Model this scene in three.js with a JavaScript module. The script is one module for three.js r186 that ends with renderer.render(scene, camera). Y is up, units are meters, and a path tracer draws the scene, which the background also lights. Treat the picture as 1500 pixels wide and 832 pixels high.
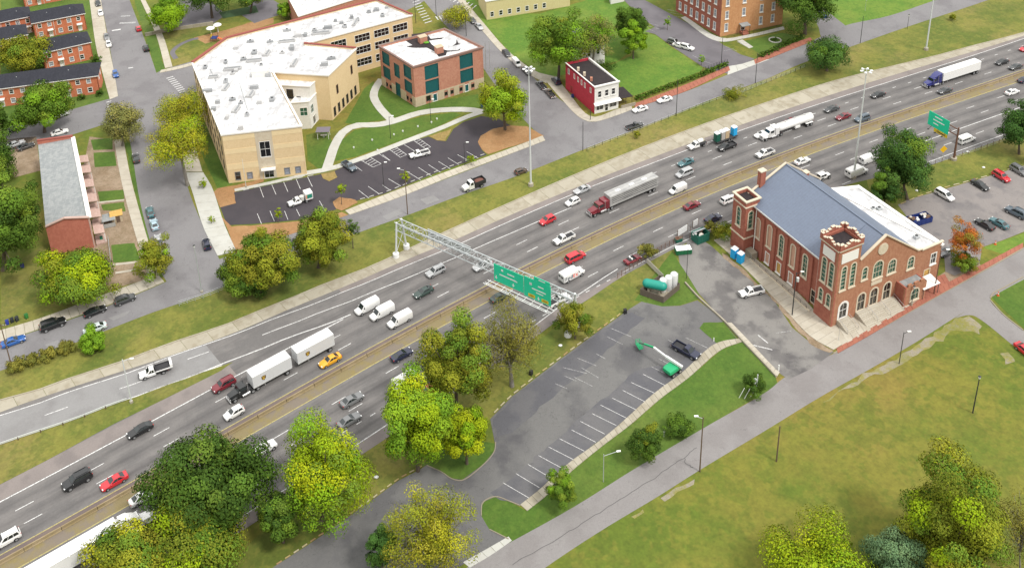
import * as THREE from 'three';
import { mergeGeometries, toCreasedNormals } from 'three/addons/utils/BufferGeometryUtils.js';
import { RoundedBoxGeometry } from 'three/addons/geometries/RoundedBoxGeometry.js';

const V = (x, y, z) => new THREE.Vector3(x, y, z);
const scene = new THREE.Scene();
const renderer = new THREE.WebGLRenderer({ antialias: true });
renderer.setSize(1024, 567);
renderer.toneMapping = THREE.LinearToneMapping;
renderer.toneMappingExposure = 1.92;
renderer.shadowMap.enabled = true;
renderer.shadowMap.type = THREE.PCFSoftShadowMap;

// ---------------------------------------------------------------- camera: a drone about 150 m up, the picture a crop from the lower middle of its frame
const CAM = { f: 1507, pitch: 22.48 * Math.PI / 180, roll: -1.64 * Math.PI / 180, h: 149.7, cx: 735, cy: -38 };
const camera = new THREE.PerspectiveCamera(2 * Math.atan(900 / CAM.f) * 180 / Math.PI, 1600 / 1800, 1, 4000);
camera.position.set(0, CAM.h, 0);
camera.rotation.set(-CAM.pitch, 0, CAM.roll, 'XYZ');
camera.setViewOffset(1600, 1800, 800 - CAM.cx, 900 - CAM.cy, 1500, 832);
camera.updateProjectionMatrix(); camera.updateMatrixWorld(true);
scene.add(camera);

// ---------------------------------------------------------------- overcast sky (CIE standard overcast) and a weak, wide sun behind thin cloud
const SUN_DIR = V(0.5, 0.95, 0.42).normalize();
{
  const w = 256, h = 128, data = new Float32Array(w * h * 4);
  for (let j = 0; j < h; j++) for (let i = 0; i < w; i++) {
    const el = (j + 0.5) / h * Math.PI - Math.PI / 2, k = 4 * (j * w + i);
    const L = 0.95 * (1 + 2 * Math.max(0, Math.sin(el))) / 3;
    data[k] = L; data[k + 1] = L * 0.99; data[k + 2] = L * 0.965; data[k + 3] = 1;
  }
  const t = new THREE.DataTexture(data, w, h, THREE.RGBAFormat, THREE.FloatType);
  t.mapping = THREE.EquirectangularReflectionMapping; t.magFilter = t.minFilter = THREE.LinearFilter; t.needsUpdate = true;
  scene.background = t; scene.environment = t;
  const sun = new THREE.DirectionalLight(new THREE.Color(1, 0.96, 0.9), 1.5);
  sun.position.copy(SUN_DIR).multiplyScalar(300).add(V(0, 0, -220)); sun.target.position.set(0, 0, -220);
  sun.castShadow = true; sun.shadow.radius = 20; sun.shadow.mapSize.set(4096, 4096);
  Object.assign(sun.shadow.camera, { left: -240, right: 240, top: 240, bottom: -240, near: 1, far: 800 });
  scene.add(sun, sun.target);
}

// ---------------------------------------------------------------- helpers
// a photo pixel and a height above the ground -> the point there
const CB = (() => { const m = camera.matrixWorld, x = V(), y = V(), z = V(); m.extractBasis(x, y, z); return { x, y, z }; })();
function ray(px, py) { return V().addScaledVector(CB.x, (px - CAM.cx) / CAM.f).addScaledVector(CB.y, -(py - CAM.cy) / CAM.f).addScaledVector(CB.z, -1); }
function G(px, py, h = 0) { const d = ray(px, py); return d.multiplyScalar((CAM.h - h) / -d.y).add(V(0, CAM.h, 0)); }
// the highway frame: s metres along the near carriageway's yellow line, d metres across it (positive towards the church)
const HA = [-70.03895610356842, -126.04463204642076], HU = [0.8439276145715899, -0.5364570638583352], HN = [0.5364570638583352, 0.8439276145715899];
const HC = [-1.0704006263332764e-08, 5.610114782362887e-06, -0.00030279641164784, -0.11372672123387334, 0.10671778652868508];
const hPoly = s => { const e = Math.min(Math.max(s, -30), 285); const v = (((HC[0] * e + HC[1]) * e + HC[2]) * e + HC[3]) * e + HC[4]; return v + (s - e) * hSlope(e); };
const hSlope = s => { const e = Math.min(Math.max(s, -30), 285); return ((4 * HC[0] * e + 3 * HC[1]) * e + 2 * HC[2]) * e + HC[3]; };
function Hp(s, d, y = 0) {
  const k = hSlope(s), q = Math.sqrt(1 + k * k), ss = s - d * k / q, nn = hPoly(s) + d / q;
  return V(HA[0] + HU[0] * ss + HN[0] * nn, y, HA[1] + HU[1] * ss + HN[1] * nn);
}
function hHeading(s) { const a = Hp(s - .5, 0), b = Hp(s + .5, 0); return Math.atan2(-(b.z - a.z), b.x - a.x); }
function toS(P) { let s = (P.x - HA[0]) * HU[0] + (P.z - HA[1]) * HU[1]; for (let i = 0; i < 6; i++) { const q = Hp(s, 0), k = hHeading(s); s += (P.x - q.x) * Math.cos(k) - (P.z - q.z) * Math.sin(k); } const q = Hp(s, 0), k = hHeading(s); return [s, (P.x - q.x) * Math.sin(k) + (P.z - q.z) * Math.cos(k)]; }

let seed = 7; const rnd = () => { seed = (seed * 1664525 + 1013904223) >>> 0; return seed / 4294967296; };
const rr = (a, b) => a + (b - a) * rnd(), pick = a => a[Math.floor(rnd() * a.length)];
// periodic value noise
function makeNoise(n, sd) {
  const t = new Float32Array(n * n); let s = sd * 7919 + 13; for (let i = 0; i < n * n; i++) { s = (s * 1664525 + 1013904223) >>> 0; t[i] = s / 4294967296; }
  return (x, y) => { x = ((x % n) + n) % n; y = ((y % n) + n) % n; const i = Math.floor(x), j = Math.floor(y); let u = x - i, v = y - j; u = u * u * (3 - 2 * u); v = v * v * (3 - 2 * v); const i1 = (i + 1) % n, j1 = (j + 1) % n;
    return (t[j * n + i] * (1 - u) + t[j * n + i1] * u) * (1 - v) + (t[j1 * n + i] * (1 - u) + t[j1 * n + i1] * u) * v; };
}
const N = [4, 8, 16, 32, 64, 128, 256, 512].map((n, i) => [n, makeNoise(n, i + 3)]);
const N2 = [4, 8, 16, 32, 64, 128, 256, 512].map((n, i) => [n, makeNoise(n, i + 91)]);
function fbm(u, v, from = 0, to = 7, set = N, fall = .5) { let a = 0, w = 1, W = 0; for (let i = from; i <= to; i++) { const [n, f] = set[i]; a += w * f(u * n, v * n); W += w; w *= fall; } return a / W; }
const srgb = c => c <= 0 ? 0 : c < 0.0031308 ? 12.92 * c : 1.055 * Math.pow(c, 1 / 2.4) - 0.055;
const lin = c => { c /= 255; return c < .04045 ? c / 12.92 : Math.pow((c + .055) / 1.055, 2.4); };
const mixc = (a, b, t) => [a[0] + (b[0] - a[0]) * t, a[1] + (b[1] - a[1]) * t, a[2] + (b[2] - a[2]) * t];
const sm = (a, b, x) => { x = Math.min(1, Math.max(0, (x - a) / (b - a))); return x * x * (3 - 2 * x); };
// texture from a function (u, v in 0..1) -> linear rgb; metres = the side it covers
function tex(n, metres, fn, m = n, mh = metres) {
  const d = new Uint8Array(n * m * 4);
  for (let j = 0; j < m; j++) for (let i = 0; i < n; i++) { const c = fn((i + .5) / n, (j + .5) / m), k = 4 * (j * n + i); for (let q = 0; q < 3; q++) d[k + q] = Math.max(0, Math.min(255, Math.round(255 * srgb(c[q])))); d[k + 3] = 255; }
  const t = new THREE.DataTexture(d, n, m, THREE.RGBAFormat); t.colorSpace = THREE.SRGBColorSpace; t.wrapS = t.wrapT = THREE.RepeatWrapping; t.magFilter = THREE.LinearFilter; t.minFilter = THREE.LinearMipmapLinearFilter; t.generateMipmaps = true; t.repeat.set(1 / metres, 1 / mh); t.needsUpdate = true; return t;
}
// a base colour read off the photograph (sRGB 0..255), which is exposed so that a base colour shows about 1.9 times as bright
const A = (r, g, b, e = 1.9) => [lin(r) / e, lin(g) / e, lin(b) / e];
function mat(c, rough = .85, o = {}) { const m = new THREE.MeshStandardMaterial({ roughness: rough, metalness: 0, ...o }); if (c) m.color.setRGB(...c); return m; }
const texMat = (t, rough = .95, o = {}) => new THREE.MeshStandardMaterial({ map: t, roughness: rough, ...o });

const used = {};
function numbered(n) { used[n] = (used[n] ?? -1) + 1; return used[n] ? `${n}_${String(used[n]).padStart(3, '0')}` : n; }
function tag(o, label, category, group, kind) { o.userData.label = label; if (category) o.userData.category = category; if (group) o.userData.group = group; if (kind) o.userData.kind = kind; return o; }
function mesh(name, geo, m, parent) { const o = new THREE.Mesh(geo, m); o.name = parent ? name : numbered(name); o.castShadow = o.receiveShadow = true; (parent ?? scene).add(o); return o; }
function thing(name, label, category, pos, turn = 0, group) { const o = new THREE.Group(); o.name = numbered(name); o.position.copy(pos ?? V(0, 0, 0)); o.rotation.y = turn; scene.add(o); return tag(o, label, category, group); }
function struct(o, label) { o.userData.kind = 'structure'; if (label) o.userData.label = label; return o; }
function merge(list) { const l = list.map(g => { const q = g.index ? g.toNonIndexed() : g; for (const k of Object.keys(q.attributes)) if (!['position', 'normal', 'uv'].includes(k)) q.deleteAttribute(k); return q; }); return l.length === 1 ? l[0] : mergeGeometries(l); }
const box = (w, h, d, x = 0, y = 0, z = 0) => new THREE.BoxGeometry(w, h, d).translate(x, y + h / 2, z);
const rbox = (w, h, d, x = 0, y = 0, z = 0, r = .05) => new RoundedBoxGeometry(w, h, d, 1, r).translate(x, y + h / 2, z);
const cyl = (r0, r1, h, x = 0, y = 0, z = 0, n = 10) => new THREE.CylinderGeometry(r1, r0, h, n).translate(x, y + h / 2, z);
function bar(a, b, r, n = 6, r2 = r) { const d = b.clone().sub(a), g = new THREE.CylinderGeometry(r2, r, d.length(), n); g.applyQuaternion(new THREE.Quaternion().setFromUnitVectors(V(0, 1, 0), d.clone().normalize())); const c = a.clone().add(b).multiplyScalar(.5); return g.translate(c.x, c.y, c.z); }
function beam(a, b, w, h) { const d = b.clone().sub(a), L = d.length(), g = new THREE.BoxGeometry(L, h, w); const x = d.normalize(), z = V().crossVectors(x, V(0, 1, 0)).normalize(), y = V().crossVectors(z, x); const m = new THREE.Matrix4().makeBasis(x, y, z); const c = a.clone().add(b).multiplyScalar(.5); m.setPosition(c); return g.applyMatrix4(m); }
const px = (l, h = 0) => l.map(p => G(p[0], p[1], h));
function smooth(pts, n = 6, closed = false) { return new THREE.CatmullRomCurve3(pts, closed, 'centripetal').getPoints(pts.length * n); }
function flatGeo(pts, y) { const sh = new THREE.Shape(pts.map(p => new THREE.Vector2(p.x, -p.z))); const g = new THREE.ShapeGeometry(sh); g.rotateX(-Math.PI / 2); g.translate(0, y, 0); return g; }
function sheet(name, pts, y, m, parent) { return mesh(name, flatGeo(pts, y), m, parent); }
function slab(name, pts, y0, h, m, parent) { const sh = new THREE.Shape(pts.map(p => new THREE.Vector2(p.x, -p.z))); const g = new THREE.ExtrudeGeometry(sh, { depth: h, bevelEnabled: false }); g.rotateX(-Math.PI / 2); g.translate(0, y0, 0); return mesh(name, g, m, parent); }
// strip between two edges (arrays of points of one length); uv: u along, v across in metres
function ribbonGeo(a, b, y) {
  const P = [], U = [], I = []; let L = 0;
  for (let i = 0; i < a.length; i++) { if (i) L += (a[i].distanceTo(a[i - 1]) + b[i].distanceTo(b[i - 1])) / 2; P.push(a[i].x, y, a[i].z, b[i].x, y, b[i].z); U.push(L, 0, L, a[i].distanceTo(b[i])); if (i) { const k = 2 * i; I.push(k - 2, k - 1, k, k - 1, k + 1, k); } }
  const g = new THREE.BufferGeometry(); g.setAttribute('position', new THREE.Float32BufferAttribute(P, 3)); g.setAttribute('uv', new THREE.Float32BufferAttribute(U, 2)); g.setIndex(I); g.computeVertexNormals();
  if (g.attributes.normal.getY(0) < 0) { for (let i = 0; i < I.length; i += 3) [I[i], I[i + 1]] = [I[i + 1], I[i]]; g.setIndex(I); g.computeVertexNormals(); } return g;
}
function resample(pts, n) { const c = []; let L = [0]; for (let i = 1; i < pts.length; i++) L.push(L[i - 1] + pts[i].distanceTo(pts[i - 1])); for (let k = 0; k <= n; k++) { const t = L[L.length - 1] * k / n; let i = 1; while (i < L.length - 1 && L[i] < t) i++; c.push(pts[i - 1].clone().lerp(pts[i], (t - L[i - 1]) / (L[i] - L[i - 1] || 1))); } return c; }
// a paved band laid as separate panels with open joints; edges a, b as point lists
function panels(parent, name, a, b, n, y0, h, mats, gap = .03) {
  const ra = resample(a, n), rb = resample(b, n);
  for (let i = 0; i < n; i++) { const g0 = gap / Math.max(.3, ra[i].distanceTo(ra[i + 1])), L = (p, q, t) => p.clone().lerp(q, t); slab(name, [L(ra[i], ra[i + 1], g0), L(ra[i], ra[i + 1], 1 - g0), L(rb[i], rb[i + 1], 1 - g0), L(rb[i], rb[i + 1], g0)], y0 + rr(-.004, .004), h, pick(mats), parent); }
}
function path(pts, w) { const a = [], b = []; for (let i = 0; i < pts.length; i++) { const p = pts[Math.max(0, i - 1)], q = pts[Math.min(pts.length - 1, i + 1)], t = q.clone().sub(p).normalize(), n = V(-t.z, 0, t.x).multiplyScalar(w / 2); a.push(pts[i].clone().add(n)); b.push(pts[i].clone().sub(n)); } return [a, b]; }
function mark(parent, a, b, w, y, m, name = 'paint_line') { const [p, q] = path([a, b], w); return mesh(name, ribbonGeo(p, q, y), m, parent); }

// ================================================================ surfaces
function grassTex(c1, c2, c3, sd, metres, n = 1024, p = [.38, .58], dry = [.52, .7]) {
  const o = sd * .137;
  return tex(n, metres, (u, v) => {
    const a = fbm(u + o, v + o * 2, 1, 5, N, .62), b = fbm(u + o * 3, v - o, 0, 4, N2, .6), f = fbm(u - o, v + o, 5, 7, N2, .9), s = fbm(u * 1 + o, v * 1, 6, 7, N, 1);
    let c = mixc(c1, c2, sm(p[0] - .1, p[1] + .1, a)); c = mixc(c, c3, sm(dry[0] - .08, dry[1] + .12, b) * .75);
    const w = fbm(u + o * 5, v + o * 7, 3, 6, N, .75); c = mixc(c, [c1[0] * .8, c1[1] * .86, c1[2] * .8], .45 * sm(.5, .64, w)); c = mixc(c, [c2[0] * 1.12, c2[1] * 1.08, c2[2] * 1.1], .4 * sm(.52, .7, fbm(u - o * 4, v + o * 9, 4, 6, N2, .8)));
    const k = .76 + .48 * f + .2 * (s - .5); return [c[0] * k, c[1] * k, c[2] * k];
  });
}
const M = {};
M.meadow = texMat(grassTex(A(114, 134, 42), A(146, 145, 56), A(168, 146, 72), 1, 110, 1024, [.4, .62], [.54, .72]), 1);
M.lawn = texMat(grassTex(A(94, 130, 42), A(108, 138, 50), A(130, 140, 60), 2, 70, 1024, [.4, .62], [.58, .8]), 1);
M.bank = texMat(grassTex(A(114, 130, 48), A(150, 150, 66), A(172, 154, 92), 3, 90, 1024, [.36, .6], [.52, .72]), 1);
M.bright = texMat(grassTex(A(106, 150, 48), A(130, 162, 58), A(152, 164, 72), 4, 60, 512, [.4, .62], [.55, .8]), 1);
M.dryGrass = texMat(grassTex(A(176, 152, 88), A(192, 166, 108), A(140, 140, 60), 5, 40, 512), 1);
M.mulch = texMat(grassTex(A(196, 148, 100), A(206, 162, 114), A(180, 136, 92), 6, 24, 512, [.35, .65], [.5, .8]), 1);
M.dirt = texMat(grassTex(A(176, 152, 124), A(196, 174, 148), A(150, 130, 100), 7, 24, 512), 1);
M.gravel = texMat(grassTex(A(186, 176, 160), A(170, 164, 92), A(150, 152, 70), 8, 16, 512, [.45, .52], [.5, .7]), 1);
function paveTex(base, stain, metres, n, sd, amt = .5, crack = 0) {
  const o = sd * .173;
  return tex(n, metres, (u, v) => {
    const a = fbm(u + o, v - o, 1, 5, N, .6), b = fbm(u - o, v + o * 2, 0, 3, N2, .55), f = fbm(u, v, 6, 7, N, 1);
    let c = mixc(base, stain, amt * sm(.42, .7, a) + amt * .5 * sm(.5, .72, b));
    if (crack) { const q = Math.abs(fbm(u + o, v + o, 2, 5, N2, .55) - .5); if (q < .004) c = mixc(c, [c[0] * .45, c[1] * .45, c[2] * .45], crack); }
    const k = .9 + .2 * f; return [c[0] * k, c[1] * k, c[2] * k];
  });
}
M.street = texMat(paveTex(A(162, 160, 162), A(146, 143, 146), 48, 1024, 1, .7, .5), .95);
M.nearStreet = texMat(paveTex(A(174, 170, 169), A(162, 157, 156), 40, 1024, 2, .7, .35), .95);
M.ramp = texMat(paveTex(A(176, 175, 175), A(162, 160, 160), 40, 512, 3, .7), .95);
M.newAsphalt = texMat(paveTex(A(88, 82, 88), A(80, 75, 82), 30, 512, 4, .7), .92);
M.lotA = texMat(paveTex(A(142, 141, 140), A(120, 119, 121), 46, 1024, 5, .9, .5), .96);
M.lotB = texMat(paveTex(A(166, 163, 159), A(126, 123, 123), 34, 1024, 6, .85, .7), .96);
M.lotC = texMat(paveTex(A(172, 165, 162), A(150, 145, 145), 34, 512, 7, .9, .5), .96);
M.farLot = texMat(paveTex(A(140, 136, 142), A(128, 124, 130), 34, 512, 17, .7), .96);
M.shoulder = texMat(paveTex(A(170, 160, 156), A(156, 147, 144), 30, 512, 8, .8), .96);
M.innerNB = texMat(paveTex(A(158, 146, 133), A(166, 151, 113), 22, 512, 9, 1.1), .96);
M.innerSB = texMat(paveTex(A(134, 120, 118), A(146, 130, 122), 22, 512, 10, .8), .96);
M.concrete = [0, 1, 2].map(i => texMat(paveTex(A(218 - 4 * i, 210 - 4 * i, 190 - 4 * i), A(194, 184, 162), 14, 512, 11 + i, .75), .95));
M.walk = [0, 1, 2].map(i => texMat(paveTex(A(236 - 3 * i, 228 - 3 * i, 210 - 3 * i), A(218, 208, 188), 12, 256, 14 + i, .6), .95));
M.whiteWalk = [0, 1].map(i => texMat(paveTex(A(238 - 4 * i, 238 - 4 * i, 230 - 4 * i), A(224, 222, 212), 12, 256, 18 + i, .5), .9));
M.brickWalk = texMat(paveTex(A(206, 132, 108), A(190, 118, 98), 8, 256, 20, .8), .95);
M.kerb = mat(A(182, 172, 150), .9);
M.paintWhite = texMat(tex(256, 6, (u, v) => { const k = .55 + .2 * fbm(u, v, 4, 6, N, .9), w = sm(.36, .5, fbm(u, v, 4, 6, N2, .8)); return mixc([.26, .26, .26], [k, k, k * .99], w); }), .8);
M.paintFaded = texMat(tex(256, 6, (u, v) => { const w = sm(.36, .62, fbm(u, v, 3, 6, N2, .8)); return mixc([.2, .2, .2], [.42, .42, .42], w); }), .85);
M.paintYellow = texMat(tex(256, 6, (u, v) => { const w = sm(.3, .5, fbm(u, v, 4, 6, N2, .8)); return mixc(A(172, 156, 112), A(214, 202, 132, 1.7), w); }), .8);

// ================================================================ ground sheet to the horizon
const ground = struct(sheet('ground', [V(-1500, 0, 900), V(1500, 0, 900), V(1500, 0, -2200), V(-1500, 0, -2200)], 0, M.meadow), 'green and straw coloured grassy ground');

// ================================================================ highway
const laneTex = (() => {   // along 64 m, across 64 m (d from -46 to 18); the stains are oil and rubber down the lanes
  const lanes = [-17, -13.4, -9.85, -6.2, 1.9, 5.5, 9.1, 12.6];
  return tex(1024, 64, (u, v) => {
    const d = v * 64 - 46; let t = 0;
    for (const c of lanes) { const w = (d - c + .25 * (fbm(u, .3 + c * .01, 2, 4) - .5)), st = .55 + .9 * (fbm(u, c * .031, 1, 4, N2) - .3); t += Math.max(0, st) * (Math.exp(-w * w / .32) + .35 * Math.exp(-((w - .9) ** 2) / .1) + .35 * Math.exp(-((w + .9) ** 2) / .1)); }
    const a = fbm(u, v, 2, 5, N, .6), f = fbm(u, v, 6, 7, N2, 1), str = fbm(u * .5, v * 4, 3, 5, N, .7);
    let c = mixc(A(152, 148, 146), A(136, 133, 132), sm(.35, .65, a * .6 + str * .4)); c = mixc(c, A(100, 97, 98), Math.min(1, t * .72));
    const k = .9 + .2 * f; return [c[0] * k, c[1] * k, c[2] * k];
  });
})();
M.highway = texMat(laneTex, .93);
const interp = tab => s => { if (s <= tab[0][0]) return tab[0][1]; for (let i = 1; i < tab.length; i++) if (s <= tab[i][0]) { const t = (s - tab[i - 1][0]) / (tab[i][0] - tab[i - 1][0]), e = t * t * (3 - 2 * t); return tab[i - 1][1] + (tab[i][1] - tab[i - 1][1]) * (t * .5 + e * .5); } return tab[tab.length - 1][1]; };
const S0 = -60, S1 = 420;
const sRange = (a, b, st = 4) => { const n = Math.max(1, Math.ceil((b - a) / st)); return [...Array(n + 1)].map((_, i) => a + (b - a) * i / n); };
function hRibbon(ss, d0, d1, y, uvh) { const f = x => typeof x === 'function' ? x : () => x, A0 = f(d0), A1 = f(d1), P = [], U = [], I = []; ss.forEach((s, i) => { const a = Hp(s, A0(s)), b = Hp(s, A1(s)); P.push(a.x, y, a.z, b.x, y, b.z); U.push(s, A0(s) + 46, s, A1(s) + 46); if (i) { const k = 2 * i; I.push(k - 2, k - 1, k, k - 1, k + 1, k); } }); const g = new THREE.BufferGeometry(); g.setAttribute('position', new THREE.Float32BufferAttribute(P, 3)); g.setAttribute('uv', new THREE.Float32BufferAttribute(U, 2)); g.setIndex(I); g.computeVertexNormals(); if (g.attributes.normal.getY(0) < 0) { for (let i = 0; i < I.length; i += 3) [I[i], I[i + 1]] = [I[i + 1], I[i]]; g.setIndex(I); g.computeVertexNormals(); } return g; }
const sbEdge = interp([[-60, -47], [-11, -36.7], [2, -33.8], [20, -29.8], [41, -25.7], [57, -23.2], [68, -21.9], [91, -20.1], [120, -19.6], [152, -18.8], [233, -18.3], [420, -18.3]]);
const concLow = interp([[-60, -47.6], [-11, -37.3], [41, -26.3], [69, -23.6], [92, -22], [154, -20.9], [233, -20.8], [300, -19.5], [420, -19.5]]);
const concTop = interp([[-60, -51], [-10, -41], [2, -37.4], [21, -33.4], [40, -29.6], [56, -27.9], [71, -26], [107, -25.8], [178, -26.4], [214, -26.6], [266, -23], [294, -21], [420, -21]]);
const nbEdge = interp([[-60, 17.6], [40, 17.4], [62, 16.6], [80, 15.2], [98, 13], [112, 11.6], [128, 11.2], [160, 12.2], [180, 15], [206, 19.4], [240, 19.6], [420, 19.6]]);
const gore = { top: interp([[-60, -38.5], [-12, -28.9], [8, -24.7], [18, -22.6], [27, -20.7], [33, -19.2]]), bot: interp([[-60, -19.6], [-4, -19.1], [8, -19.4], [24, -18.8], [30, -18.6], [33, -19.2]]) };
const hw = new THREE.Group(); hw.name = 'highway'; scene.add(hw); struct(hw, 'grey multi lane highway with stained lanes');
mesh('road_surface', hRibbon(sRange(S0, S1), concLow, -4.35, .02), M.highway, hw);
mesh('road_surface', hRibbon(sRange(S0, S1), 0, nbEdge, .02), M.highway, hw);
mesh('inner_shoulder', hRibbon(sRange(S0, S1), -4.35, -2.9, .02), M.innerSB, hw);
mesh('inner_shoulder', hRibbon(sRange(S0, S1), -2.9, 0, .02), M.innerNB, hw);
mesh('shoulder', hRibbon(sRange(-60, 32), -19.1, -15.5, .032), M.shoulder, hw);
mesh('shoulder', hRibbon(sRange(-60, 112), s => Math.max(10.9, nbEdge(s) - 2.6), nbEdge, .032), M.shoulder, hw);
mesh('shoulder', hRibbon(sRange(60, S1), concLow, s => sbEdge(s) - .12, .031), M.shoulder, hw);
mesh('ramp_surface', hRibbon(sRange(-60, 31), sbEdge, s => gore.top(s) + .9, .032), M.ramp, hw);
struct(mesh('grass_gore', hRibbon(sRange(-60, 33, 3), gore.top, gore.bot, .05), M.bank), 'olive grass wedge between ramp and highway');
// the concrete apron along the far side, cast in panels
const apron = new THREE.Group(); apron.name = 'concrete_apron'; scene.add(apron); struct(apron, 'pale concrete gutter apron along the highway');
for (let s = -40; s < 330; s += 5.2) { const a = s + .03, b = s + 5.17, y = .03; const q = (t, f) => Hp(t, f(t)); slab('concrete_panel', [q(a, concTop), q(b, concTop), q(b, concLow), q(a, concLow)], y - .02, .03 + rr(0, .012), pick(M.concrete), apron); }
{ // raised lip of the apron against the grass
  const a = sRange(-40, 330, 5.2).map(s => Hp(s, concTop(s) - .28)), b = sRange(-40, 330, 5.2).map(s => Hp(s, concTop(s)));
  for (let i = 0; i + 1 < a.length; i++) slab('lip', [a[i], a[i + 1], b[i + 1], b[i]], 0, .16, M.concrete[i % 3], apron);
}
// markings
const mk = .035;
const hLine = (s0, s1, d, w, m, name = 'paint_line') => { const D = typeof d === 'function' ? d : () => d; mesh(name, hRibbon(sRange(s0, s1), s => D(s) - w / 2, s => D(s) + w / 2, mk), m, hw); };
const uvm = g => g;
hLine(S0, S1, 0, .2, M.paintYellow, 'yellow_line'); hLine(S0, S1, -4.38, .2, M.paintYellow, 'yellow_line');
hLine(S0, S1, sbEdge, .2, M.paintWhite, 'edge_line');
hLine(S0, 56, -15.3, .24, M.paintWhite, 'edge_line');
const auxLine = interp([[17, -22.9], [27, -20.8], [42, -18.4], [56, -15.75], [60, -15.3]]);
hLine(17, 58, auxLine, .26, M.paintWhite, 'edge_line');
hLine(S0, 31, s => gore.top(s) - .15, .2, M.paintWhite, 'edge_line');
const aux2 = interp([[40, -22.4], [51, -20.7], [62, -18.9], [76, -17.4], [88, -16.5], [107, -15.75], [118, -15.4]]);
hLine(41, 118, aux2, .2, M.paintWhite, 'edge_line');
for (let s = 131; s < 300; s += 12.2) hLine(s, s + 1.3, -15.1, .18, M.paintWhite, 'lane_dash'), hLine(s + 6.1, s + 7.4, -15.1, .18, M.paintWhite, 'lane_dash');
for (let s = -47.6; s < 320; s += 12.22) { hLine(s, s + 3.05, -11.65, .16, M.paintWhite, 'lane_dash'); hLine(s + .4, s + 3.4, -8.05, .16, M.paintWhite, 'lane_dash'); }
for (let s = -43.2; s < 320; s += 12.2) { hLine(s, s + 3.05, 3.65, .16, M.paintWhite, 'lane_dash'); hLine(s + 1.6, s + 4.6, 7.2, .16, M.paintWhite, 'lane_dash'); }
for (let s = -30; s < 108; s += 3.05) hLine(s, s + 1.1, 10.85, .18, M.paintWhite, 'lane_dash');
hLine(S0, 112, s => nbEdge(s) - 2.6 + .1, .2, M.paintWhite, 'edge_line'); hLine(112, 172, s => nbEdge(s) - .9, .16, M.paintWhite, 'edge_line');
hLine(185, S1, 10.4, .22, M.paintWhite, 'edge_line'); hLine(196, S1, s => nbEdge(s) - 1.4, .18, M.paintWhite, 'edge_line');
for (let s = 180; s < 290; s += 12.2) hLine(s, s + 3, 14.3, .16, M.paintWhite, 'lane_dash');
for (let k = 0, s = -40; s < 80; s += 13.4, k++) { const d = t => (sbEdge(t) + gore.top(Math.min(t, 17)) + Math.max(0, t - 17) * .12) / 2; if (s < 40) hLine(s - .5, s + 3.6, s < 17 ? d : t => aux2(41) - (41 - t) * .22 - .6, .18, M.paintWhite, 'lane_dash'); }
// concrete median barrier, cast in lengths
{ const sh = new THREE.Shape(); [[-.3, 0], [.3, 0], [.3, .08], [.18, .24], [.11, .7], [-.11, .7], [-.18, .24], [-.3, .08]].forEach(([x, y], i) => i ? sh.lineTo(x, y) : sh.moveTo(x, y));
  const g = new THREE.ExtrudeGeometry(sh, { depth: 5.94, bevelEnabled: false }); g.translate(0, 0, -2.97); g.rotateY(Math.PI / 2);
  const grp = thing('median_barrier', 'tan concrete barrier wall dividing the two highway carriageways', 'barrier');
  const bm = [0, 1, 2].map(i => texMat(paveTex(A(184 - 6 * i, 165 - 6 * i, 130 - 6 * i, 1.7), A(168, 150, 110, 1.7), 7, 256, 21 + i, .8), .95));
  for (let s = -39; s < 330; s += 6) { const o = mesh('barrier_segment', g, pick(bm), grp); const p = Hp(s, -2.7); o.position.set(p.x, .02, p.z); o.rotation.y = hHeading(s); } }

// ================================================================ far side: grass bank, frontage street, cross streets
M.tar = mat([.085, .083, .083], .85); M.sealed = texMat(paveTex(A(116, 116, 122), A(130, 129, 132), 38, 512, 25, .9, .4), .95);
// an outline from photo pixels with a slightly uneven edge of amp metres
function rough(l, amp) { const p = px(l), out = []; for (let i = 0; i < p.length; i++) { const a = p[i], b = p[(i + 1) % p.length], n = Math.max(1, Math.min(14, Math.round(a.distanceTo(b) / 1.6))); for (let k = 0; k < n; k++) { const q = a.clone().lerp(b, k / n); if (k) { q.x += (fbm(q.x / 40, q.z / 40, 3, 6) - .5) * 2.2 * amp; q.z += (fbm(q.z / 40, q.x / 40, 3, 6, N2) - .5) * 2.2 * amp; } out.push(q); } } return out; }
const L = px;   // list of photo pixels -> ground points
const hEdge = (f, a, b, st = 6) => sRange(a, b, st).map(s => Hp(s, f(s) - .2));
const duvLow = smooth(L([[-60, 566], [0, 543], [50, 526], [112, 501], [160, 482], [225, 457], [275, 440], [330, 419], [420, 383], [522, 342], [600, 314], [675, 286], [750, 260.5], [850, 221], [962, 178], [1060, 139], [1125, 115], [1175, 93], [1245, 69], [1325, 41], [1425, 8], [1500, -18]]), 4);
struct(sheet('grass_bank', [...duvLow, ...hEdge(concTop, -40, 330).reverse()], .01, M.bank), 'olive grass bank between frontage street and highway');
const duvUp = smooth(L([[-60, 522], [0, 502], [57, 483], [120, 462], [160, 447], [205, 429], [240, 414], [300, 388], [342, 372], [420, 345], [510, 314], [583, 289], [680, 252], [760, 221], [800, 205], [866, 179], [925, 160], [965, 147], [1000, 136], [1065, 110], [1125, 87], [1190, 60], [1240, 37], [1300, 24], [1360, 4], [1420, -16]]), 4);
struct(sheet('frontage_street', [...duvLow, ...duvUp.slice().reverse()], .02, M.street), 'worn grey frontage street above the highway bank');
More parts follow.
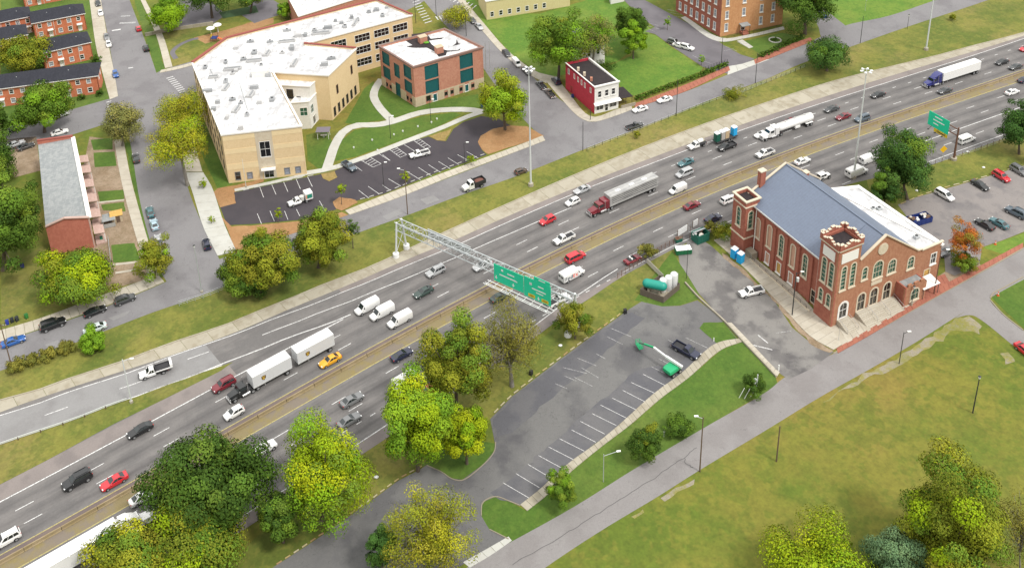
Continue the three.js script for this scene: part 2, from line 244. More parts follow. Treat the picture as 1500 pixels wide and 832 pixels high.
// St James style cross street on the west, running away from the camera
const sjL = smooth(L([[262, 430], [240, 408], [207, 308], [190, 210], [180, 170], [172, 140], [160, 70], [147, 0], [140, -40]]), 4), sjR = smooth(L([[330, 395], [317, 373], [300, 338], [277, 283], [257, 208], [244, 160], [228, 106], [210, 55], [189, 0], [176, -40]]), 4);
struct(sheet('side_street', [...sjL, ...sjR.slice().reverse()], .028, M.street), 'grey side street between the row houses and the tan school');
struct(sheet('cross_street', L([[-60, 235], [0, 224], [75, 207], [140, 186], [215, 163], [290, 133], [300, 84], [235, 103], [172, 141], [95, 163], [0, 196], [-60, 210]]), .024, M.street), 'grey cross street beside the brick row houses');
// street east of the school, and the two beyond
struct(sheet('east_street', smooth(L([[800, 207], [775, 183], [745, 150], [715, 110], [700, 88], [655, 40], [620, 0], [600, -30]]), 4).concat(smooth(L([[650, -30], [676, 0], [720, 50], [760, 92], [800, 130], [840, 160], [868, 180]]), 4)), .028, M.street), 'grey street between the old brick school and the red house');
struct(sheet('north_street', L([[585, 20], [610, 8], [640, -10], [760, -60], [700, -80], [560, -40], [560, 0]]), .022, M.street), 'street crossing behind the school');
struct(sheet('church_street', smooth(L([[640, 832 + 60], [690, 826], [745, 796], [842, 742], [925, 690], [1035, 625], [1125, 573], [1150, 553], [1222, 518], [1300, 476], [1376, 433], [1440, 398], [1500, 363], [1570, 322]]), 4).concat(smooth(L([[1620, 352], [1500, 410], [1452, 436], [1407, 461], [1350, 497], [1280, 538], [1200, 583], [1125, 629], [1025, 689], [965, 727], [885, 775], [800, 831], [720, 892]]), 4)), .02, M.nearStreet), 'pale grey street running past the brick church');
struct(sheet('side_lane', smooth(L([[1400, 466], [1425, 462], [1440, 470], [1480, 502], [1500, 518], [1560, 570]]), 4).concat(smooth(L([[1590, 545], [1500, 484], [1470, 460], [1452, 440], [1460, 428]]), 4)), .028, M.nearStreet), 'grey lane branching off towards the open field');
// ---------------------------------------------------------------- walks along these
function walkBand(name, label, a, b, n, mats, h = .14) { const g = new THREE.Group(); g.name = numbered(name); scene.add(g); struct(g, label); panels(g, 'paving_slab', smooth(L(a), 4), smooth(L(b), 4), n, 0, h, mats); return g; }
walkBand('sidewalk', 'pale sidewalk between school car park and frontage street', [[505, 309], [560, 287], [640, 257], [760, 213], [795, 199]], [[512, 315], [583, 290], [660, 259], [760, 221], [799, 206]], 34, M.walk);
walkBand('sidewalk', 'white sidewalk at the corner of the tan school', [[270, 253], [280, 278], [297, 333], [318, 375]], [[297, 253], [310, 275], [328, 329], [346, 369]], 10, M.whiteWalk);
walkBand('sidewalk', 'beige sidewalk beneath the yellow street trees', [[262, 215], [270, 252]], [[285, 215], [296, 252]], 6, M.walk);
walkBand('sidewalk', 'sidewalk with grass edge in front of the flat roofed row', [[166, 205], [176, 262], [190, 318], [206, 372], [217, 408]], [[180, 205], [191, 262], [206, 318], [222, 372], [233, 406]], 24, M.walk);
walkBand('sidewalk', 'dirt stained sidewalk along the frontage street', [[-20, 490], [60, 466], [130, 440], [200, 414], [230, 402]], [[-20, 507], [57, 482], [160, 446], [205, 428], [240, 413]], 20, M.walk, .12);
walkBand('sidewalk', 'sidewalk in front of the brick row houses', [[130, 0], [140, 70], [150, 110], [160, 146]], [[147, 0], [159, 70], [167, 110], [172, 141]], 22, M.walk);
walkBand('sidewalk', 'sidewalk across the street from the brick row houses', [[205, 0], [228, 52], [241, 100]], [[212, 0], [238, 52], [252, 98]], 18, M.walk);
walkBand('sidewalk', 'sidewalk strip behind the school playground', [[235, 103], [262, 97], [284, 91]], [[233, 107], [262, 101], [284, 95]], 6, M.walk);
walkBand('sidewalk', 'light sidewalk wrapping the red corner house', [[815, 113], [836, 140], [860, 168], [871, 172], [905, 160], [925, 155]], [[790, 107], [822, 145], [853, 175], [868, 179], [910, 167], [927, 160]], 22, M.walk);
walkBand('sidewalk', 'light sidewalk along the lawn beside the east street', [[680, 0], [705, 30], [750, 80], [790, 107], [812, 112]], [[670, 0], [694, 30], [738, 80], [776, 110], [800, 122]], 26, M.walk);
walkBand('brick_sidewalk', 'red brick sidewalk beside the hedge on the frontage street', [[930, 152], [1000, 126], [1068, 97]], [[930, 158], [1002, 135], [1070, 103]], 24, [M.brickWalk]);
walkBand('brick_sidewalk', 'red brick sidewalk in front of the brick apartment lawn', [[1105, 88], [1150, 68], [1188, 55]], [[1107, 94], [1152, 76], [1192, 60]], 16, [M.brickWalk]);
walkBand('driveway_apron', 'white concrete driveway apron at the apartment car park', [[1068, 97], [1086, 94], [1105, 88]], [[1066, 110], [1090, 101], [1128, 87]], 4, M.whiteWalk, .06);
walkBand('church_forecourt', 'pale concrete walk along the side of the church', [[1046, 352], [1084, 386], [1145, 448], [1190, 495], [1222, 513]], [[1066, 346], [1098, 372], [1170, 430], [1217, 480], [1246, 498]], 22, M.walk);
walkBand('church_forecourt', 'pale concrete forecourt before the church steps', [[1216, 478], [1255, 459], [1330, 420]], [[1234, 507], [1270, 488], [1345, 441]], 14, M.walk);
walkBand('brick_sidewalk', 'red brick sidewalk in front of the church', [[1226, 511], [1262, 490], [1340, 443], [1372, 424], [1440, 388], [1500, 356]], [[1228, 518], [1267, 496], [1346, 450], [1378, 432], [1444, 395], [1500, 363]], 40, [M.brickWalk]);
walkBand('brick_sidewalk', 'red brick entrance path under the white canopy', [[1336, 422], [1352, 413], [1385, 402]], [[1345, 441], [1364, 431], [1392, 414]], 8, [M.brickWalk]);
walkBand('walkway', 'beige footway along the edge of the long car park', [[1086, 496], [1050, 503], [1000, 546], [957, 578], [907, 623], [875, 649], [832, 680], [790, 718], [762, 740]], [[1088, 501], [1058, 512], [1010, 553], [966, 586], [922, 624], [885, 652], [837, 691], [800, 727], [772, 749]], 46, M.concrete, .13);
walkBand('walkway', 'white concrete apron where the car park meets the street', [[678, 824], [712, 805], [745, 786]], [[688, 832], [720, 813], [750, 792]], 5, M.whiteWalk, .05);
// kerbs along the frontage street and the church street
{ const k = (name, l, w = .3, h = .14, label = 'concrete kerb') => { const [a, b] = path(smooth(L(l), 4), w); const ra = resample(a, Math.ceil(a.length)), rb = resample(b, Math.ceil(a.length)); const g = new THREE.Group(); g.name = numbered(name); scene.add(g); struct(g, label); for (let i = 0; i + 1 < ra.length; i++) slab('kerb_stone', [ra[i], ra[i + 1], rb[i + 1], rb[i]], 0, h, M.kerb, g); };
  k('kerb', [[705, 756], [707, 737], [725, 728], [747, 735], [762, 741]], .16, .14, 'kerb round the grass tip of the car park'); k('kerb', [[717, 776], [745, 790]], .16, .14, 'kerb at the car park exit');
  k('kerb', [[625, 682], [647, 692], [662, 702], [677, 704], [707, 682], [724, 662], [726, 648]], .16, .14, 'kerb round the grass peninsula'); k('kerb', [[1452, 437], [1456, 430], [1475, 420], [1500, 406]], .25, .13, 'kerb of the corner lawn'); k('kerb', [[1452, 440], [1470, 460], [1500, 484]], .25, .13, 'kerb of the branch lane'); k('kerb', [[1222, 518], [1300, 476], [1376, 433], [1440, 398], [1500, 364]], .35, .1, 'pale kerb of the church street'); }
// ---------------------------------------------------------------- car parks
const lotA = struct(sheet('long_car_park', L([[385, 845], [400, 831], [450, 799], [495, 768], [550, 729], [582, 705], [615, 688], [625, 681], [647, 691], [662, 701], [677, 703], [707, 681], [724, 661], [725, 650], [718, 614], [750, 581], [812, 533], [862, 496], [890, 476], [922, 453], [940, 442], [970, 449], [997, 448], [1022, 440], [1050, 460], [1080, 496], [1050, 504], [1000, 546], [957, 579], [907, 624], [832, 680], [762, 740], [747, 735], [725, 728], [707, 736], [705, 756], [717, 776], [745, 789], [680, 826], [640, 850]]), .028, M.lotA), 'weathered patchy asphalt car park with faded bays');
const lotB = struct(sheet('church_drive', L([[1141, 546], [1156, 556], [1190, 540], [1222, 516], [1190, 504], [1161, 480], [1135, 441], [1100, 408], [1064, 380], [1042, 360], [1030, 352], [1012, 350], [994, 372], [996, 386], [1008, 404], [1024, 430], [1062, 472], [1086, 498]]), .034, M.lotB), 'cracked grey asphalt drive beside the church');
const lotC = struct(sheet('side_car_park', L([[1316, 300], [1330, 293], [1365, 283], [1440, 261], [1500, 243], [1560, 226], [1600, 290], [1500, 340], [1470, 352], [1440, 362], [1436, 386], [1400, 404], [1386, 398], [1384, 372], [1350, 345], [1330, 318]]), .03, M.lotC), 'grey car park on the far side of the church');
const schoolLot = struct(sheet('school_car_park', L([[342, 282], [400, 270], [465, 256], [490, 250], [522, 236], [582, 213], [627, 200], [640, 206], [653, 207], [664, 189], [678, 179], [705, 170], [730, 174], [748, 184], [722, 189], [704, 199], [700, 208], [706, 220], [713, 227], [640, 253], [560, 285], [522, 294], [498, 289], [488, 296], [492, 307], [440, 322], [375, 328], [332, 330], [322, 304]]), .03, M.newAsphalt), 'fresh dark asphalt car park in front of the school');
const aptLot = struct(sheet('apartment_car_park', L([[925, 0], [945, 0], [1010, 35], [1040, 50], [1060, 66], [1086, 80], [1106, 86], [1066, 108], [1030, 98], [985, 68], [960, 50], [945, 46], [960, 40], [935, 22], [905, -10]]), .03, M.farLot), 'dark grey car park beside the brick apartment house');
struct(sheet('alley', L([[1205, 62], [1200, 40], [1190, 20], [1205, 10], [1222, 24], [1240, 38], [1220, 52]]), .026, M.street), 'street mouth beside the big dark tree');
struct(sheet('rear_alley', L([[262, 0], [310, 2], [330, 22], [312, 34], [262, 42], [240, 36]]), .022, M.farLot), 'paved yard behind the school playground');
struct(sheet('rear_court', L([[375, 0], [400, 0], [425, 16], [372, 34], [350, 20]]), .024, M.farLot), 'paved court behind the school');
struct(sheet('gravel_yard', L([[0, 205], [52, 200], [58, 250], [20, 260], [0, 240]]), .024, M.dirt), 'bare dirt yard behind the flat roofed row');
// ---------------------------------------------------------------- lawns and bare ground
const lawn = (name, label, l, m, y = .012) => struct(sheet(name, rough(l, name === 'dirt_verge' ? .9 : name.includes('lawn') ? .12 : .3), y, m), label);
lawn('lawn', 'green lawn strip between the car park and the church street', [[748, 797], [717, 777], [705, 756], [707, 736], [725, 728], [747, 735], [772, 749], [800, 727], [837, 691], [885, 652], [922, 624], [966, 586], [1010, 553], [1058, 512], [1088, 501], [1137, 553], [1141, 566], [1125, 573], [1035, 625], [925, 690], [842, 742]], M.lawn);
lawn('lawn', 'small green lawn island by the church drive', [[1025, 481], [1031, 473], [1060, 472], [1079, 496], [1050, 503]], M.lawn, .06);
lawn('lawn', 'green grass peninsula jutting into the car park', [[610, 688], [625, 681], [647, 691], [662, 701], [677, 703], [707, 681], [724, 661], [725, 650], [690, 645], [640, 660]], M.lawn, .06);
lawn('grass_slope', 'olive grass slope between the highway and the car park', [[330, 832], [450, 710], [540, 655], [640, 596], [720, 545], [800, 490], [880, 425], [925, 392], [960, 372], [990, 360], [1000, 400], [1025, 436], [997, 448], [970, 449], [940, 442], [922, 453], [862, 496], [812, 533], [750, 581], [718, 614], [640, 660], [582, 705], [450, 799], [380, 845]], M.bank, .008);
lawn('lawn', 'green grass corner beside the tank enclosure', [[930, 440], [985, 368], [996, 386], [1008, 404], [1022, 425], [1026, 437], [997, 447], [970, 449], [940, 442]], M.lawn, .016);
lawn('lawn', 'bright corner lawn across the lane from the field', [[1454, 437], [1462, 428], [1500, 408], [1600, 360], [1600, 545], [1500, 480]], M.lawn);
lawn('lawn', 'grass slope behind the side car park', [[1280, 300], [1270, 262], [1310, 246], [1368, 238], [1420, 222], [1500, 192], [1600, 170], [1600, 215], [1440, 260], [1365, 282], [1316, 300], [1330, 318], [1320, 322]], M.bank);
lawn('lawn', 'grass corner between the side car park and church street', [[1440, 363], [1472, 352], [1520, 335], [1520, 348], [1470, 372]], M.bright);
lawn('dirt_bed', 'bare earth bed beside the church corner', [[1386, 398], [1400, 404], [1436, 386], [1440, 392], [1392, 414], [1375, 405]], M.dirt);
lawn('lawn', 'bright lawn behind the hedge beside the red house', [[888, 98], [925, 82], [940, 60], [945, 48], [962, 52], [985, 70], [1030, 99], [1028, 104], [980, 122], [930, 140], [918, 138]], M.bright);
lawn('lawn', 'wide lawn behind the leafy trees', [[668, -20], [720, 18], [790, 20], [860, 0], [905, -10], [935, 24], [955, 44], [940, 62], [905, 90], [860, 100], [815, 112], [790, 107], [750, 80], [705, 30]], M.bright);
lawn('lawn', 'lawn with a round bed before the brick apartment house', [[1090, 60], [1145, 48], [1172, 52], [1180, 56], [1118, 82], [1100, 70]], M.lawn);
lawn('lawn', 'open lawn beside the far end of the frontage street', [[1205, 10], [1240, 38], [1300, 26], [1380, 0], [1420, -16], [1200, -30]], M.bright);
lawn('lawn', 'school front lawn between white paths', [[448, 198], [478, 190], [490, 215], [486, 238], [470, 250], [450, 235]], M.lawn);
lawn('lawn', 'oval school lawn between curved path and car park', [[490, 236], [496, 208], [520, 190], [570, 182], [620, 170], [665, 165], [676, 168], [640, 186], [580, 208], [520, 230]], M.lawn);
lawn('lawn', 'school lawn beside the curved white path', [[505, 180], [533, 130], [548, 118], [543, 140], [552, 160], [566, 175], [520, 182]], M.lawn);
lawn('lawn', 'lawn at the foot of the old brick school', [[556, 116], [600, 150], [640, 148], [700, 138], [705, 158], [650, 158], [610, 163], [575, 173], [556, 152], [549, 138]], M.lawn);
lawn('lawn', 'green strip at the west wall of the tan school', [[262, 100], [282, 95], [340, 270], [318, 276], [296, 230], [282, 180]], M.lawn);
lawn('playground_lawn', 'playground lawn with a curved track', [[236, 46], [300, 36], [330, 56], [300, 78], [284, 91], [250, 99]], M.bank, .014);
lawn('playground_bed', 'sandy playground surface', [[283, 55], [330, 44], [375, 30], [400, 26], [400, 34], [330, 56], [300, 64]], M.mulch, .018);
lawn('verge', 'grass verge along the side street', [[196, 0], [205, 0], [228, 52], [241, 103], [228, 105], [212, 55]], M.lawn);
lawn('verge', 'grass verge beside parked cars on the side street', [[182, 205], [190, 210], [207, 308], [225, 372], [238, 406], [228, 406], [208, 330], [192, 262]], M.lawn);
lawn('lawn', 'dry dirt ground at the foot of the flat roofed row', [[130, 200], [166, 205], [176, 262], [190, 318], [206, 372], [217, 408], [160, 425], [130, 375], [140, 340], [120, 250]], M.dirt);
for (const [l, lab] of [[[[136, 224], [167, 222], [170, 243], [138, 245]], 'small green front lawn by the row house corner porch'], [[[142, 281], [180, 278], [181, 292], [146, 297]], 'small green front lawn with a thin path'], [[[147, 300], [181, 296], [183, 310], [150, 308]], 'small green front lawn below the thin path'], [[[162, 359], [196, 356], [205, 382], [165, 385]], 'green front lawn beside the chain link fence'], [[[132, 205], [164, 202], [164, 219], [136, 220]], 'yellowed front lawn at the cross street end']]) lawn('lawn', lab, l, M.lawn, .03);
lawn('lawn', 'yard below the leafy round tree', [[0, 505], [0, 400], [60, 360], [160, 425], [217, 408], [200, 414], [130, 440], [60, 466]], M.bank, .006);
lawn('lawn', 'lawns between the brick row houses', [[0, 0], [130, 0], [140, 70], [150, 110], [160, 146], [95, 162], [0, 195]], M.lawn, .008);
lawn('dirt_bed', 'tan earth island at the school lot corner', [[704, 199], [722, 189], [748, 184], [772, 185], [797, 199], [760, 212], [715, 226], [706, 219], [700, 208]], M.mulch, .06);
lawn('dirt_bed', 'tan earth island in the school lot', [[487, 296], [497, 289], [520, 293], [524, 297], [500, 309], [492, 306]], M.mulch, .1);
lawn('dirt_bed', 'dry grass island between parking bays', [[470, 255], [490, 251], [494, 260], [482, 266], [473, 262]], M.dryGrass, .1);
lawn('dirt_bed', 'dry grass wedge at the curve of the lot', [[628, 200], [662, 189], [652, 207], [640, 206]], M.dryGrass, .1);
lawn('dirt_bed', 'tan bare strip at the lower end of the school lot', [[316, 310], [330, 332], [375, 330], [440, 324], [500, 311], [510, 315], [420, 345], [345, 372], [330, 330]], M.mulch, .05);
lawn('dirt_bed', 'tan earth strip at the foot of the tan school', [[318, 276], [336, 273], [385, 262], [386, 266], [342, 282], [345, 298], [322, 304], [312, 282]], M.mulch, .05);
lawn('dirt_verge', 'worn gravel verge between street and field', [[1205, 590], [1230, 572], [1285, 540], [1350, 502], [1400, 466], [1420, 463], [1440, 478], [1436, 490], [1400, 484], [1345, 520], [1300, 546], [1282, 548]], M.gravel, .03);
lawn('dirt_verge', 'patch of bare gravel beside the branch lane', [[1466, 518], [1478, 516], [1488, 530], [1474, 534]], M.gravel, .03);
lawn('dirt_verge', 'narrow gravel patch at the roadside below the utility pole', [[968, 730], [1018, 702], [1017, 710], [974, 735]], M.gravel, .03);
lawn('dirt_verge', 'little gravel patch at the edge of the field', [[925, 757], [942, 746], [944, 751], [930, 760]], M.gravel, .03);
lawn('dirt_verge', 'rough kerbside strip beside the church drive', [[1058, 371], [1066, 374], [1148, 450], [1193, 497], [1222, 514], [1216, 517], [1186, 503], [1132, 440], [1060, 378]], M.dirt, .05);
// white school paths
{ const g = new THREE.Group(); g.name = 'school_path'; scene.add(g); struct(g, 'white concrete paths winding across the school lawn');
  const p = (l, w) => { const q = smooth(L(l), 4), [a, b] = path(q, w); panels(g, 'paving_slab', a, b, Math.round(q.length / 2.2), 0, .1, M.whiteWalk, .012); };
  p([[478, 248], [484, 230], [490, 213], [503, 193], [520, 184], [552, 183], [576, 178], [612, 166], [650, 161], [690, 161], [706, 164]], 2.6);
  p([[574, 177], [556, 158], [547, 141], [551, 127], [559, 116]], 2.4); p([[446, 254], [480, 248], [530, 232], [600, 205], [650, 186], [682, 172], [706, 164]], 1.9); p([[343, 279], [400, 267], [446, 256]], 1.2); }
// ---------------------------------------------------------------- painted bays
const bay = (parent, list, m, w = .12, y = .042) => { for (const [a, b, c, d] of list) mark(parent, G(a, b), G(c, d), w, y, m, 'bay_line'); };
const T = (ox, oy, s, l) => l.map(([a, b, c, d]) => [ox + a / s, oy + b / s, ox + c / s, oy + d / s]);
bay(lotA, T(500, 416, 2, [[885, 265, 950, 298], [850, 289, 920, 321], [825, 312, 891, 346], [795, 335, 866, 370], [760, 355, 837, 394], [735, 380, 806, 415], [701, 403, 772, 440], [675, 428, 746, 464], [640, 454, 712, 490], [608, 478, 680, 515], [578, 503, 646, 540], [547, 529, 613, 568], [512, 556, 580, 597], [474, 583, 549, 627]]), M.paintWhite, .1, .046);
const sealed = struct(sheet('sealed_strip', rough([[940, 540], [985, 533], [1020, 520], [1050, 503], [1000, 546], [957, 579], [907, 624], [832, 680], [762, 740], [747, 735], [725, 728], [718, 722], [760, 692], [820, 640], [880, 586]], .7), .036, M.sealed), 'darker sealed band of asphalt under the parking bays'); struct(sheet('sealed_strip', rough([[728, 640], [722, 615], [752, 584], [812, 536], [862, 499], [892, 479], [925, 457], [945, 466], [905, 500], [860, 540], [800, 590], [750, 634]], .7), .036, M.sealed), 'darker sealed band of asphalt along the parking stops');
bay(lotA, [[841, 552.5, 868, 566], [852, 539, 877, 553.5], [954, 537, 976, 548], [966, 526, 985, 536], [1005, 495, 1037, 510], [979, 498, 1000, 509]], M.paintFaded, .1);
bay(lotA, T(750, 416, 4, [[385, 435, 495, 480], [300, 490, 440, 525], [310, 540, 380, 570], [255, 585, 325, 615], [580, 260, 700, 310], [560, 310, 650, 355], [495, 410, 550, 440]]), M.paintFaded, .1);
bay(lotB, T(1060, 480, 8.32, [[425, 92, 545, 190], [370, 215, 600, 272]]), M.paintWhite, .22); bay(lotB, [[1138, 488, 1160, 485]], M.paintFaded, .12);
bay(schoolLot, T(560, 180, 7.5, [[925, 315, 1055, 390], [825, 350, 935, 410], [720, 385, 840, 460], [615, 425, 745, 505], [505, 460, 640, 545], [395, 490, 540, 585], [270, 535, 420, 630], [65, 615, 200, 695], [0, 685, 90, 745], [240, 240, 360, 315], [0, 350, 85, 415], [250, 540, 300, 540]]), M.paintWhite, .13);
bay(schoolLot, T(375, 208, 4, [[370, 345, 403, 405], [300, 205, 328, 262], [232, 215, 258, 275], [160, 235, 185, 292], [90, 250, 115, 308], [20, 265, 42, 325], [5, 420, 30, 480], [80, 405, 105, 465], [165, 405, 185, 455], [235, 395, 255, 435], [600, 283, 660, 330], [655, 260, 720, 305], [580, 140, 620, 170], [720, 70, 780, 108]]), M.paintWhite, .13);
{ const hatch = (q, n) => { const P = q.map(([a, b]) => G(a, b)); for (let i = 0; i < 4; i += 1) mark(schoolLot, P[i], P[(i + 1) % 4], .13, .042, M.paintWhite, 'bay_line'); for (let i = 1; i < n; i++) mark(schoolLot, P[0].clone().lerp(P[3], i / n), P[1].clone().lerp(P[2], (i - .4) / n), .15, .042, M.paintWhite, 'bay_line'); };
  const Z = (l) => l.map(([x, y]) => [560 + x / 7.5, 180 + y / 7.5]); hatch(Z([[75, 290], [155, 270], [265, 350], [195, 380]]), 5); hatch(Z([[345, 195], [405, 175], [530, 265], [470, 285]]), 5); hatch([[527, 234], [540, 229], [558, 240], [546, 245]], 5); }
bay(aptLot, T(750, 0, 4, [[1060, 325, 1100, 345], [1100, 350, 1165, 372], [1250, 270, 1320, 300], [1240, 300, 1300, 285], [1320, 245, 1380, 275], [780, 130, 860, 150], [790, 150, 870, 172], [800, 170, 840, 186], [930, 75, 1030, 90], [910, 55, 990, 72], [960, 95, 1040, 108]]), M.paintFaded, .12);
{ const cw = (label, a, b, n, along) => { const g = new THREE.Group(); g.name = numbered('crosswalk'); scene.add(g); struct(g, label); const A0 = G(...a), B0 = G(...b), dir = G(...along).sub(A0); for (let i = 0; i < n; i++) { const c = A0.clone().lerp(B0, i / (n - 1)); mark(g, c, c.clone().add(dir), .45, .045, M.paintWhite, 'crosswalk_bar'); } };
  cw('white crosswalk bars beside the school', [243, 115], [262, 136], 9, [253, 112]); cw('white crosswalk bars at the row house corner', [155, 150], [161, 178], 9, [162, 148]); cw('worn crosswalk bars behind the old brick school', [602, 0], [622, 34], 10, [612, -3]); cw('worn crosswalk bars at the far corner', [644, -6], [690, 14], 10, [652, -12]); cw('worn crosswalk across the east street', [642, 29], [680, 22], 9, [638, 24]);
  for (const [l, w] of [[[[750, 828], [832, 780], [868, 757], [922, 724], [968, 694], [1002, 671], [1022, 655]], .1], [[[1003, 672], [1006, 680], [1016, 685]], .1]]) { const [a, b] = path(smooth(L(l), 5).map(p => V(p.x + (fbm(p.x / 9, p.z / 9, 2, 5) - .5) * .7, 0, p.z + (fbm(p.z / 9, p.x / 9, 2, 5) - .5) * .7)), w); struct(mesh('tar_seam', ribbonGeo(a, b, .043), M.tar), 'dark tar seam in the street'); }
  const stp = new THREE.Group(); stp.name = 'stop_bar'; scene.add(stp); struct(stp, 'white stop bars on the side street'); mark(stp, G(163, 45), G(176, 43), .9, .045, M.paintWhite); mark(stp, G(176, 24), G(190, 23), .9, .045, M.paintFaded); mark(stp, G(174, 34), G(198, 33), 1.2, .045, M.paintFaded); mark(stp, G(187, 100), G(194, 99), .6, .045, M.paintWhite);
  const pt = (label, l) => struct(sheet('asphalt_patch', L(l), .04, M.ramp), label); pt('pale repair patch in the frontage street near the gantry', [[560, 317], [585, 306], [592, 312], [567, 323]]); pt('pale repair patch in the frontage street by the dump truck', [[615, 292], [635, 286], [644, 293], [625, 300]]); pt('pale repair patch by the parked dark cars', [[158, 466], [190, 455], [184, 462], [165, 470]]); pt('pale repair patch beside the roadside brush', [[65, 505], [84, 498], [88, 507], [70, 513]]); }

// ================================================================ buildings
function wallTex(c1, c2, metres, sd, n = 512, rows = 0, joint = 0) { const o = sd * .21; return tex(n, metres, (u, v) => { const a = fbm(u + o, v - o, 2, 5, N, .6), f = fbm(u * 2, v * 2 + o, 5, 7, N2, 1), st = fbm(u * 3 + o, v * .5, 2, 5, N2, .6); let c = mixc(c1, c2, sm(.3, .7, a * .6 + st * .4)); let k = .86 + .28 * f; if (rows) { const q = (v * rows) % 1; if (q < .14) k *= 1 - joint; } return [c[0] * k, c[1] * k, c[2] * k]; }); }
const B = {
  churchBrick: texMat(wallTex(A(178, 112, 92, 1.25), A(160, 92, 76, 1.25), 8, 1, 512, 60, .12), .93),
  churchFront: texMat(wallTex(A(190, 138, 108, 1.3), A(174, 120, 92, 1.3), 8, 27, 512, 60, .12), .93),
  brick: texMat(wallTex(A(216, 134, 100, 1.2), A(204, 118, 84, 1.2), 8, 2, 512, 60, .1), .93),
  oldBrick: texMat(wallTex(A(206, 150, 126, 1.3), A(192, 132, 110, 1.3), 8, 3, 512, 60, .08), .93),
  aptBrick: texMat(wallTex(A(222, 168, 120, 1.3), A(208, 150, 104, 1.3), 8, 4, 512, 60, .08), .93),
  redPaint: texMat(wallTex(A(200, 56, 76, 1.25), A(186, 48, 66, 1.25), 8, 5, 512, 50, .06), .8),
  salmon: texMat(wallTex(A(206, 128, 108, 1.3), A(192, 114, 96, 1.3), 8, 6, 256), .9), pinkish: texMat(wallTex(A(226, 196, 184, 1.6), A(210, 176, 164, 1.6), 6, 7, 256), .9),
  tan: texMat(wallTex(A(238, 212, 168, 1.22), A(230, 203, 158, 1.22), 6, 8, 512, 18, .05), .9), tanLight: texMat(wallTex(A(244, 222, 178, 1.22), A(238, 214, 168, 1.22), 6, 9, 256, 18, .04), .9),
  beige: texMat(wallTex(A(232, 214, 184, 1.6), A(218, 200, 170, 1.6), 6, 10, 256), .92), cream: texMat(wallTex(A(246, 232, 178, 1.5), A(240, 224, 168, 1.5), 6, 11, 256), .9),
  white: texMat(wallTex([.74, .73, .70], [.66, .65, .62], 6, 12, 256), .85), stone: texMat(wallTex(A(240, 228, 204, 1.5), A(226, 210, 184, 1.5), 3, 13, 256), .9),
  roofWhite: texMat(wallTex([.74, .74, .73], [.40, .40, .41], 26, 14, 512, 10, .07), .75), roofBlue: texMat(wallTex(A(142, 156, 180), A(136, 149, 172), 7, 15, 512, 10, .10), .55),
  roofBlack: texMat(wallTex(A(62, 64, 76), A(50, 52, 64), 7, 16, 512, 24, .12), .9), roofTar: texMat(wallTex(A(52, 44, 48), A(66, 56, 58), 9, 17, 512), .92), roofGrey: texMat(wallTex(A(196, 200, 200), A(172, 178, 180), 12, 18, 512, 14, .10), .8),
  trimWhite: mat([.74, .73, .70], .7), trimStone: mat(A(238, 224, 200, 1.5), .85), trimDark: mat([.05, .05, .055], .6), metal: mat([.42, .43, .44], .45, { metalness: .7 }), galv: mat([.5, .52, .53], .5, { metalness: .55 }), redTrim: mat(A(176, 96, 84, 1.7), .8), brownTrim: mat([.09, .05, .035], .8),
  teal: texMat(wallTex(A(14, 96, 98, 1.2), A(10, 84, 88, 1.2), 5, 19, 256), .7), board: texMat(wallTex(A(232, 186, 160, 1.5), A(220, 170, 146, 1.5), 4, 20, 256), .9), boardYellow: texMat(wallTex(A(232, 190, 110, 1.5), A(216, 172, 92, 1.5), 4, 21, 256), .85),
  oldCoping: mat([.22, .14, .12], .85), unit: mat([.26, .27, .28], .7), unit2: mat([.42, .42, .42], .7), glass: new THREE.MeshPhysicalMaterial({ color: 0x16191b, roughness: .08, metalness: 0, clearcoat: 1, clearcoatRoughness: .05 }), glassGreen: new THREE.MeshPhysicalMaterial({ color: 0x2c5a4a, roughness: .2, clearcoat: .6 }), glassPale: mat(A(176, 182, 196, 1.6), .3),
};
const bgeo = {}; const cached = (k, f) => bgeo[k] ??= f();
function openShape(w, h, arch, gr = 0) { const s = new THREE.Path(), x = w / 2 + gr; if (!arch) { s.moveTo(-x, -gr); s.lineTo(x, -gr); s.lineTo(x, h + gr); s.lineTo(-x, h + gr); s.closePath(); } else { const r = w / 2 + gr, c = h - w / 2; s.moveTo(-x, -gr); s.lineTo(x, -gr); s.lineTo(x, c); for (let i = 1; i <= 10; i++) s.lineTo(r * Math.cos(Math.PI * i / 10), c + r * Math.sin(Math.PI * i / 10)); s.closePath(); } return s; }
// WALL: p0 -> p1 left to right as seen from outside. openings: {u, v, w, h, arch, kind, trim, tw, glass, nx, ny, sill}
function wall(bld, p0, p1, prof, m, ops = [], th = .3, name = 'wall') {
  const Lw = Math.hypot(p1.x - p0.x, p1.z - p0.z), ang = Math.atan2(-(p1.z - p0.z), p1.x - p0.x), org = p0.clone().sub(bld.position);
  const s = new THREE.Shape(); const P = typeof prof === 'number' ? [[0, 0], [Lw, 0], [Lw, prof], [0, prof]] : prof; P.forEach(([x, y], i) => i ? s.lineTo(x, y) : s.moveTo(x, y));
  for (const o of ops) { const q = openShape(o.w, o.h, o.arch); const pts = q.getPoints().map(a => new THREE.Vector2(a.x + o.u, a.y + o.v)); s.holes.push(new THREE.Path(pts)); }
  const g = new THREE.ExtrudeGeometry(s, { depth: th, bevelEnabled: false }); g.translate(0, 0, -th);
  const w = mesh(name, g, m, bld); w.position.copy(org); w.rotation.y = ang;
  for (const o of ops) addOpening(bld, org, ang, o);
  return { L: Lw, ang, org };
}
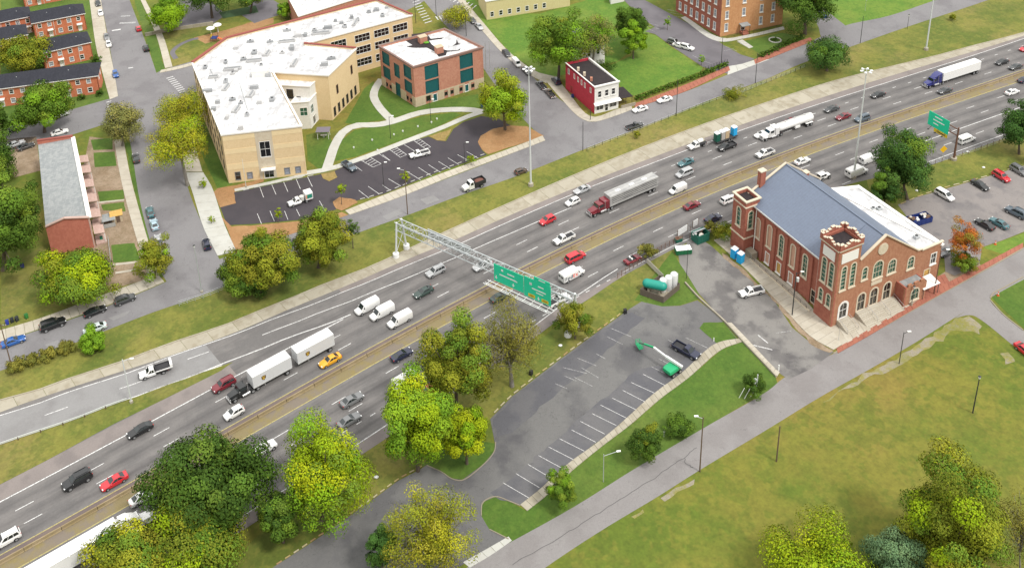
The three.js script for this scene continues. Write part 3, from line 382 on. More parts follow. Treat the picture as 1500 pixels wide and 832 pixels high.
function addOpening(bld, org, ang, o) {
  const tw = o.tw ?? .12, key = [o.w, o.h, o.arch ? 1 : 0, tw, o.nx ?? 2, o.ny ?? 2, o.kind ?? ''].join('|');
  const fg = cached('f' + key, () => { const sh = new THREE.Shape(openShape(o.w, o.h, o.arch, tw).getPoints()); sh.holes.push(new THREE.Path(openShape(o.w, o.h, o.arch, -.05).getPoints())); const g = new THREE.ExtrudeGeometry(sh, { depth: .16, bevelEnabled: false }); g.translate(0, 0, -.1); const l = [g]; const nx = o.nx ?? 2, ny = o.ny ?? 2; for (let i = 1; i < nx; i++) l.push(box(.07, o.h - (o.arch ? .1 : .05), .06, -o.w / 2 + o.w * i / nx, .02, -.1)); for (let i = 1; i < ny; i++) l.push(box(o.w - .06, .07, .06, 0, o.h * i / ny - .035, -.1)); return merge(l); });
  const pg = cached('p' + key, () => { const g = new THREE.ShapeGeometry(new THREE.Shape(openShape(o.w, o.h, o.arch, .02).getPoints())); g.translate(0, 0, -.16); return g; });
  const fr = mesh(o.kind === 'door' ? 'door' : 'window', fg, o.trim ?? B.trimWhite, bld);
  fr.position.copy(org).add(V(Math.cos(ang) * o.u, o.v, -Math.sin(ang) * o.u)); fr.rotation.y = ang;
  mesh(o.kind === 'door' ? 'door_panel' : o.kind === 'board' ? 'board' : 'pane', pg, o.glass ?? B.glass, fr);
  if (o.sill) mesh('sill', cached('s' + key, () => box(o.w + 2 * tw + .2, .22, .34, 0, -.22 - (tw > .12 ? .1 : 0), .05)), o.trim ?? B.trimWhite, fr);
}
// thick plane through coplanar points (convex), t metres thick below its upper face
function plate(pts, t = .2) { const n = V().crossVectors(pts[1].clone().sub(pts[0]), pts[2].clone().sub(pts[0])).normalize(); if (n.y < 0) n.negate(); const P = [], k = pts.length, lo = pts.map(p => p.clone().addScaledVector(n, -t)), tri = (a, b, c) => P.push(a, b, c); const up = V().crossVectors(pts[1].clone().sub(pts[0]), pts[2].clone().sub(pts[0])).dot(n) > 0; const q = up ? pts : pts.slice().reverse(), r = up ? lo : lo.slice().reverse(); for (let i = 1; i + 1 < k; i++) { tri(q[0], q[i], q[i + 1]); tri(r[0], r[i + 1], r[i]); } for (let i = 0; i < k; i++) { const j = (i + 1) % k; tri(q[i], r[i], r[j]); tri(q[i], r[j], q[j]); } const g = new THREE.BufferGeometry().setFromPoints(P); const e1 = q[1].clone().sub(q[0]).normalize(), e2 = V().crossVectors(n, e1); const U = []; for (const p of P) { const d = p.clone().sub(q[0]); U.push(d.dot(e1), d.dot(e2)); } g.setAttribute('uv', new THREE.Float32BufferAttribute(U, 2)); g.computeVertexNormals(); return g; }
const rel = (b, l) => l.map(p => p.clone().sub(b.position));
const dirA = a => V(Math.cos(a * Math.PI / 180), 0, -Math.sin(a * Math.PI / 180));
function parapet(bld, pts, y, h, w, m, name = 'parapet') { const k = pts.length; for (let i = 0; i < k; i++) { const a = pts[i].clone().sub(bld.position), b = pts[(i + 1) % k].clone().sub(bld.position); a.y = b.y = y + h / 2; mesh(name, beam(a, b.clone().addScaledVector(b.clone().sub(a).normalize(), w / 2 - .005 * (i % 2)), w, h + .004 * (i % 2)), m, bld); } }
function roofUnit(bld, p, y, w, h, d, turn, m = B.galv) { const o = mesh('roof_unit', rbox(w, h, d, 0, 0, 0, .06), m, bld); o.position.copy(p.clone().sub(bld.position)); o.position.y = y; o.rotation.y = turn; return o; }

// ---------------------------------------------------------------- the brick church
{
  const O = G(1217, 480), E1 = dirA(26), E2 = dirA(115.5), C = (u, v, y = 0) => O.clone().addScaledVector(E1, u).addScaledVector(E2, v).setY(y);
  const ch = thing('brick_church', 'red brick church with blue grey gabled roof and crenellated corner tower', 'church', O);
  const st = { trim: B.trimStone, tw: .24 }, GW = (u, v, w, h, nx = 2, ny = 4) => ({ u, v, w, h, arch: true, ...st, glass: B.glassGreen, nx, ny, sill: true }), BW = (u, v, w, h) => ({ u, v, w, h, arch: true, ...st, glass: B.board, nx: 1, ny: 1, kind: 'board', sill: true });
  // tower, four walls
  const TH = 19.6, td = 5.1, tw = 6.1;
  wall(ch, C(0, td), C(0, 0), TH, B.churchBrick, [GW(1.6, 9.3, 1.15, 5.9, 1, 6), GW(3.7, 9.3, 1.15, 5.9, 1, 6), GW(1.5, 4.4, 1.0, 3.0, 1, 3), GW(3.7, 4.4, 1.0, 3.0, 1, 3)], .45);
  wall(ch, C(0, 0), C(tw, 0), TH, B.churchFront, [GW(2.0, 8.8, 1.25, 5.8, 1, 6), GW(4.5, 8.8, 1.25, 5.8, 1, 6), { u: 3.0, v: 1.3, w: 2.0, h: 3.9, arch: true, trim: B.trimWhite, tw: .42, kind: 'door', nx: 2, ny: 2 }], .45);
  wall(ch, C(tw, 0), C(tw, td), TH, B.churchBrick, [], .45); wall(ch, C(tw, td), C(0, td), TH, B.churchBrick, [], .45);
  { const t = mesh('tower_roof', flatGeo(rel(ch, [C(.3, .3), C(tw - .3, .3), C(tw - .3, td - .3), C(.3, td - .3)]), TH - .6), B.roofTar, ch);
    const cor = [C(-.1, -.1), C(tw + .1, -.1), C(tw + .1, td + .1), C(-.1, td + .1)];
    for (let i = 0; i < 4; i++) { const a = cor[i].clone().sub(O), b = cor[(i + 1) % 4].clone().sub(O); const lvl = (y, w, h, m, n) => { const p = a.clone().setY(y), q = b.clone().setY(y); mesh(n, beam(p, q, w + .003 * i, h + .004 * i), m, ch); }; lvl(TH - .55, .5, .28, B.trimStone, 'stone_band');
      const dir = b.clone().sub(a), Ls = dir.length(); dir.normalize(); // stepped crenels with a taller middle merlon
      const steps = [[0, .16, 1.35], [.16, .3, .75], [.3, .42, 1.05], [.42, .58, 1.45], [.58, .7, 1.05], [.7, .84, .75], [.84, 1, 1.35]];
      for (const [t0, t1, hh] of steps) { const p = a.clone().addScaledVector(dir, Ls * t0 + .02), q = a.clone().addScaledVector(dir, Ls * t1 - .02); const mr = mesh('merlon', beam(p.clone().setY(TH - .4 + hh / 2), q.clone().setY(TH - .4 + hh / 2), .5 - .004 * i, hh), B.churchBrick, ch); mesh('coping', beam(p.clone().setY(TH - .4 + hh + .05), q.clone().setY(TH - .4 + hh + .05), .58 - .004 * i, .12), B.trimStone, mr); } }
    for (const [a, b, y0, h] of [[C(.9, -.02), C(5.3, -.02), 15.6, 2.3], [C(-.02, 4.2), C(-.02, .9), 15.8, 2.3]]) { const p = a.clone().sub(O).setY(y0 + h / 2), q = b.clone().sub(O).setY(y0 + h / 2); mesh('white_panel', beam(p, q, .16, h), B.trimWhite, ch); } }
  // nave: left wall with pilasters
  const nu = 1.5, EH = 12.7;
  wall(ch, C(nu, 30), C(nu, td), EH, B.churchBrick, [BW(30 - 25.6, 5, 1.3, 5), BW(30 - 21.7, 5, 1.3, 5.6), GW(30 - 17.8, 5, 1.3, 5.6, 2, 5), BW(30 - 14.1, 5, 1.3, 5.6), GW(30 - 10.3, 5, 1.3, 5.6, 2, 5), { u: 30 - 21.8, v: .5, w: 1.3, h: 2.8, kind: 'board', glass: B.board, nx: 1, ny: 1, sill: true }, { u: 30 - 18, v: .5, w: 1.3, h: 2.8, kind: 'board', glass: B.boardYellow, nx: 1, ny: 1, sill: true }, { u: 30 - 14.1, v: .5, w: 1.3, h: 2.8, kind: 'board', glass: B.board, nx: 1, ny: 1, sill: true }, { u: 30 - 7, v: .5, w: 1.4, h: 3.2, kind: 'door', nx: 1, ny: 2, trim: B.trimStone }], .4);
  for (const v of [23.7, 19.8, 16, 12.2, 8.2]) { const p = C(nu - .18, v).sub(O).setY(0), q = p.clone().setY(EH - 1.2); const o = mesh('pilaster', box(.7, EH - 1.2, .36), B.churchBrick, ch); o.position.copy(p); o.rotation.y = Math.atan2(-(E2.z), E2.x); }
  for (const v of [26.2, 6.2]) mesh('downpipe', bar(C(nu - .25, v).sub(O).setY(.2), C(nu - .25, v).sub(O).setY(EH - .3), .11, 8), B.trimWhite, ch);
  // front gable, annex front and back gable
  const bf = C(tw, 0), gU = u => u - tw, uA = 30;
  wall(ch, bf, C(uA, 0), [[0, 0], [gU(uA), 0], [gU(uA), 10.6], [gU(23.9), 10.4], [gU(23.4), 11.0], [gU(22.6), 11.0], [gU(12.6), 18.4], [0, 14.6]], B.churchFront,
    [GW(gU(7.9), 9.2, 1.3, 3.0, 1, 3), GW(gU(11.6), 8.2, 2.5, 4.2, 3, 3), GW(gU(15.6), 7.9, 2.1, 3.4, 3, 3), GW(gU(21.2), 6.9, 1.7, 3.0, 2, 3), { u: gU(28), v: 5.6, w: 1.5, h: 2.7, tw: .16, nx: 2, ny: 2, sill: true }, { u: gU(26.6), v: 1.6, w: 1.7, h: 3.0, kind: 'board', glass: B.boardYellow, nx: 1, ny: 1, trim: B.trimStone },
      ...[7.9, 11.4, 15.1].map(u => ({ u: gU(u), v: 1.3, w: 2.0, h: 4.3, arch: true, trim: B.trimStone, tw: .3, kind: 'door', nx: 2, ny: 2 }))], .45);
  { const rp = C(12.2, 0).sub(O), a = Math.atan2(-E1.z, E1.x); const ro = mesh('round_window', new THREE.CylinderGeometry(1.35, 1.35, .2, 28).rotateX(Math.PI / 2).translate(0, 15.3, .06), B.trimStone, ch); ro.position.copy(rp); ro.rotation.y = a; mesh('pane', new THREE.CylinderGeometry(1.05, 1.05, .2, 28).rotateX(Math.PI / 2).translate(0, 15.3, .09), B.stone, ro); const pq = mesh('plaque', box(3, .8, .14, 0, 6.7, .08), B.trimStone, ch); pq.position.copy(C(11.6, 0).sub(O)); pq.rotation.y = a; }
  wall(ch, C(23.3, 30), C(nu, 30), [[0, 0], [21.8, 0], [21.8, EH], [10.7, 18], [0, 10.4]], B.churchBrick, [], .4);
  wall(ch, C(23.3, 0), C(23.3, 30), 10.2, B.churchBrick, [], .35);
  // roof planes of standing seam metal
  const RB = 30.4, rf = .3; const R = (l, t) => l.map(([u, v, y]) => C(u, v, y).sub(V(O.x, 0, O.z)));
  const rl = mesh('roof', plate(R([[nu - .35, td, EH + .1], [12.6, td, 18.12], [12.6, RB, 18.12], [nu - .35, RB, EH + .1]]), .22), B.roofBlue, ch); mesh('roof', plate(R([[12.6, rf, 18.1], [23.5, rf, 10.35], [23.5, RB, 10.35], [12.6, RB, 18.1]]), .22), B.roofBlue, ch); mesh('roof', plate(R([[tw - .2, rf, 14.5], [12.6, rf, 18.11], [12.6, td + .1, 18.11], [tw - .2, td + .1, 14.5]]), .22), B.roofBlue, ch);
  mesh('ridge_cap', beam(...R([[12.6, .2, 18.18], [12.6, RB + .1, 18.18]]), .35, .14), B.roofBlue, ch);
  mesh('eave_trim', beam(...R([[nu - .42, td, EH - .12], [nu - .42, RB, EH - .12]]), .22, .3), B.trimWhite, ch); mesh('gutter', beam(...R([[nu - .62, td + .3, EH + .08], [nu - .62, RB, EH + .08]]), .2, .16), B.galv, ch);
  for (const l of [[[tw, -.05, 14.85], [12.6, -.05, 18.65]], [[12.6, -.05, 18.65], [22.7, -.05, 11.2]], [[22.6, -.05, 11.15], [23.9, -.05, 11.1]], [[23.9, -.06, 10.75], [uA + .2, -.06, 10.82]]]) mesh('coping', beam(...R(l), .55, .24), B.trimStone, ch);
  for (const l of [[[nu - .4, RB, EH + .4], [12.6, RB, 18.5]], [[12.6, RB, 18.5], [23.6, RB, 10.7]]]) mesh('coping', beam(...R(l), .5, .24), B.trimStone, ch);
  // annex with white membrane roof
  wall(ch, C(uA, 0), C(30, 24.4), 9.9, B.churchBrick, [GW(6, 4.4, 1.4, 3, 2, 3), GW(12, 4.4, 1.4, 3, 2, 3)], .35); wall(ch, C(30, 24.4), C(23.5, 26.6), 9.9, B.churchBrick, [], .35);
  mesh('annex_roof', flatGeo(rel(ch, [C(23.5, .35), C(uA - .2, .35), C(29.8, 24.2), C(23.5, 26.4)]), 9.75), B.roofWhite, ch); parapet(ch, [C(uA, .1), C(30, 24.4), C(23.6, 26.6)], 9.7, .3, .9, B.trimWhite);
  for (const [u, v, w] of [[27.6, 15.6, 1.1], [26.4, 16.2, .9], [27, 4.2, 1.1]]) { const o = roofUnit(ch, C(u, v), 9.76, w, .7, w * .9, .4, B.galv); mesh('fan', cyl(.32, .32, .12, 0, .7, 0, 12), B.trimDark, o); }
  // rear tower block and chimneys
  const bt = [[-1.2, 31.4], [-1.2, 26.9], [2.6, 26.9], [2.6, 31.4]].map(([u, v]) => C(u, v));
  for (let i = 0; i < 4; i++) wall(ch, bt[i], bt[(i + 1) % 4], 14.4, B.churchBrick, i === 0 ? [GW(2.2, 7, 1.2, 4.8, 1, 4)] : i === 1 ? [GW(1.5, 7, 1.2, 4.6, 1, 4)] : [], .35, 'tower_wall');
  parapet(ch, bt, 14.3, .3, .55, B.trimStone, 'coping'); parapet(ch, bt, 12.9, .22, .5, B.trimStone, 'stone_band'); parapet(ch, bt, 4.6, .25, .46, B.trimStone, 'stone_band'); mesh('tower_roof', flatGeo(rel(ch, [C(-.9, 31.1), C(-.9, 27.2), C(2.3, 27.2), C(2.3, 31.1)]), 13.7), B.roofTar, ch);
  for (const [u, v, w, y] of [[5.6, 30.3, 1.5, 18.6], [18.2, 29.6, 1.0, 14.6]]) { const o = mesh('chimney', rbox(w, y - 9, 1.1, 0, 9, 0, .03), B.churchBrick, ch); o.position.copy(C(u, v).sub(O)); o.rotation.y = .5; mesh('coping', box(w + .25, .25, 1.35, 0, y, 0), B.trimStone, o); }
  // porch block, steps, rails, canopies
  const pb = [[17.6, 0], [17.6, -2.6], [23.8, -2.6], [23.8, 0]].map(([u, v]) => C(u, v)); wall(ch, pb[0], pb[1], 5.0, B.churchBrick, [], .35, 'porch_wall'); wall(ch, pb[1], pb[2], [[0, 0], [6.2, 0], [6.2, 4.6], [5.4, 4.6], [5.4, 5.4], [4.4, 5.4], [4.4, 4.8], [3.8, 4.8], [3.8, 5.4], [2.6, 5.4], [2.6, 4.8], [1.8, 4.8], [1.8, 5.4], [.8, 5.4], [.8, 4.7], [0, 4.7]], B.churchFront, [GW(3, .9, 2.2, 2.9, 3, 2)], .35, 'porch_wall'); wall(ch, pb[2], pb[3], 4.6, B.churchBrick, [], .35, 'porch_wall'); mesh('porch_roof', flatGeo(rel(ch, [C(17.8, 0), C(17.8, -2.3), C(23.6, -2.3), C(23.6, 0)]), 4.5), B.roofGrey, ch);
  const step = (u0, u1, n, dep) => { for (let i = 0; i < n; i++) slab('step', rel(ch, [C(u0, 0), C(u1, 0), C(u1, -dep * (n - i) - .6), C(u0, -dep * (n - i) - .6)]), .1 + i * .15, .15, M.walk[i % 3], ch); };
  step(6.6, 17.2, 8, .36); step(1.6, 4.6, 8, .34);
  for (const u of [9.6, 13.2, 17.1]) { const a = C(u, -.3).sub(O), b = C(u, -3.4).sub(O); mesh('handrail', merge([bar(a.clone().setY(2.2), b.clone().setY(1.15), .04), bar(a.clone().setY(1.2), a.clone().setY(2.2), .04), bar(b.clone().setY(.1), b.clone().setY(1.15), .04), bar(a.clone().lerp(b, .5).setY(.6), a.clone().lerp(b, .5).setY(1.68), .03)]), B.metal, ch); }
  for (const v of [1.6, 4.5]) mesh('handrail', merge([bar(C(v, -.3).sub(O).setY(2.1), C(v, -3.2).sub(O).setY(1.1), .04), bar(C(v, -3.2).sub(O).setY(.1), C(v, -3.2).sub(O).setY(1.1), .04)]), B.metal, ch);
  { const a = C(25.2, -.2).sub(O), o = mesh('entrance_canopy', plate([V(-2.4, 3.3, 0), V(2.4, 3.3, 0), V(2.4, 2.8, 2.8), V(-2.4, 2.8, 2.8)], .14), B.trimWhite, ch); o.position.copy(a); o.rotation.y = Math.atan2(-E1.z, E1.x); for (const x of [-2.2, 2.2]) mesh('canopy_post', cyl(.06, .06, 2.75, x, 0, 2.6, 8), B.trimDark, o); }
  // low brick wall and rail along the side area
  for (let v = 6.5; v < 25; v += 1.9) { const a = C(-.6, v).sub(O), b = C(-.6, v + 1.8).sub(O); mesh('area_rail', merge([bar(a.clone().setY(1.1), b.clone().setY(1.1), .035), bar(a.clone().setY(.6), b.clone().setY(.6), .03), bar(a.clone().setY(.1), a.clone().setY(1.1), .035)]), B.trimDark, ch); }
  mesh('area_wall', beam(C(-.6, 5.6).sub(O).setY(.2), C(-.6, 25).sub(O).setY(.2), .3, .4), B.trimStone, ch);
  mesh('side_stair', merge([beam(C(.3, 24.6).sub(O).setY(.9), C(.3, 27).sub(O).setY(.9), 1.6, 1.7)]), M.concrete[1], ch);
}
// ---------------------------------------------------------------- generic helpers for plain prisms
function prism(bld, pts, h, m, opsBy = {}, th = .3) { pts.forEach((p, i) => wall(bld, p, pts[(i + 1) % pts.length], h, typeof m === 'object' && m.length ? m[i] : m, opsBy[i] ?? [], th)); }
// ---------------------------------------------------------------- tan school
{
  const H = 14.6, top = l => l.map(([a, b]) => { const p = G(a, b, H); p.y = 0; return p; });
  // roof outline in plan, counter-clockwise from the near left corner (walls seen from outside run left to right)
  const P = top([[324, 197], [441, 184], [399, 105], [480, 110], [521, 71], [445, 64], [603, 22], [551, 0], [331, 56], [298, 80], [281, 92]]);
  const b = thing('tan_school', 'large tan brick school with white flat roofs and angled wings', 'school', P[0]);
  const nw = (u, v, w = 1.3, h = 1.9, glass = B.glassPale) => ({ u, v, w, h, nx: 1, ny: 2, glass, tw: .1, trim: B.metal });
  const front = [{ u: 10.2, v: 6.6, w: 2.6, h: 4.6, nx: 2, ny: 2, trim: B.trimWhite }, { u: 10.4, v: .25, w: 2.4, h: 2.9, kind: 'door', nx: 2, ny: 1 }, nw(2.5, .7, 1.3, 2.4, B.glass), nw(5.5, .7), nw(15, .7), nw(17.8, .7)];
  const westL = P[10].distanceTo(P[0]), west = []; for (let i = 0; i < 9; i++) for (const y of [2.2, 6.4, 10.6]) west.push({ u: 2.6 + i * (westL - 5) / 8.4, v: y, w: 1.1, h: 2.6, nx: 1, ny: 2, trim: B.trimDark, tw: .08 });
  const wing = [], wl = P[5].distanceTo(P[6]); for (const f of [.3, .52, .7, .88]) for (const y of [2, 6.2, 10.2]) wing.push({ u: wl * f, v: y, w: 5.0, h: 2.5, nx: 4, ny: 2, trim: B.trimWhite, tw: .1 });
  const mid = [], ml = P[3].distanceTo(P[4]); for (let i = 0; i < 6; i++) mid.push({ u: ml * (.1 + i * .15), v: .6, w: 1.1, h: 2.8, nx: 1, ny: 2, trim: B.trimDark, tw: .08 }); mid.push({ u: ml * .25, v: 6.6, w: .9, h: 2.6, nx: 1, ny: 2, trim: B.brownTrim }, { u: ml * .78, v: 8.2, w: .9, h: 2.6, nx: 1, ny: 2, trim: B.brownTrim });
  prism(b, P, H, B.tan, { 0: front, 10: west, 5: wing, 3: mid.filter(o => o.u < ml - 1) });
  // lighter bands and the pale centre strip on the front
  const f0 = P[0].clone().sub(b.position), ang = Math.atan2(-(P[1].z - P[0].z), P[1].x - P[0].x), FL = P[0].distanceTo(P[1]);
  const fb = (n, u0, u1, y0, y1, m, d = .05) => { const o = mesh(n, box(u1 - u0, y1 - y0, d, (u0 + u1) / 2, y0, d / 2), m, b); o.position.copy(f0); o.rotation.y = ang; return o; };
  for (const [y0, y1] of [[3.9, 5.6], [8.6, 10.0], [12.6, 14.6]]) { fb('brick_band', .01, 8, y0, y1, B.tanLight); fb('brick_band', 12.3, FL - .01, y0, y1, B.tanLight); }
  fb('centre_panel', 8.02, 8.75, .1, 14.2, B.stone, .08); fb('centre_panel', 11.6, 12.28, .1, 14.2, B.stone, .08); fb('centre_panel', 8.77, 11.58, 3.6, 6.4, B.stone, .08); fb('centre_panel', 8.77, 11.58, 11.5, 14.2, B.stone, .08);
  { const c = fb('door_canopy', 8.6, 12.2, 3.15, 3.4, B.trimWhite, 1.3); }
  { const s = new THREE.Shape(rel(b, P).map(p => new THREE.Vector2(p.x, -p.z))); const g = new THREE.ShapeGeometry(s); g.rotateX(-Math.PI / 2); g.translate(0, H - .35, 0); mesh('roof', g, B.roofWhite, b); }
  parapet(b, P, H - .3, .42, .5, B.trimWhite);
  for (const [i, j] of [[7, 8], [8, 9], [9, 10]]) { const a = P[i].clone().sub(b.position).setY(H + .28), q = P[j].clone().sub(b.position).setY(H + .28); mesh('red_coping', beam(a, q, .9, .3), B.redTrim, b); } { const a = P[4].clone().sub(b.position).setY(H + .3), q = P[5].clone().sub(b.position).setY(H + .3); mesh('red_coping', beam(a, q, .7, .34), B.redTrim, b); } { const a = P[6].clone().sub(b.position).setY(H + .3), q = P[7].clone().sub(b.position).setY(H + .3); mesh('red_coping', beam(a, q, .6, .34), B.redTrim, b); }
  // roof plant
  const ru = [[303, 133], [318, 150], [332, 172], [345, 103], [352, 150], [361, 167], [372, 128], [379, 150], [330, 90], [340, 107], [382, 95], [300, 98], [413, 77], [427, 70], [330, 118], [447, 51], [460, 44], [474, 46], [491, 30], [500, 33], [524, 28], [540, 17], [551, 14], [566, 10], [480, 40], [420, 44], [436, 52], [505, 38], [372, 76], [356, 86], [485, 85], [475, 94], [392, 110], [352, 188], [312, 160], [366, 60], [345, 70], [395, 60], [515, 25], [560, 22], [340, 145], [398, 145]];
  for (const [x, y] of ru) { const p = G(x, y, H); const w = rr(.9, 2.6), o = roofUnit(b, p.setY(0), H - .34, w, rr(.4, 1.2), rr(.7, 1.5), ang + (rnd() < .3 ? 1.57 : 0), pick([B.unit, B.unit2, B.unit, B.metal])); if (w > 1.2) mesh('fan', cyl(.28, .28, .1, 0, o.geometry.boundingBox ? .8 : .8, 0, 10), B.trimDark, o); }
  for (const [x, y, w, d] of [[340, 100, 5, 1.6], [372, 88, 4.4, 1.3], [330, 128, 3.4, 1.4], [366, 138, 3, 1.8], [345, 160, 3.2, 1.6], [420, 60, 5, 1.2], [470, 48, 5.5, 1.2], [520, 32, 5, 1.2], [390, 78, 3, 1.6], [312, 112, 2.6, 1.4], [430, 92, 4, 1.4]]) { const o = roofUnit(b, G(x, y, H).setY(0), H - .34, w, .7, d, ang + (rnd() < .5 ? 0 : 1.3), B.unit2); mesh('duct', box(w * .9, .25, .4, 0, .7, d * .2), B.unit, o); }
  for (const [a, c] of [[[350, 120], [362, 160]], [[307, 100], [316, 118]], [[395, 62], [430, 52]], [[440, 50], [520, 27]]]) { const p = G(...a, H).sub(b.position).setY(H - .2), q = G(...c, H).sub(b.position).setY(H - .2); mesh('roof_pipe', bar(p, q, .09, 6), B.galv, b); }
  { const o = mesh('stair_penthouse', rbox(4.6, 2.0, 3.0, 0, H - .35, 0, .05), B.white, b); const p = G(381, 108, H).sub(b.position).setY(0); o.position.copy(p); o.rotation.y = ang; }
}
{ // white entrance block between the wings, its own lower roof
  const H = 12.2, top = l => l.map(([a, b]) => G(a, b, H).setY(0)); const P = top([[412, 125], [453, 127], [469, 112], [402, 112]]);
  const b = thing('white_entrance_block', 'white rendered entrance block with corner window between the tan wings', 'building', P[0]);
  prism(b, [P[0], P[1], P[2], P[3]], H, B.white, { 0: [{ u: 2.2, v: 8.2, w: 1.7, h: 2.8, nx: 1, ny: 1, trim: B.trimDark }, { u: 4.6, v: 6.6, w: .9, h: 2.2, nx: 1, ny: 1, trim: B.trimDark }, { u: 4.8, v: 2.4, w: .9, h: 2.0, nx: 1, ny: 1, trim: B.trimDark }] });
  mesh('roof', flatGeo(rel(b, P), H + .02), B.roofWhite, b); parapet(b, P, H - .05, .3, .4, B.trimWhite);
  const b2 = thing('white_entrance_wing', 'low white entrance wing with a green corner window by the school path', 'building', G(415, 189));
  const Q = [[430, 190], [456, 188], [475, 165], [452, 163]].map(([x, y]) => G(x, y)); Q.unshift(); b2.position.copy(Q[0]);
  prism(b2, Q, 8.6, B.white, { 0: [{ u: 3.3, v: 4.2, w: 2.0, h: 2.6, nx: 2, ny: 2, glass: B.glassGreen }], 1: [{ u: 1.6, v: 4.2, w: 1.7, h: 2.6, nx: 2, ny: 2, glass: B.glassGreen }, { u: 2.6, v: .3, w: 2.2, h: 2.6, nx: 2, ny: 1, kind: 'door' }] }); mesh('roof', flatGeo(rel(b2, Q), 8.62), B.roofWhite, b2); parapet(b2, Q, 8.5, .28, .4, B.trimWhite);
}
// ---------------------------------------------------------------- old brick school
{
  const H = 13.2, P = [[605, 98], [707, 69], [651, 42], [555, 67.5]].map(([x, y]) => G(x, y, H).setY(0)), b = thing('old_brick_school', 'old salmon brick school with teal boarded windows and patched white roof', 'school', P[0]);
  const tw_ = (u, v, w = 4.2, h = 4.2) => ({ u, v, w, h, nx: 1, ny: 1, kind: 'board', glass: B.teal, trim: B.teal, tw: .08 }), lo = (u, w = .9, h = 1.1, v = .9) => ({ u, v, w, h, nx: 1, ny: 1, trim: B.trimDark, tw: .06 });
  const sL = P[3].distanceTo(P[0]);
  prism(b, P, H, B.oldBrick, { 0: [tw_(5.7, 8.0), tw_(5.7, 3.4, 4.2, 3.9), tw_(17.2, 8.2), tw_(17.2, 3.5, 4.2, 3.9), lo(4.2, 1.3, 1.6), { u: 6.4, v: .1, w: 1.3, h: 2.4, kind: 'door', nx: 1, ny: 1, glass: B.teal }, lo(10), lo(12), lo(15), { u: 17, v: .1, w: 1.2, h: 2.3, kind: 'door', nx: 1, ny: 1, glass: B.teal }, lo(19)], 3: [tw_(sL - 3.2, 8.4, 3.6, 3.8), tw_(sL - 3.2, 3.7, 3.6, 3.6), tw_(sL - 8.9, 6.4, 2.6, 4.2), { u: sL - 8.9, v: .2, w: 2.2, h: 4, kind: 'board', glass: B.teal, trim: B.teal, nx: 1, ny: 1 }, tw_(sL - 14.6, 8.4, 3.6, 3.8), tw_(sL - 14.6, 3.7, 3.6, 3.6), lo(sL - 2.2), lo(sL - 4), lo(sL - 13), lo(sL - 15)] }, .35);
  // pale rendered ground storey set just proud of the brick, in lengths between the openings
  const ang = Math.atan2(-(P[1].z - P[0].z), P[1].x - P[0].x), fl = P[0].distanceTo(P[1]); for (const [u0, u1] of [[.0, 3.3], [5.1, 5.6], [7.2, 9.4], [10.6, 11.4], [12.6, 14.4], [15.6, 16.3], [17.7, 18.4], [19.6, fl]]) { const o = mesh('rendered_base', box(u1 - u0, 3.1, .08, (u0 + u1) / 2, .02, .04), B.beige, b); o.rotation.y = ang; } for (const [u0, u1] of [[3.3, 5.1], [9.4, 10.6], [11.4, 12.6], [14.4, 15.6], [18.4, 19.6]]) { const o = mesh('rendered_base', box(u1 - u0, .5, .08, (u0 + u1) / 2, 2.62, .04), B.beige, b); o.rotation.y = ang; }
  const a3 = Math.atan2(-(P[0].z - P[3].z), P[0].x - P[3].x); for (const [u0, u1] of [[0, sL - 15.6], [sL - 12.4, sL - 10.2], [sL - 7.6, sL - 4.6], [sL - 1.6, sL - .02]]) { const o = mesh('rendered_base', box(u1 - u0, 3.1, .08, (u0 + u1) / 2, .02, .04), B.beige, b); o.position.copy(P[3].clone().sub(P[0])); o.rotation.y = a3; }
  mesh('roof', flatGeo(rel(b, P), H - .4), B.roofWhite, b); parapet(b, P, H - .3, .5, .55, B.oldCoping);
  const poly = (l) => sheet('tar_patch', rel(b, l.map(([x, y]) => G(x, y, H - .4))), H - .385, B.roofTar, b);
  const K = l => l.map(([x, y]) => [540 + x / 7.5, 30 + y / 7.5]); poly(K([[400, 220], [470, 180], [470, 150], [560, 140], [690, 110], [650, 160], [680, 200], [830, 185], [800, 205], [660, 220], [690, 260], [730, 290], [870, 330], [980, 325], [1010, 300], [975, 290], [1000, 330], [860, 345], [850, 380], [770, 400], [720, 340], [640, 300], [480, 300], [410, 290], [480, 270]])); poly(K([[920, 280], [960, 250], [965, 205], [985, 250], [1010, 258], [975, 268]]));
  for (const [x, y, w] of [[619, 60, 2.4], [643, 75, 2.2]]) { const o = roofUnit(b, G(x, y, H).setY(0), H - .4, w, 2.0, 1.8, ang, B.oldBrick); mesh('chimney_cap', box(w + .2, .15, 2, 0, 2, 0), B.beige, o); }
  const gt = mesh('green_tarp', new THREE.IcosahedronGeometry(.9, 1).scale(1.1, .35, .8), mat(A(120, 200, 50), .7), b); gt.position.copy(G(624, 62, H - .2).sub(b.position)).setY(H - .2);
}
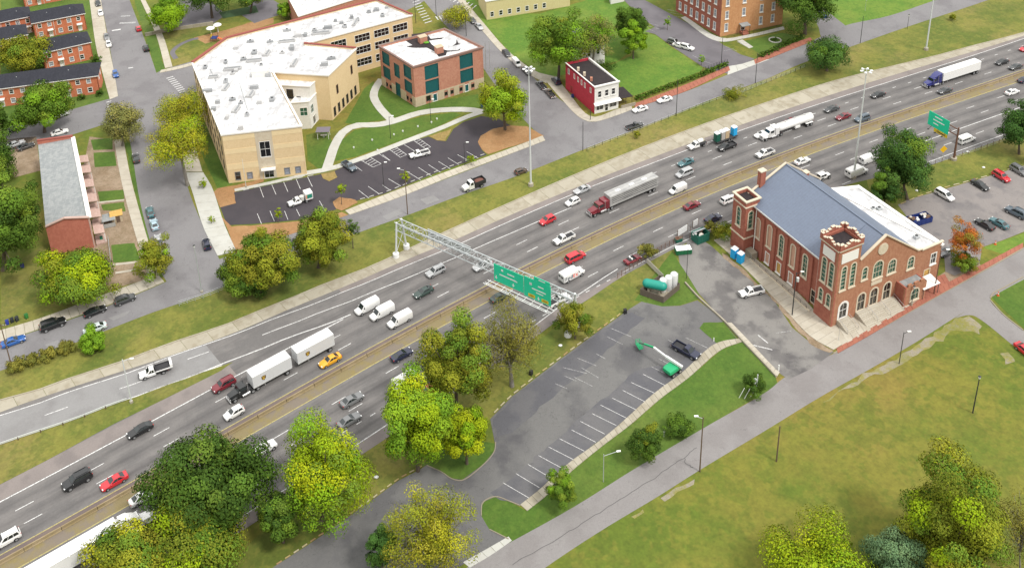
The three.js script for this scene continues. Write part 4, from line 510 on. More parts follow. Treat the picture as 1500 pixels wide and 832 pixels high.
// ---------------------------------------------------------------- red corner house, white house behind, dark shed
{
  const O = G(871, 167), e1 = dirA(22), e2 = dirA(115), C = (u, v) => O.clone().addScaledVector(e1, u).addScaledVector(e2, v), H = 8.7, b = thing('red_corner_house', 'narrow red painted corner house with white shop front and black roof', 'house', O);
  const w_ = (u, v, w = 1.1, h = 2) => ({ u, v, w, h, nx: 1, ny: 2, tw: .12, sill: true }), D = 17;
  wall(b, C(0, 0), C(7.7, 0), H, B.white, [w_(1.6, 5), w_(3.85, 5), w_(6.0, 5), { u: 1.7, v: .9, w: 2.2, h: 1.7, nx: 2, ny: 1 }, { u: 3.85, v: .1, w: 1, h: 2.4, kind: 'door', nx: 1, ny: 2 }, { u: 6, v: .9, w: 2.2, h: 1.7, nx: 2, ny: 1 }]);
  wall(b, C(0, D), C(0, 0), H, B.redPaint, [...[2.2, 5.5, 7.4, 9.4, 11.6].map(u => ({ u: D - u, v: 5.9, w: .7, h: 1.5, nx: 1, ny: 1, glass: B.board, tw: .08 })), { u: D - 13.2, v: .2, w: 1.1, h: 2.3, kind: 'door', nx: 1, ny: 1, glass: B.redPaint, trim: B.redTrim }, { u: D - 15, v: 5.9, w: .8, h: 1.6, nx: 1, ny: 2 }]);
  wall(b, C(7.7, 0), C(7.7, D), H, B.white, []); wall(b, C(7.7, D), C(0, D), H, B.redPaint, []);
  mesh('roof', plate([C(-.1, .3), C(7.8, .3), C(7.8, D), C(-.1, D)].map((p, i) => p.sub(O).setY(H + (i < 2 ? -.05 : -.7))), .15), B.roofTar, b); mesh('cornice', beam(C(-.2, -.12).sub(O).setY(H + .1), C(7.9, -.12).sub(O).setY(H + .1), .5, .4), B.trimWhite, b); mesh('coping', beam(C(0, 0).sub(O).setY(H + .06), C(0, D).sub(O).setY(H + .02), .34, .16), B.trimWhite, b); mesh('coping', beam(C(7.7, .2).sub(O).setY(H + .05), C(7.7, D).sub(O).setY(H + .01), .32, .14), B.trimWhite, b);
  mesh('shop_cornice', plate([C(-.3, -.05), C(8, -.05), C(8.1, -1.1), C(-.4, -1.1)].map((p, i) => p.sub(O).setY(i < 2 ? 3.6 : 3.1)), .16), B.trimWhite, b);
  for (const [u, v] of [[1.2, 4], [1, 7.6], [.9, 11]]) { const o = mesh('chimney', rbox(.7, 1.2, .7, 0, 0, 0, .03), pick([B.stone, B.oldBrick]), b); o.position.copy(C(u, v).sub(O)).setY(H - .2); }
  const sh = thing('open_shed', 'low dark open shed beside the red corner house', 'shed', C(8.3, .6)); const S = (u, v, y) => C(u, v).sub(sh.position).setY(y); mesh('roof', plate([S(8.2, .2, 2.9), S(12.6, .2, 2.7), S(12.6, 5.6, 3.2), S(8.2, 5.6, 3.3)], .14), B.roofTar, sh); for (const [u, v] of [[8.4, .4], [10.4, .4], [12.4, .4], [12.4, 5.4], [8.4, 5.4]]) mesh('post', box(.14, 2.75, .14, S(u, v).x, 0, S(u, v).z), B.brownTrim, sh); mesh('back_wall', beam(S(8.4, 5.4, 1.4), S(12.4, 5.4, 1.4), .12, 2.7), B.brownTrim, sh); mesh('low_wall', beam(S(8.3, -.6, .5), S(13, -.6, .5), .25, 1), M.concrete[1], sh);
  const wh = thing('white_house', 'white gabled house half hidden behind the leafy tree', 'house', G(886, 92)); const F = dirA(116), R = dirA(24), W = (u, v, y = 0) => wh.position.clone().addScaledVector(R, u).addScaledVector(F, v).setY(y), Wr = (u, v, y) => W(u, v).sub(wh.position).setY(y);
  wall(wh, W(-8, 0), W(0, 0), [[0, 0], [8, 0], [8, 6.4], [4, 8.8], [0, 6.4]], B.white, [w_(2.4, 3.6), w_(5.6, 3.6)]); wall(wh, W(0, 0), W(0, 12), 6.4, B.white, [w_(3, 3.4), w_(7, 3.4)]); wall(wh, W(-8, 12), W(-8, 0), 6.4, B.white, []); wall(wh, W(0, 12), W(-8, 12), [[0, 0], [8, 0], [8, 6.4], [4, 8.8], [0, 6.4]], B.white, []); mesh('roof', plate([Wr(.3, -.3, 6.3), Wr(-4, -.3, 8.95), Wr(-4, 12.3, 8.95), Wr(.3, 12.3, 6.3)], .16), B.roofGrey, wh); mesh('roof', plate([Wr(-8.3, -.3, 6.3), Wr(-4, -.3, 8.94), Wr(-4, 12.3, 8.94), Wr(-8.3, 12.3, 6.3)], .16), B.roofGrey, wh);
}
// ---------------------------------------------------------------- brick apartment house
{
  const O = G(1055, 54), e1 = dirA(20), e2 = dirA(117), C = (u, v) => O.clone().addScaledVector(e1, u).addScaledVector(e2, v), H = 17, b = thing('brick_apartment_house', 'tall orange brick apartment house with white windows above its car park', 'building', O);
  const sw = (u, v, h = 2.6) => ({ u, v, w: 1.1, h, nx: 1, ny: 2, tw: .14, glass: B.glassPale, sill: true });
  const f = [], l = []; for (const y of [1.8, 6.2, 10.8]) for (const u of [2.2, 8.6, 15.4, 20]) if (!(y < 3 && u > 7 && u < 10)) f.push(sw(u, y)); for (const y of [1.6, 6.2, 10.8]) for (let i = 0; i < 7; i++) l.push(sw(2.4 + i * 3.1, y));
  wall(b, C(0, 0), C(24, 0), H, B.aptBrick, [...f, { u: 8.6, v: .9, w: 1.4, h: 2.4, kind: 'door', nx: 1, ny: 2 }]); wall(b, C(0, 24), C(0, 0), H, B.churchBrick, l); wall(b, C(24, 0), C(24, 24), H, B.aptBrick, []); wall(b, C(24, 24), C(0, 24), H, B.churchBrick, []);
  mesh('roof', flatGeo(rel(b, [C(0, 0), C(24, 0), C(24, 24), C(0, 24)]), H - .3), B.roofGrey, b); parapet(b, [C(0, 0), C(24, 0), C(24, 24), C(0, 24)], H - .2, .4, .5, B.trimStone);
  const a = Math.atan2(-e1.z, e1.x), o = mesh('porch_roof', plate([V(-1.6, 3.6, 0), V(1.6, 3.6, 0), V(1.6, 3.3, 2.2), V(-1.6, 3.3, 2.2)], .16), B.roofGrey, b); o.position.copy(C(8.6, 0).sub(O)); o.rotation.y = a; for (const x of [-1.4, 1.4]) mesh('porch_post', box(.14, 3.3, .14, x, 0, 2), B.brownTrim, o); const stp = mesh('porch_steps', merge([box(2.6, .9, 1.4, 0, 0, .8), box(2.2, .5, .7, 0, 0, 1.8)]), M.brickWalk, b); stp.position.copy(C(8.6, 0).sub(O)); stp.rotation.y = a;
  for (const u of [11.5, 14.5, 17.5, 20.5, 1.5, 4.5]) { const p = C(u, -1.6).sub(O), q = C(u + 2.9, -1.6).sub(O); mesh('area_rail', merge([bar(p.clone().setY(1), q.clone().setY(1), .05), bar(p.clone().setY(.5), q.clone().setY(.5), .04), bar(p.clone().setY(0), p.clone().setY(1), .05)]), B.brownTrim, b); }
  walkBand('sidewalk', 'pale walk at the foot of the brick apartment house', [[998, 26], [1052, 61], [1092, 56], [1150, 43]], [[1004, 24], [1058, 56], [1092, 52], [1148, 39]], 22, M.whiteWalk, .12); walkBand('sidewalk', 'pale walk splitting the apartment lawn', [[1080, 60], [1098, 71]], [[1088, 58], [1104, 69]], 4, M.whiteWalk, .1);
}
// ---------------------------------------------------------------- brick row houses with dark hipped roofs
{
  const defs = [ // front eave line: two photo pixels at eave height, how many metres deep, hip at the east end
    [[-30, 133], [141, 110], 'brick row house with dark hipped roof beside the cross street', [6, 13, 20, 26, 33, 40], 0], [[60, 77], [131, 61], 'brick row house with dark roof behind the leafy olive tree', [3, 6, 9.5, 14], 1], [[46, 33.5], [122, 19], 'brick row house with dark roof and long white window row', [2.6, 6, 10, 14.6], 2], [[-30, 38], [43, 23], 'brick row house block with raised dark roof at the end', [3, 8, 13], 3], [[-30, 64], [38, 50], 'brick row house roof rising behind the olive tree crown', [4, 10], 4], [[30, -12], [104, -26], 'brick row house at the far end of the row', [2.6, 6, 10, 14.6], 5]];
  for (const [p, q, label, us, id] of defs) {
    const H = 6.2, a = G(...p, H).setY(0), c = G(...q, H).setY(0), b = thing('row_house', label, 'house', a, 0, 'brick row houses'), d = c.clone().sub(a), Lr = d.length(); d.normalize(); const n = V(d.z, 0, -d.x), D = 8.4, at = (u, v, y = 0) => a.clone().addScaledVector(d, u).addScaledVector(n, v).setY(y), ra = (u, v, y) => at(u, v).sub(b.position).setY(y);
    const k = Lr > 30 ? [] : us; const ops = []; const list = []; for (let u = 2; u < Lr - 1; u += 3.1) list.push(u); list.forEach((u, i) => { ops.push({ u, v: 3.9, w: 1.1, h: 1.4, nx: 1, ny: 2, tw: .12, glass: i % 2 ? B.glassPale : B.glass }); ops.push(i % 3 === 1 ? { u, v: .15, w: 1.0, h: 2.3, kind: 'door', nx: 1, ny: 1, glass: B.trimWhite } : { u, v: .9, w: 1.2, h: 1.5, nx: 1, ny: 2, tw: .12, glass: i % 2 ? B.glass : B.glassPale }); });
    wall(b, at(0, 0), at(Lr, 0), H, B.brick, ops); wall(b, at(Lr, 0), at(Lr, D), H, B.brick, [{ u: 2.4, v: 3.8, w: 1, h: 1.4, nx: 1, ny: 2 }, { u: 5.8, v: 3.8, w: 1, h: 1.4, nx: 1, ny: 2 }]); wall(b, at(Lr, D), at(0, D), H, B.brick, []); wall(b, at(0, D), at(0, 0), H, B.brick, []);
    const e = .45, rh = 2.5; mesh('roof', plate([ra(-e, -e, H), ra(Lr + e, -e, H), ra(Lr - 3.6, D / 2, H + rh), ra(-e, D / 2, H + rh)], .14), B.roofBlack, b); mesh('roof', plate([ra(-e, D + e, H), ra(Lr + e, D + e, H), ra(Lr - 3.6, D / 2, H + rh - .003), ra(-e, D / 2, H + rh - .003)], .14), B.roofBlack, b); mesh('roof', plate([ra(Lr + e, -e, H - .004), ra(Lr + e, D + e, H - .004), ra(Lr - 3.6, D / 2, H + rh - .006)], .14), B.roofBlack, b);
    mesh('gutter', beam(ra(-e, -e - .02, H - .12), ra(Lr + e, -e - .02, H - .12), .16, .2), B.trimWhite, b); for (const f of [.02, .36, .7]) mesh('downpipe', bar(ra(Lr * f + .5, -.12, .1), ra(Lr * f + .5, -.12, H - .1), .06), B.trimWhite, b);
    for (const f of [.3, .75]) { const o = mesh('roof_vent', cyl(.14, .14, .6, 0, 0, 0, 8), B.galv, b); o.position.copy(ra(Lr * f, 2.6, H + 1.2)); }
    for (let i = 1; i < list.length; i += 3) { const o = mesh('porch_hood', plate([ra(list[i] - .9, .02, 2.9), ra(list[i] + .9, .02, 2.9), ra(list[i] + .9, -1.1, 2.65), ra(list[i] - .9, -1.1, 2.65)], .1), B.trimWhite, b); }
  }
}
// ---------------------------------------------------------------- flat roofed row with pink porches
{
  const H = 8.2, P = [[65, 330], [130, 320], [106, 202], [54, 209]].map(([x, y]) => G(x, y, H).setY(0)), b = thing('flat_roofed_row', 'long pink terrace with grey panel roof and salmon end wall', 'building', P[0]);
  const wl = P[0].distanceTo(P[1]), el = P[1].distanceTo(P[2]), ops = []; for (let i = 0; i < 8; i++) { const u = 2.2 + i * (el - 4) / 7.4; ops.push({ u, v: 4.6, w: .9, h: 1.7, nx: 1, ny: 2 }); ops.push(i % 2 ? { u, v: .2, w: .95, h: 2.2, kind: 'door', nx: 1, ny: 1 } : { u, v: 1.2, w: .9, h: 1.6, nx: 1, ny: 2 }); }
  wall(b, P[0], P[1], [[0, 0], [wl, 0], [wl, H + .2], [wl * .45, H + 1.1], [0, H - .6]], B.salmon, []); wall(b, P[1], P[2], H, B.pinkish, ops); wall(b, P[2], P[3], H + .6, B.salmon, []); wall(b, P[3], P[0], H - .6, B.pinkish, []);
  const r = rel(b, P).map(p => p); mesh('roof', plate([r[0].clone().setY(H - .4), r[1].clone().setY(H + .1), r[2].clone().setY(H + .1), r[3].clone().setY(H - .4)], .14), B.roofGrey, b); mesh('white_coping', beam(r[1].clone().setY(H + .25), r[2].clone().setY(H + .25), 1.0, .3), B.trimWhite, b); mesh('end_coping', beam(r[0].clone().setY(H - .3), r[0].clone().lerp(r[1], .45).setY(H + 1.2), .7, .2), B.pinkish, b); mesh('end_coping', beam(r[0].clone().lerp(r[1], .45).setY(H + 1.21), r[1].clone().setY(H + .4), .7, .2), B.pinkish, b); mesh('rear_coping', beam(r[2].clone().setY(H + .7), r[3].clone().setY(H + .7), .7, .3), B.redTrim, b);
  const d = P[2].clone().sub(P[1]).normalize(), n = V(-d.z, 0, d.x); // outward, towards the street
  for (const f of [.06, .24, .42, .6, .78, .92]) { const c = P[1].clone().addScaledVector(d, el * f).sub(b.position), q = (u, v, y) => c.clone().addScaledVector(d, u).addScaledVector(n, v).setY(y); const hp = mesh('porch_roof', plate([q(-1.8, .3, 3.4), q(1.8, .3, 3.4), q(1.8, 2.6, 3.0), q(-1.8, 2.6, 3.0)], .14), B.pinkish, b); for (const u of [-1.6, 1.6]) mesh('porch_post', box(.14, 2.95, .14, q(u, 2.45).x, 0, q(u, 2.45).z), B.trimWhite, hp); mesh('porch_floor', plate([q(-1.8, .3, .4), q(1.8, .3, .4), q(1.8, 2.7, .4), q(-1.8, 2.7, .4)], .38), B.pinkish, hp); }
  const w = P[3].clone().sub(P[0]).normalize(), n2 = V(w.z, 0, -w.x); for (const f of [.35, .6, .78]) { const c = P[0].clone().addScaledVector(w, el * f).addScaledVector(n2, -2).sub(b.position); const o = mesh('rear_extension', rbox(4, 3.6, 3.6, 0, 0, 0, .05), B.pinkish, b); o.position.copy(c); o.rotation.y = Math.atan2(-w.z, w.x); mesh('roof', box(3.8, .12, 3.9, 0, 3.62, 0), B.salmon, o); }
}
// ---------------------------------------------------------------- far buildings at the top of the view
{ const far = (name, label, l, H, m, roof, ops) => { const P = l.map(([x, y]) => G(x, y, H).setY(0)), b = thing(name, label, 'building', P[0]); prism(b, P, H, m, ops ?? {}); mesh('roof', flatGeo(rel(b, P), H - .2), roof, b); parapet(b, P, H - .15, .35, .45, B.trimWhite); return b; };
  far('white_roofed_hall', 'hall with a broad white flat roof behind the school', [[437, 24], [560, -14], [520, -40], [420, -8]], 8, B.oldBrick, B.roofWhite);
  const win = (n, s, v = 1) => [...Array(n)].map((_, i) => ({ u: 2 + i * s, v, w: 1.2, h: 1.8, nx: 1, ny: 2 }));
  far('yellow_building', 'pale yellow building with white base beyond the wide lawn', [[712, 2], [835, -18], [815, -40], [700, -20]], 7, B.cream, B.roofGrey, { 0: win(7, 3.2) });
  far('white_garage', 'small white garage at the edge of the lawn', [[895, -6], [915, -10], [908, -24], [890, -20]], 3.2, B.white, B.roofGrey); }

// ================================================================ trees and shrubs
const leafMat = new THREE.MeshPhysicalMaterial({ vertexColors: true, roughness: .95, specularIntensity: .12, side: THREE.DoubleSide });
const bark = [texMat(wallTex([.13, .10, .075], [.09, .07, .055], 2, 31, 128), .95), texMat(wallTex([.24, .22, .19], [.17, .155, .135], 2, 32, 128), .95)];
const LB = 1.62;   // overall leaf brightness
const gauss = () => (rnd() + rnd() + rnd() - 1.5) * 1.15;
// crown: foliage clumps spread through an ellipsoid, each clump a shell of small leaf-sized faces
function crownGeo(c, r, v, o) {
  const f1 = rr(0, 6.28), f2 = rr(0, 6.28), P = [], Cc = [], NN = [], clumps = [], nC = Math.round((o.clumps ?? 26) * (o.sparse ? 1.2 : 1));
  for (let i = 0; i < nC; i++) { // golden-angle spread with jitter, some inside
    const t = (i + .5) / nC, ph = i * 2.39996 + rr(-.4, .4), yy = 1 - 1.72 * t + rr(-.12, .12), q = Math.sqrt(Math.max(0, 1 - Math.min(1, yy * yy))), k = rr(.56, .98) * (1 + .16 * Math.sin(2 * ph + f1) + .1 * Math.sin(3 * ph + f2 + 2 * yy));
    clumps.push({ p: V(c.x + Math.cos(ph) * q * r * k, c.y + yy * v * k, c.z + Math.sin(ph) * q * r * k), r: r * rr(.2, .4) * (o.clumpSize ?? 1), col: pick(o.cols), tone: rr(.84, 1.16) });
  }
  for (let i = 0; i < nC * .3; i++) clumps.push({ p: V(c.x + gauss() * r * .4, c.y + gauss() * v * .4, c.z + gauss() * r * .4), r: r * rr(.3, .42), col: o.cols[0], tone: rr(.7, 1) });
  const ls = (o.leaf ?? .34) * .76; let total = 0; clumps.forEach(k => total += k.r * k.r); const n = Math.min((o.max ?? 15000) * 1.7, Math.round((o.dens ?? 1) * total * 4 * Math.PI * .95 / (ls * ls)));
  const a = V(), d = V(), t1 = V(), t2 = V(), nn = V(), pc = V();
  for (const k of clumps) { const m = Math.round(n * k.r * k.r / total); for (let i = 0; i < m; i++) {
    d.set(gauss(), gauss() + .12, gauss()).normalize(); const q = k.r * Math.pow(rnd(), .2) * (1 + .16 * gauss()); a.copy(d).multiplyScalar(q); a.y *= .8; a.add(k.p);
    if (a.y < .25) continue;
    nn.copy(d).addScaledVector(pc.copy(a).sub(c).normalize(), .5).add(V(gauss() * .5, gauss() * .5 + .12, gauss() * .5)).normalize(); t1.set(gauss(), gauss(), gauss()).cross(nn).normalize(); t2.crossVectors(nn, t1); const s = ls * rr(.55, 1.15), w = s * rr(.5, .8), bend = s * .18;
    const p0 = [a.x - t1.x * s, a.y - t1.y * s, a.z - t1.z * s], p2 = [a.x + t1.x * s, a.y + t1.y * s, a.z + t1.z * s], p1 = [a.x + t2.x * w + nn.x * bend, a.y + t2.y * w + nn.y * bend, a.z + t2.z * w + nn.z * bend], p3 = [a.x - t2.x * w + nn.x * bend, a.y - t2.y * w + nn.y * bend, a.z - t2.z * w + nn.z * bend];
    P.push(...p0, ...p2, ...p1, ...p0, ...p3, ...p2); const f = k.tone * rr(.86, 1.14), hue = rr(-.05, .05); const kc = rnd() < .1 ? pick(o.cols) : k.col, cc = [kc[0] * f * LB * (.97 + hue), kc[1] * f * LB, kc[2] * f * LB * (.62 - hue)]; for (let j = 0; j < 6; j++) { Cc.push(...cc); NN.push(nn.x, nn.y, nn.z); }
  } }
  const g = new THREE.BufferGeometry(); g.setAttribute('position', new THREE.Float32BufferAttribute(P, 3)); g.setAttribute('normal', new THREE.Float32BufferAttribute(NN, 3)); g.setAttribute('color', new THREE.Float32BufferAttribute(Cc, 3)); return { g, clumps };
}
// base pixel on the ground and the photo box of the crown -> a tree standing there
function tree(name, label, bp, [x0, y0, x1, y1], o) {
  const Bp = G(...bp), hd = V(Bp.x, 0, Bp.z).normalize(), rt = V(-hd.z, 0, hd.x), d = ray((x0 + x1) / 2, (y0 + y1) / 2), t = (Bp.x * hd.x + Bp.z * hd.z) / (d.x * hd.x + d.z * hd.z), Q = d.clone().multiplyScalar(t).add(V(0, CAM.h, 0));
  const dist = t, e = Math.atan2(-d.y, Math.hypot(d.x, d.z)), r = (x1 - x0) / 2 * dist / CAM.f * .93, hp = (y1 - y0) / 2 * dist / CAM.f / Math.cos(e - CAM.pitch); const v = Math.min(r * 1.5, Math.max(r * .55, Math.sqrt(Math.max(.05, hp * hp - (r * Math.sin(e)) ** 2)) / Math.cos(e) * .93));
  const cy = Math.max(Q.y, v * .72), tr = thing(name, label, o.cat ?? 'tree', Bp, 0, o.group), c = V(Q.x - Bp.x, cy, Q.z - Bp.z);
  const { g, clumps } = crownGeo(c, r, v, o); const cr = mesh('crown', g, leafMat, tr); cr.userData.kind = 'stuff';
  if (o.cat !== 'shrub' || o.stem) {
    const tr0 = Math.max(.07, r * (o.trunk ?? .055)), fork = c.clone().multiplyScalar(.55).setY(Math.max(.4, cy - v * .75)); const l = [bar(V(0, -.1, 0), fork, tr0 * 1.25, 8, tr0 * .8), bar(fork, c.clone().add(V(0, v * .4, 0)), tr0 * .8, 7, tr0 * .25)];
    const k = o.sparse ? clumps : clumps.filter((_, i) => i % 3 === 0); for (const q of k) { const m = fork.clone().lerp(c, rr(.0, .8)), mid = m.clone().lerp(q.p, .55).add(V(gauss() * r * .05, r * .06, gauss() * r * .05)); l.push(bar(m, mid, tr0 * .36, 5, tr0 * .24), bar(mid, q.p, tr0 * .24, 5, tr0 * .08)); if (o.sparse) for (let j = 0; j < 3; j++) l.push(bar(mid.clone().lerp(q.p, rr(.2, .9)), q.p.clone().add(V(gauss(), gauss() + .2, gauss()).multiplyScalar(q.r * .9)), tr0 * .1, 4, tr0 * .03)); }
    mesh('trunk', merge(l), bark[o.pale ? 1 : 0], tr);
  }
  return tr;
}
const F = { // leaf colours (linear base colours)
  dark: [[.036, .068, .016], [.05, .088, .02], [.066, .102, .024], [.03, .056, .016]], mid: [[.06, .105, .02], [.085, .13, .024], [.105, .145, .026]], lime: [[.145, .20, .012], [.175, .22, .012], [.11, .18, .012], [.195, .22, .012]], yellow: [[.20, .20, .02], [.23, .22, .022], [.15, .165, .022], [.18, .16, .026]],
  olive: [[.108, .12, .018], [.132, .137, .02], [.088, .105, .018], [.138, .134, .022]], brown: [[.125, .115, .034], [.11, .105, .034], [.14, .125, .036], [.09, .092, .03]], grey: [[.13, .13, .06], [.11, .115, .055], [.16, .145, .065]], blue: [[.07, .115, .085], [.085, .13, .095], [.06, .10, .075]], orange: [[.30, .09, .03], [.24, .12, .03], [.26, .07, .03], [.14, .12, .03]], conifer: [[.035, .075, .025], [.05, .095, .03], [.028, .06, .022]], bright: [[.10, .18, .02], [.13, .205, .022], [.085, .155, .02]] };
const TG = 'trees along the near edge of the highway';
tree('oak_tree', 'huge dark green oak hiding the highway edge', [312, 775], [204, 630, 402, 788], { cols: F.dark, clumps: 46, leaf: .34, max: 30000, clumpSize: .8, group: TG });
tree('maple_tree', 'broad yellowing olive tree in front of the dark oak', [285, 832], [196, 730, 362, 850], { cols: [...F.mid, ...F.olive, F.lime[0]], clumps: 40, leaf: .3, max: 24000, group: TG });
tree('maple_tree', 'low tree with orange and brown tinged leaves beside the white trailer', [186, 868], [124, 772, 244, 880], { cols: [...F.olive, ...F.mid, F.yellow[0]], clumps: 34, leaf: .28, max: 16000, group: TG });
tree('locust_tree', 'airy yellow green tree beside the dark oak', [470, 765], [404, 622, 542, 772], { cols: [...F.lime, F.mid[1], F.bright[0]], clumps: 44, leaf: .26, max: 22000, sparse: true, dens: .85, group: TG });
tree('small_tree', 'dull green tree between the oak and the airy tree', [415, 795], [372, 700, 440, 815], { cols: [...F.mid, ...F.dark], clumps: 26, leaf: .28, max: 9000, group: TG });
tree('elm_tree', 'rounded olive green tree hiding the trucks on the highway', [668, 605], [608, 470, 727, 602], { cols: [...F.olive, F.mid[0], F.mid[1]], clumps: 44, leaf: .28, max: 22000, clumpSize: .85, group: TG });
tree('locust_tree', 'bright lime green tree leaning over the highway edge', [612, 690], [556, 548, 662, 690], { cols: [...F.lime, ...F.bright], clumps: 40, leaf: .28, max: 20000, group: TG });
tree('locust_tree', 'small lime yellow tree at the grass peninsula', [684, 680], [643, 598, 719, 672], { cols: [...F.lime, F.yellow[2]], clumps: 28, leaf: .26, max: 11000, group: TG });
tree('thin_tree', 'thin brownish tree with see-through crown below the sign gantry', [750, 566], [688, 440, 802, 560], { cols: F.brown, clumps: 46, leaf: .2, sparse: true, dens: .34, max: 9000, clumpSize: .8, pale: true, group: TG });
tree('round_shrub', 'olive shrub at the near foot of the sign gantry', [843, 496], [814, 440, 867, 498], { cols: [...F.olive, F.brown[0], F.mid[0]], clumps: 24, leaf: .22, max: 6000, cat: 'shrub', stem: true });
tree('round_shrub', 'dark green round shrub on the lawn strip by the church street', [946, 676], [921, 620, 973, 678], { cols: [F.mid[0], ...F.dark, F.olive[0]], clumps: 26, leaf: .18, max: 8000, cat: 'shrub' });
tree('round_shrub', 'leafy green shrub at the lower end of the footway', [822, 742], [799, 686, 846, 746], { cols: [...F.mid, F.bright[0]], clumps: 26, leaf: .18, max: 8000, cat: 'shrub' });
tree('low_shrub', 'low spreading shrub beside the short lamp on the lawn strip', [994, 636], [969, 612, 1018, 638], { cols: [F.mid[0], ...F.dark], clumps: 20, leaf: .18, max: 4000, cat: 'shrub' });
tree('low_shrub', 'dark shrub clump around the pale posts by the church drive', [1104, 578], [1086, 548, 1126, 582], { cols: [F.mid[0], ...F.dark], clumps: 18, leaf: .16, max: 4000, cat: 'shrub' });
tree('cypress_tree', 'dark green column shaped evergreen in front of the car park', [560, 850], [533, 755, 584, 850], { cols: F.conifer, clumps: 30, leaf: .2, max: 12000, group: TG });
tree('thin_tree', 'sparse yellow tree dropping its leaves by the car park', [628, 850], [560, 722, 694, 850], { cols: [...F.yellow, ...F.olive], clumps: 56, leaf: .2, sparse: true, dens: .42, max: 16000, clumpSize: .8, pale: true, group: TG });
tree('maple_tree', 'lime yellow tree top at the foot of the field', [1204, 880], [1112, 786, 1296, 900], { cols: [...F.lime, F.yellow[2], F.mid[1]], clumps: 44, leaf: .26, max: 18000, group: 'trees at the foot of the field' });
tree('spruce_tree', 'blue grey tree between two yellow green trees', [1312, 870], [1268, 766, 1354, 880], { cols: F.blue, clumps: 34, leaf: .22, max: 12000, group: 'trees at the foot of the field' });
tree('elm_tree', 'tall yellow and olive tree at the field corner', [1400, 850], [1310, 680, 1488, 862], { cols: [...F.olive, F.mid[0], F.mid[1], F.yellow[2], F.lime[0]], clumps: 56, leaf: .27, max: 30000, clumpSize: .78, group: 'trees at the foot of the field' });
tree('bare_tree', 'bare grey branched tree beside the tall yellow olive tree', [1496, 840], [1450, 716, 1545, 832], { cols: F.brown, clumps: 30, leaf: .2, sparse: true, dens: .12, pale: true, max: 2500, trunk: .03 });
tree('pine_tree', 'full green tree between church annex and highway', [1330, 292], [1278, 184, 1370, 292], { cols: [...F.conifer, F.mid[0], F.mid[1]], clumps: 44, leaf: .3, max: 18000 });
tree('pine_tree', 'smaller dark green tree below the full tree by the annex', [1298, 306], [1274, 246, 1320, 306], { cols: [...F.conifer, F.mid[0]], clumps: 26, leaf: .26, max: 8000 });
tree('pine_tree', 'dense dark green tree at the edge of the side car park', [1494, 226], [1464, 146, 1530, 226], { cols: F.conifer, clumps: 34, leaf: .3, max: 11000 });
tree('small_tree', 'little tree with orange red autumn leaves by the church', [1414, 392], [1390, 324, 1441, 378], { cols: F.orange, clumps: 24, leaf: .2, max: 5000, sparse: true, dens: .6 });
tree('low_shrub', 'olive shrub under the orange autumn tree', [1418, 398], [1392, 366, 1434, 400], { cols: [...F.olive, ...F.mid], clumps: 18, leaf: .2, max: 4000, cat: 'shrub' });
const TB = 'trees on the grass bank';
tree('elm_tree', 'rounded olive tree on the bank beside its darker neighbour', [384, 428], [334, 336, 442, 430], { cols: [...F.olive, F.mid[0], F.lime[2]], clumps: 40, leaf: .32, max: 18000, clumpSize: .85, group: TB });
tree('elm_tree', 'yellowish olive tree on the bank near the young dark sapling', [466, 392], [424, 308, 516, 394], { cols: [...F.olive, F.yellow[2], F.mid[1]], clumps: 38, leaf: .32, max: 15000, clumpSize: .85, group: TB });
tree('elm_tree', 'low dark green tree at the downhill end of the bank grove', [352, 434], [320, 378, 388, 438], { cols: [...F.mid, ...F.dark], clumps: 26, leaf: .3, max: 9000, group: TB });
tree('sapling', 'slim dark sapling with bare stems on the bank', [517, 364], [502, 314, 527, 352], { cols: F.dark, clumps: 12, leaf: .2, max: 900, dens: .5, sparse: true });
tree('round_shrub', 'bright green round shrub on the bank by the parked pale sedan', [135, 512], [112, 480, 156, 518], { cols: F.bright, clumps: 22, leaf: .24, max: 6000, cat: 'shrub' });
tree('maple_tree', 'yellow green round tree at the end of the flat roofed row', [108, 440], [50, 366, 170, 444], { cols: [...F.lime, ...F.mid, F.olive[0]], clumps: 42, leaf: .32, max: 18000, clumpSize: .85 });
tree('oak_tree', 'great dark green tree west of the flat roofed row', [4, 396], [-70, 244, 64, 404], { cols: [...F.mid, ...F.dark], clumps: 50, leaf: .36, max: 24000, clumpSize: .8 });
tree('oak_tree', 'dark green tree behind the great dark tree', [-12, 262], [-60, 186, 26, 276], { cols: F.dark, clumps: 30, leaf: .36, max: 9000 });
tree('small_tree', 'small olive street tree beside the parked silver car', [226, 408], [196, 344, 252, 410], { cols: [...F.olive, F.lime[2]], clumps: 26, leaf: .24, max: 7000, sparse: true, dens: .7 });
tree('elm_tree', 'broad olive tree between the brick row houses', [30, 104], [-8, 52, 70, 106], { cols: [...F.olive, F.mid[0], F.mid[1]], clumps: 34, leaf: .4, max: 10000 });
tree('elm_tree', 'green tree on the corner lawn of the brick row house', [64, 194], [22, 118, 102, 190], { cols: [...F.mid, F.bright[0]], clumps: 36, leaf: .38, max: 12000 });
tree('elm_tree', 'dark tree at the end of the brick row house lawn', [-6, 206], [-40, 138, 14, 210], { cols: F.dark, clumps: 24, leaf: .36, max: 6000 });
tree('thin_tree', 'thin grey green tree at the crossing', [178, 214], [144, 146, 212, 214], { cols: F.grey, clumps: 44, leaf: .26, sparse: true, dens: .5, max: 8000, pale: true });
tree('thin_tree', 'thin yellow street tree beside the crosswalk', [262, 208], [226, 126, 302, 204], { cols: F.yellow, clumps: 44, leaf: .26, sparse: true, dens: .5, max: 9000, pale: true });
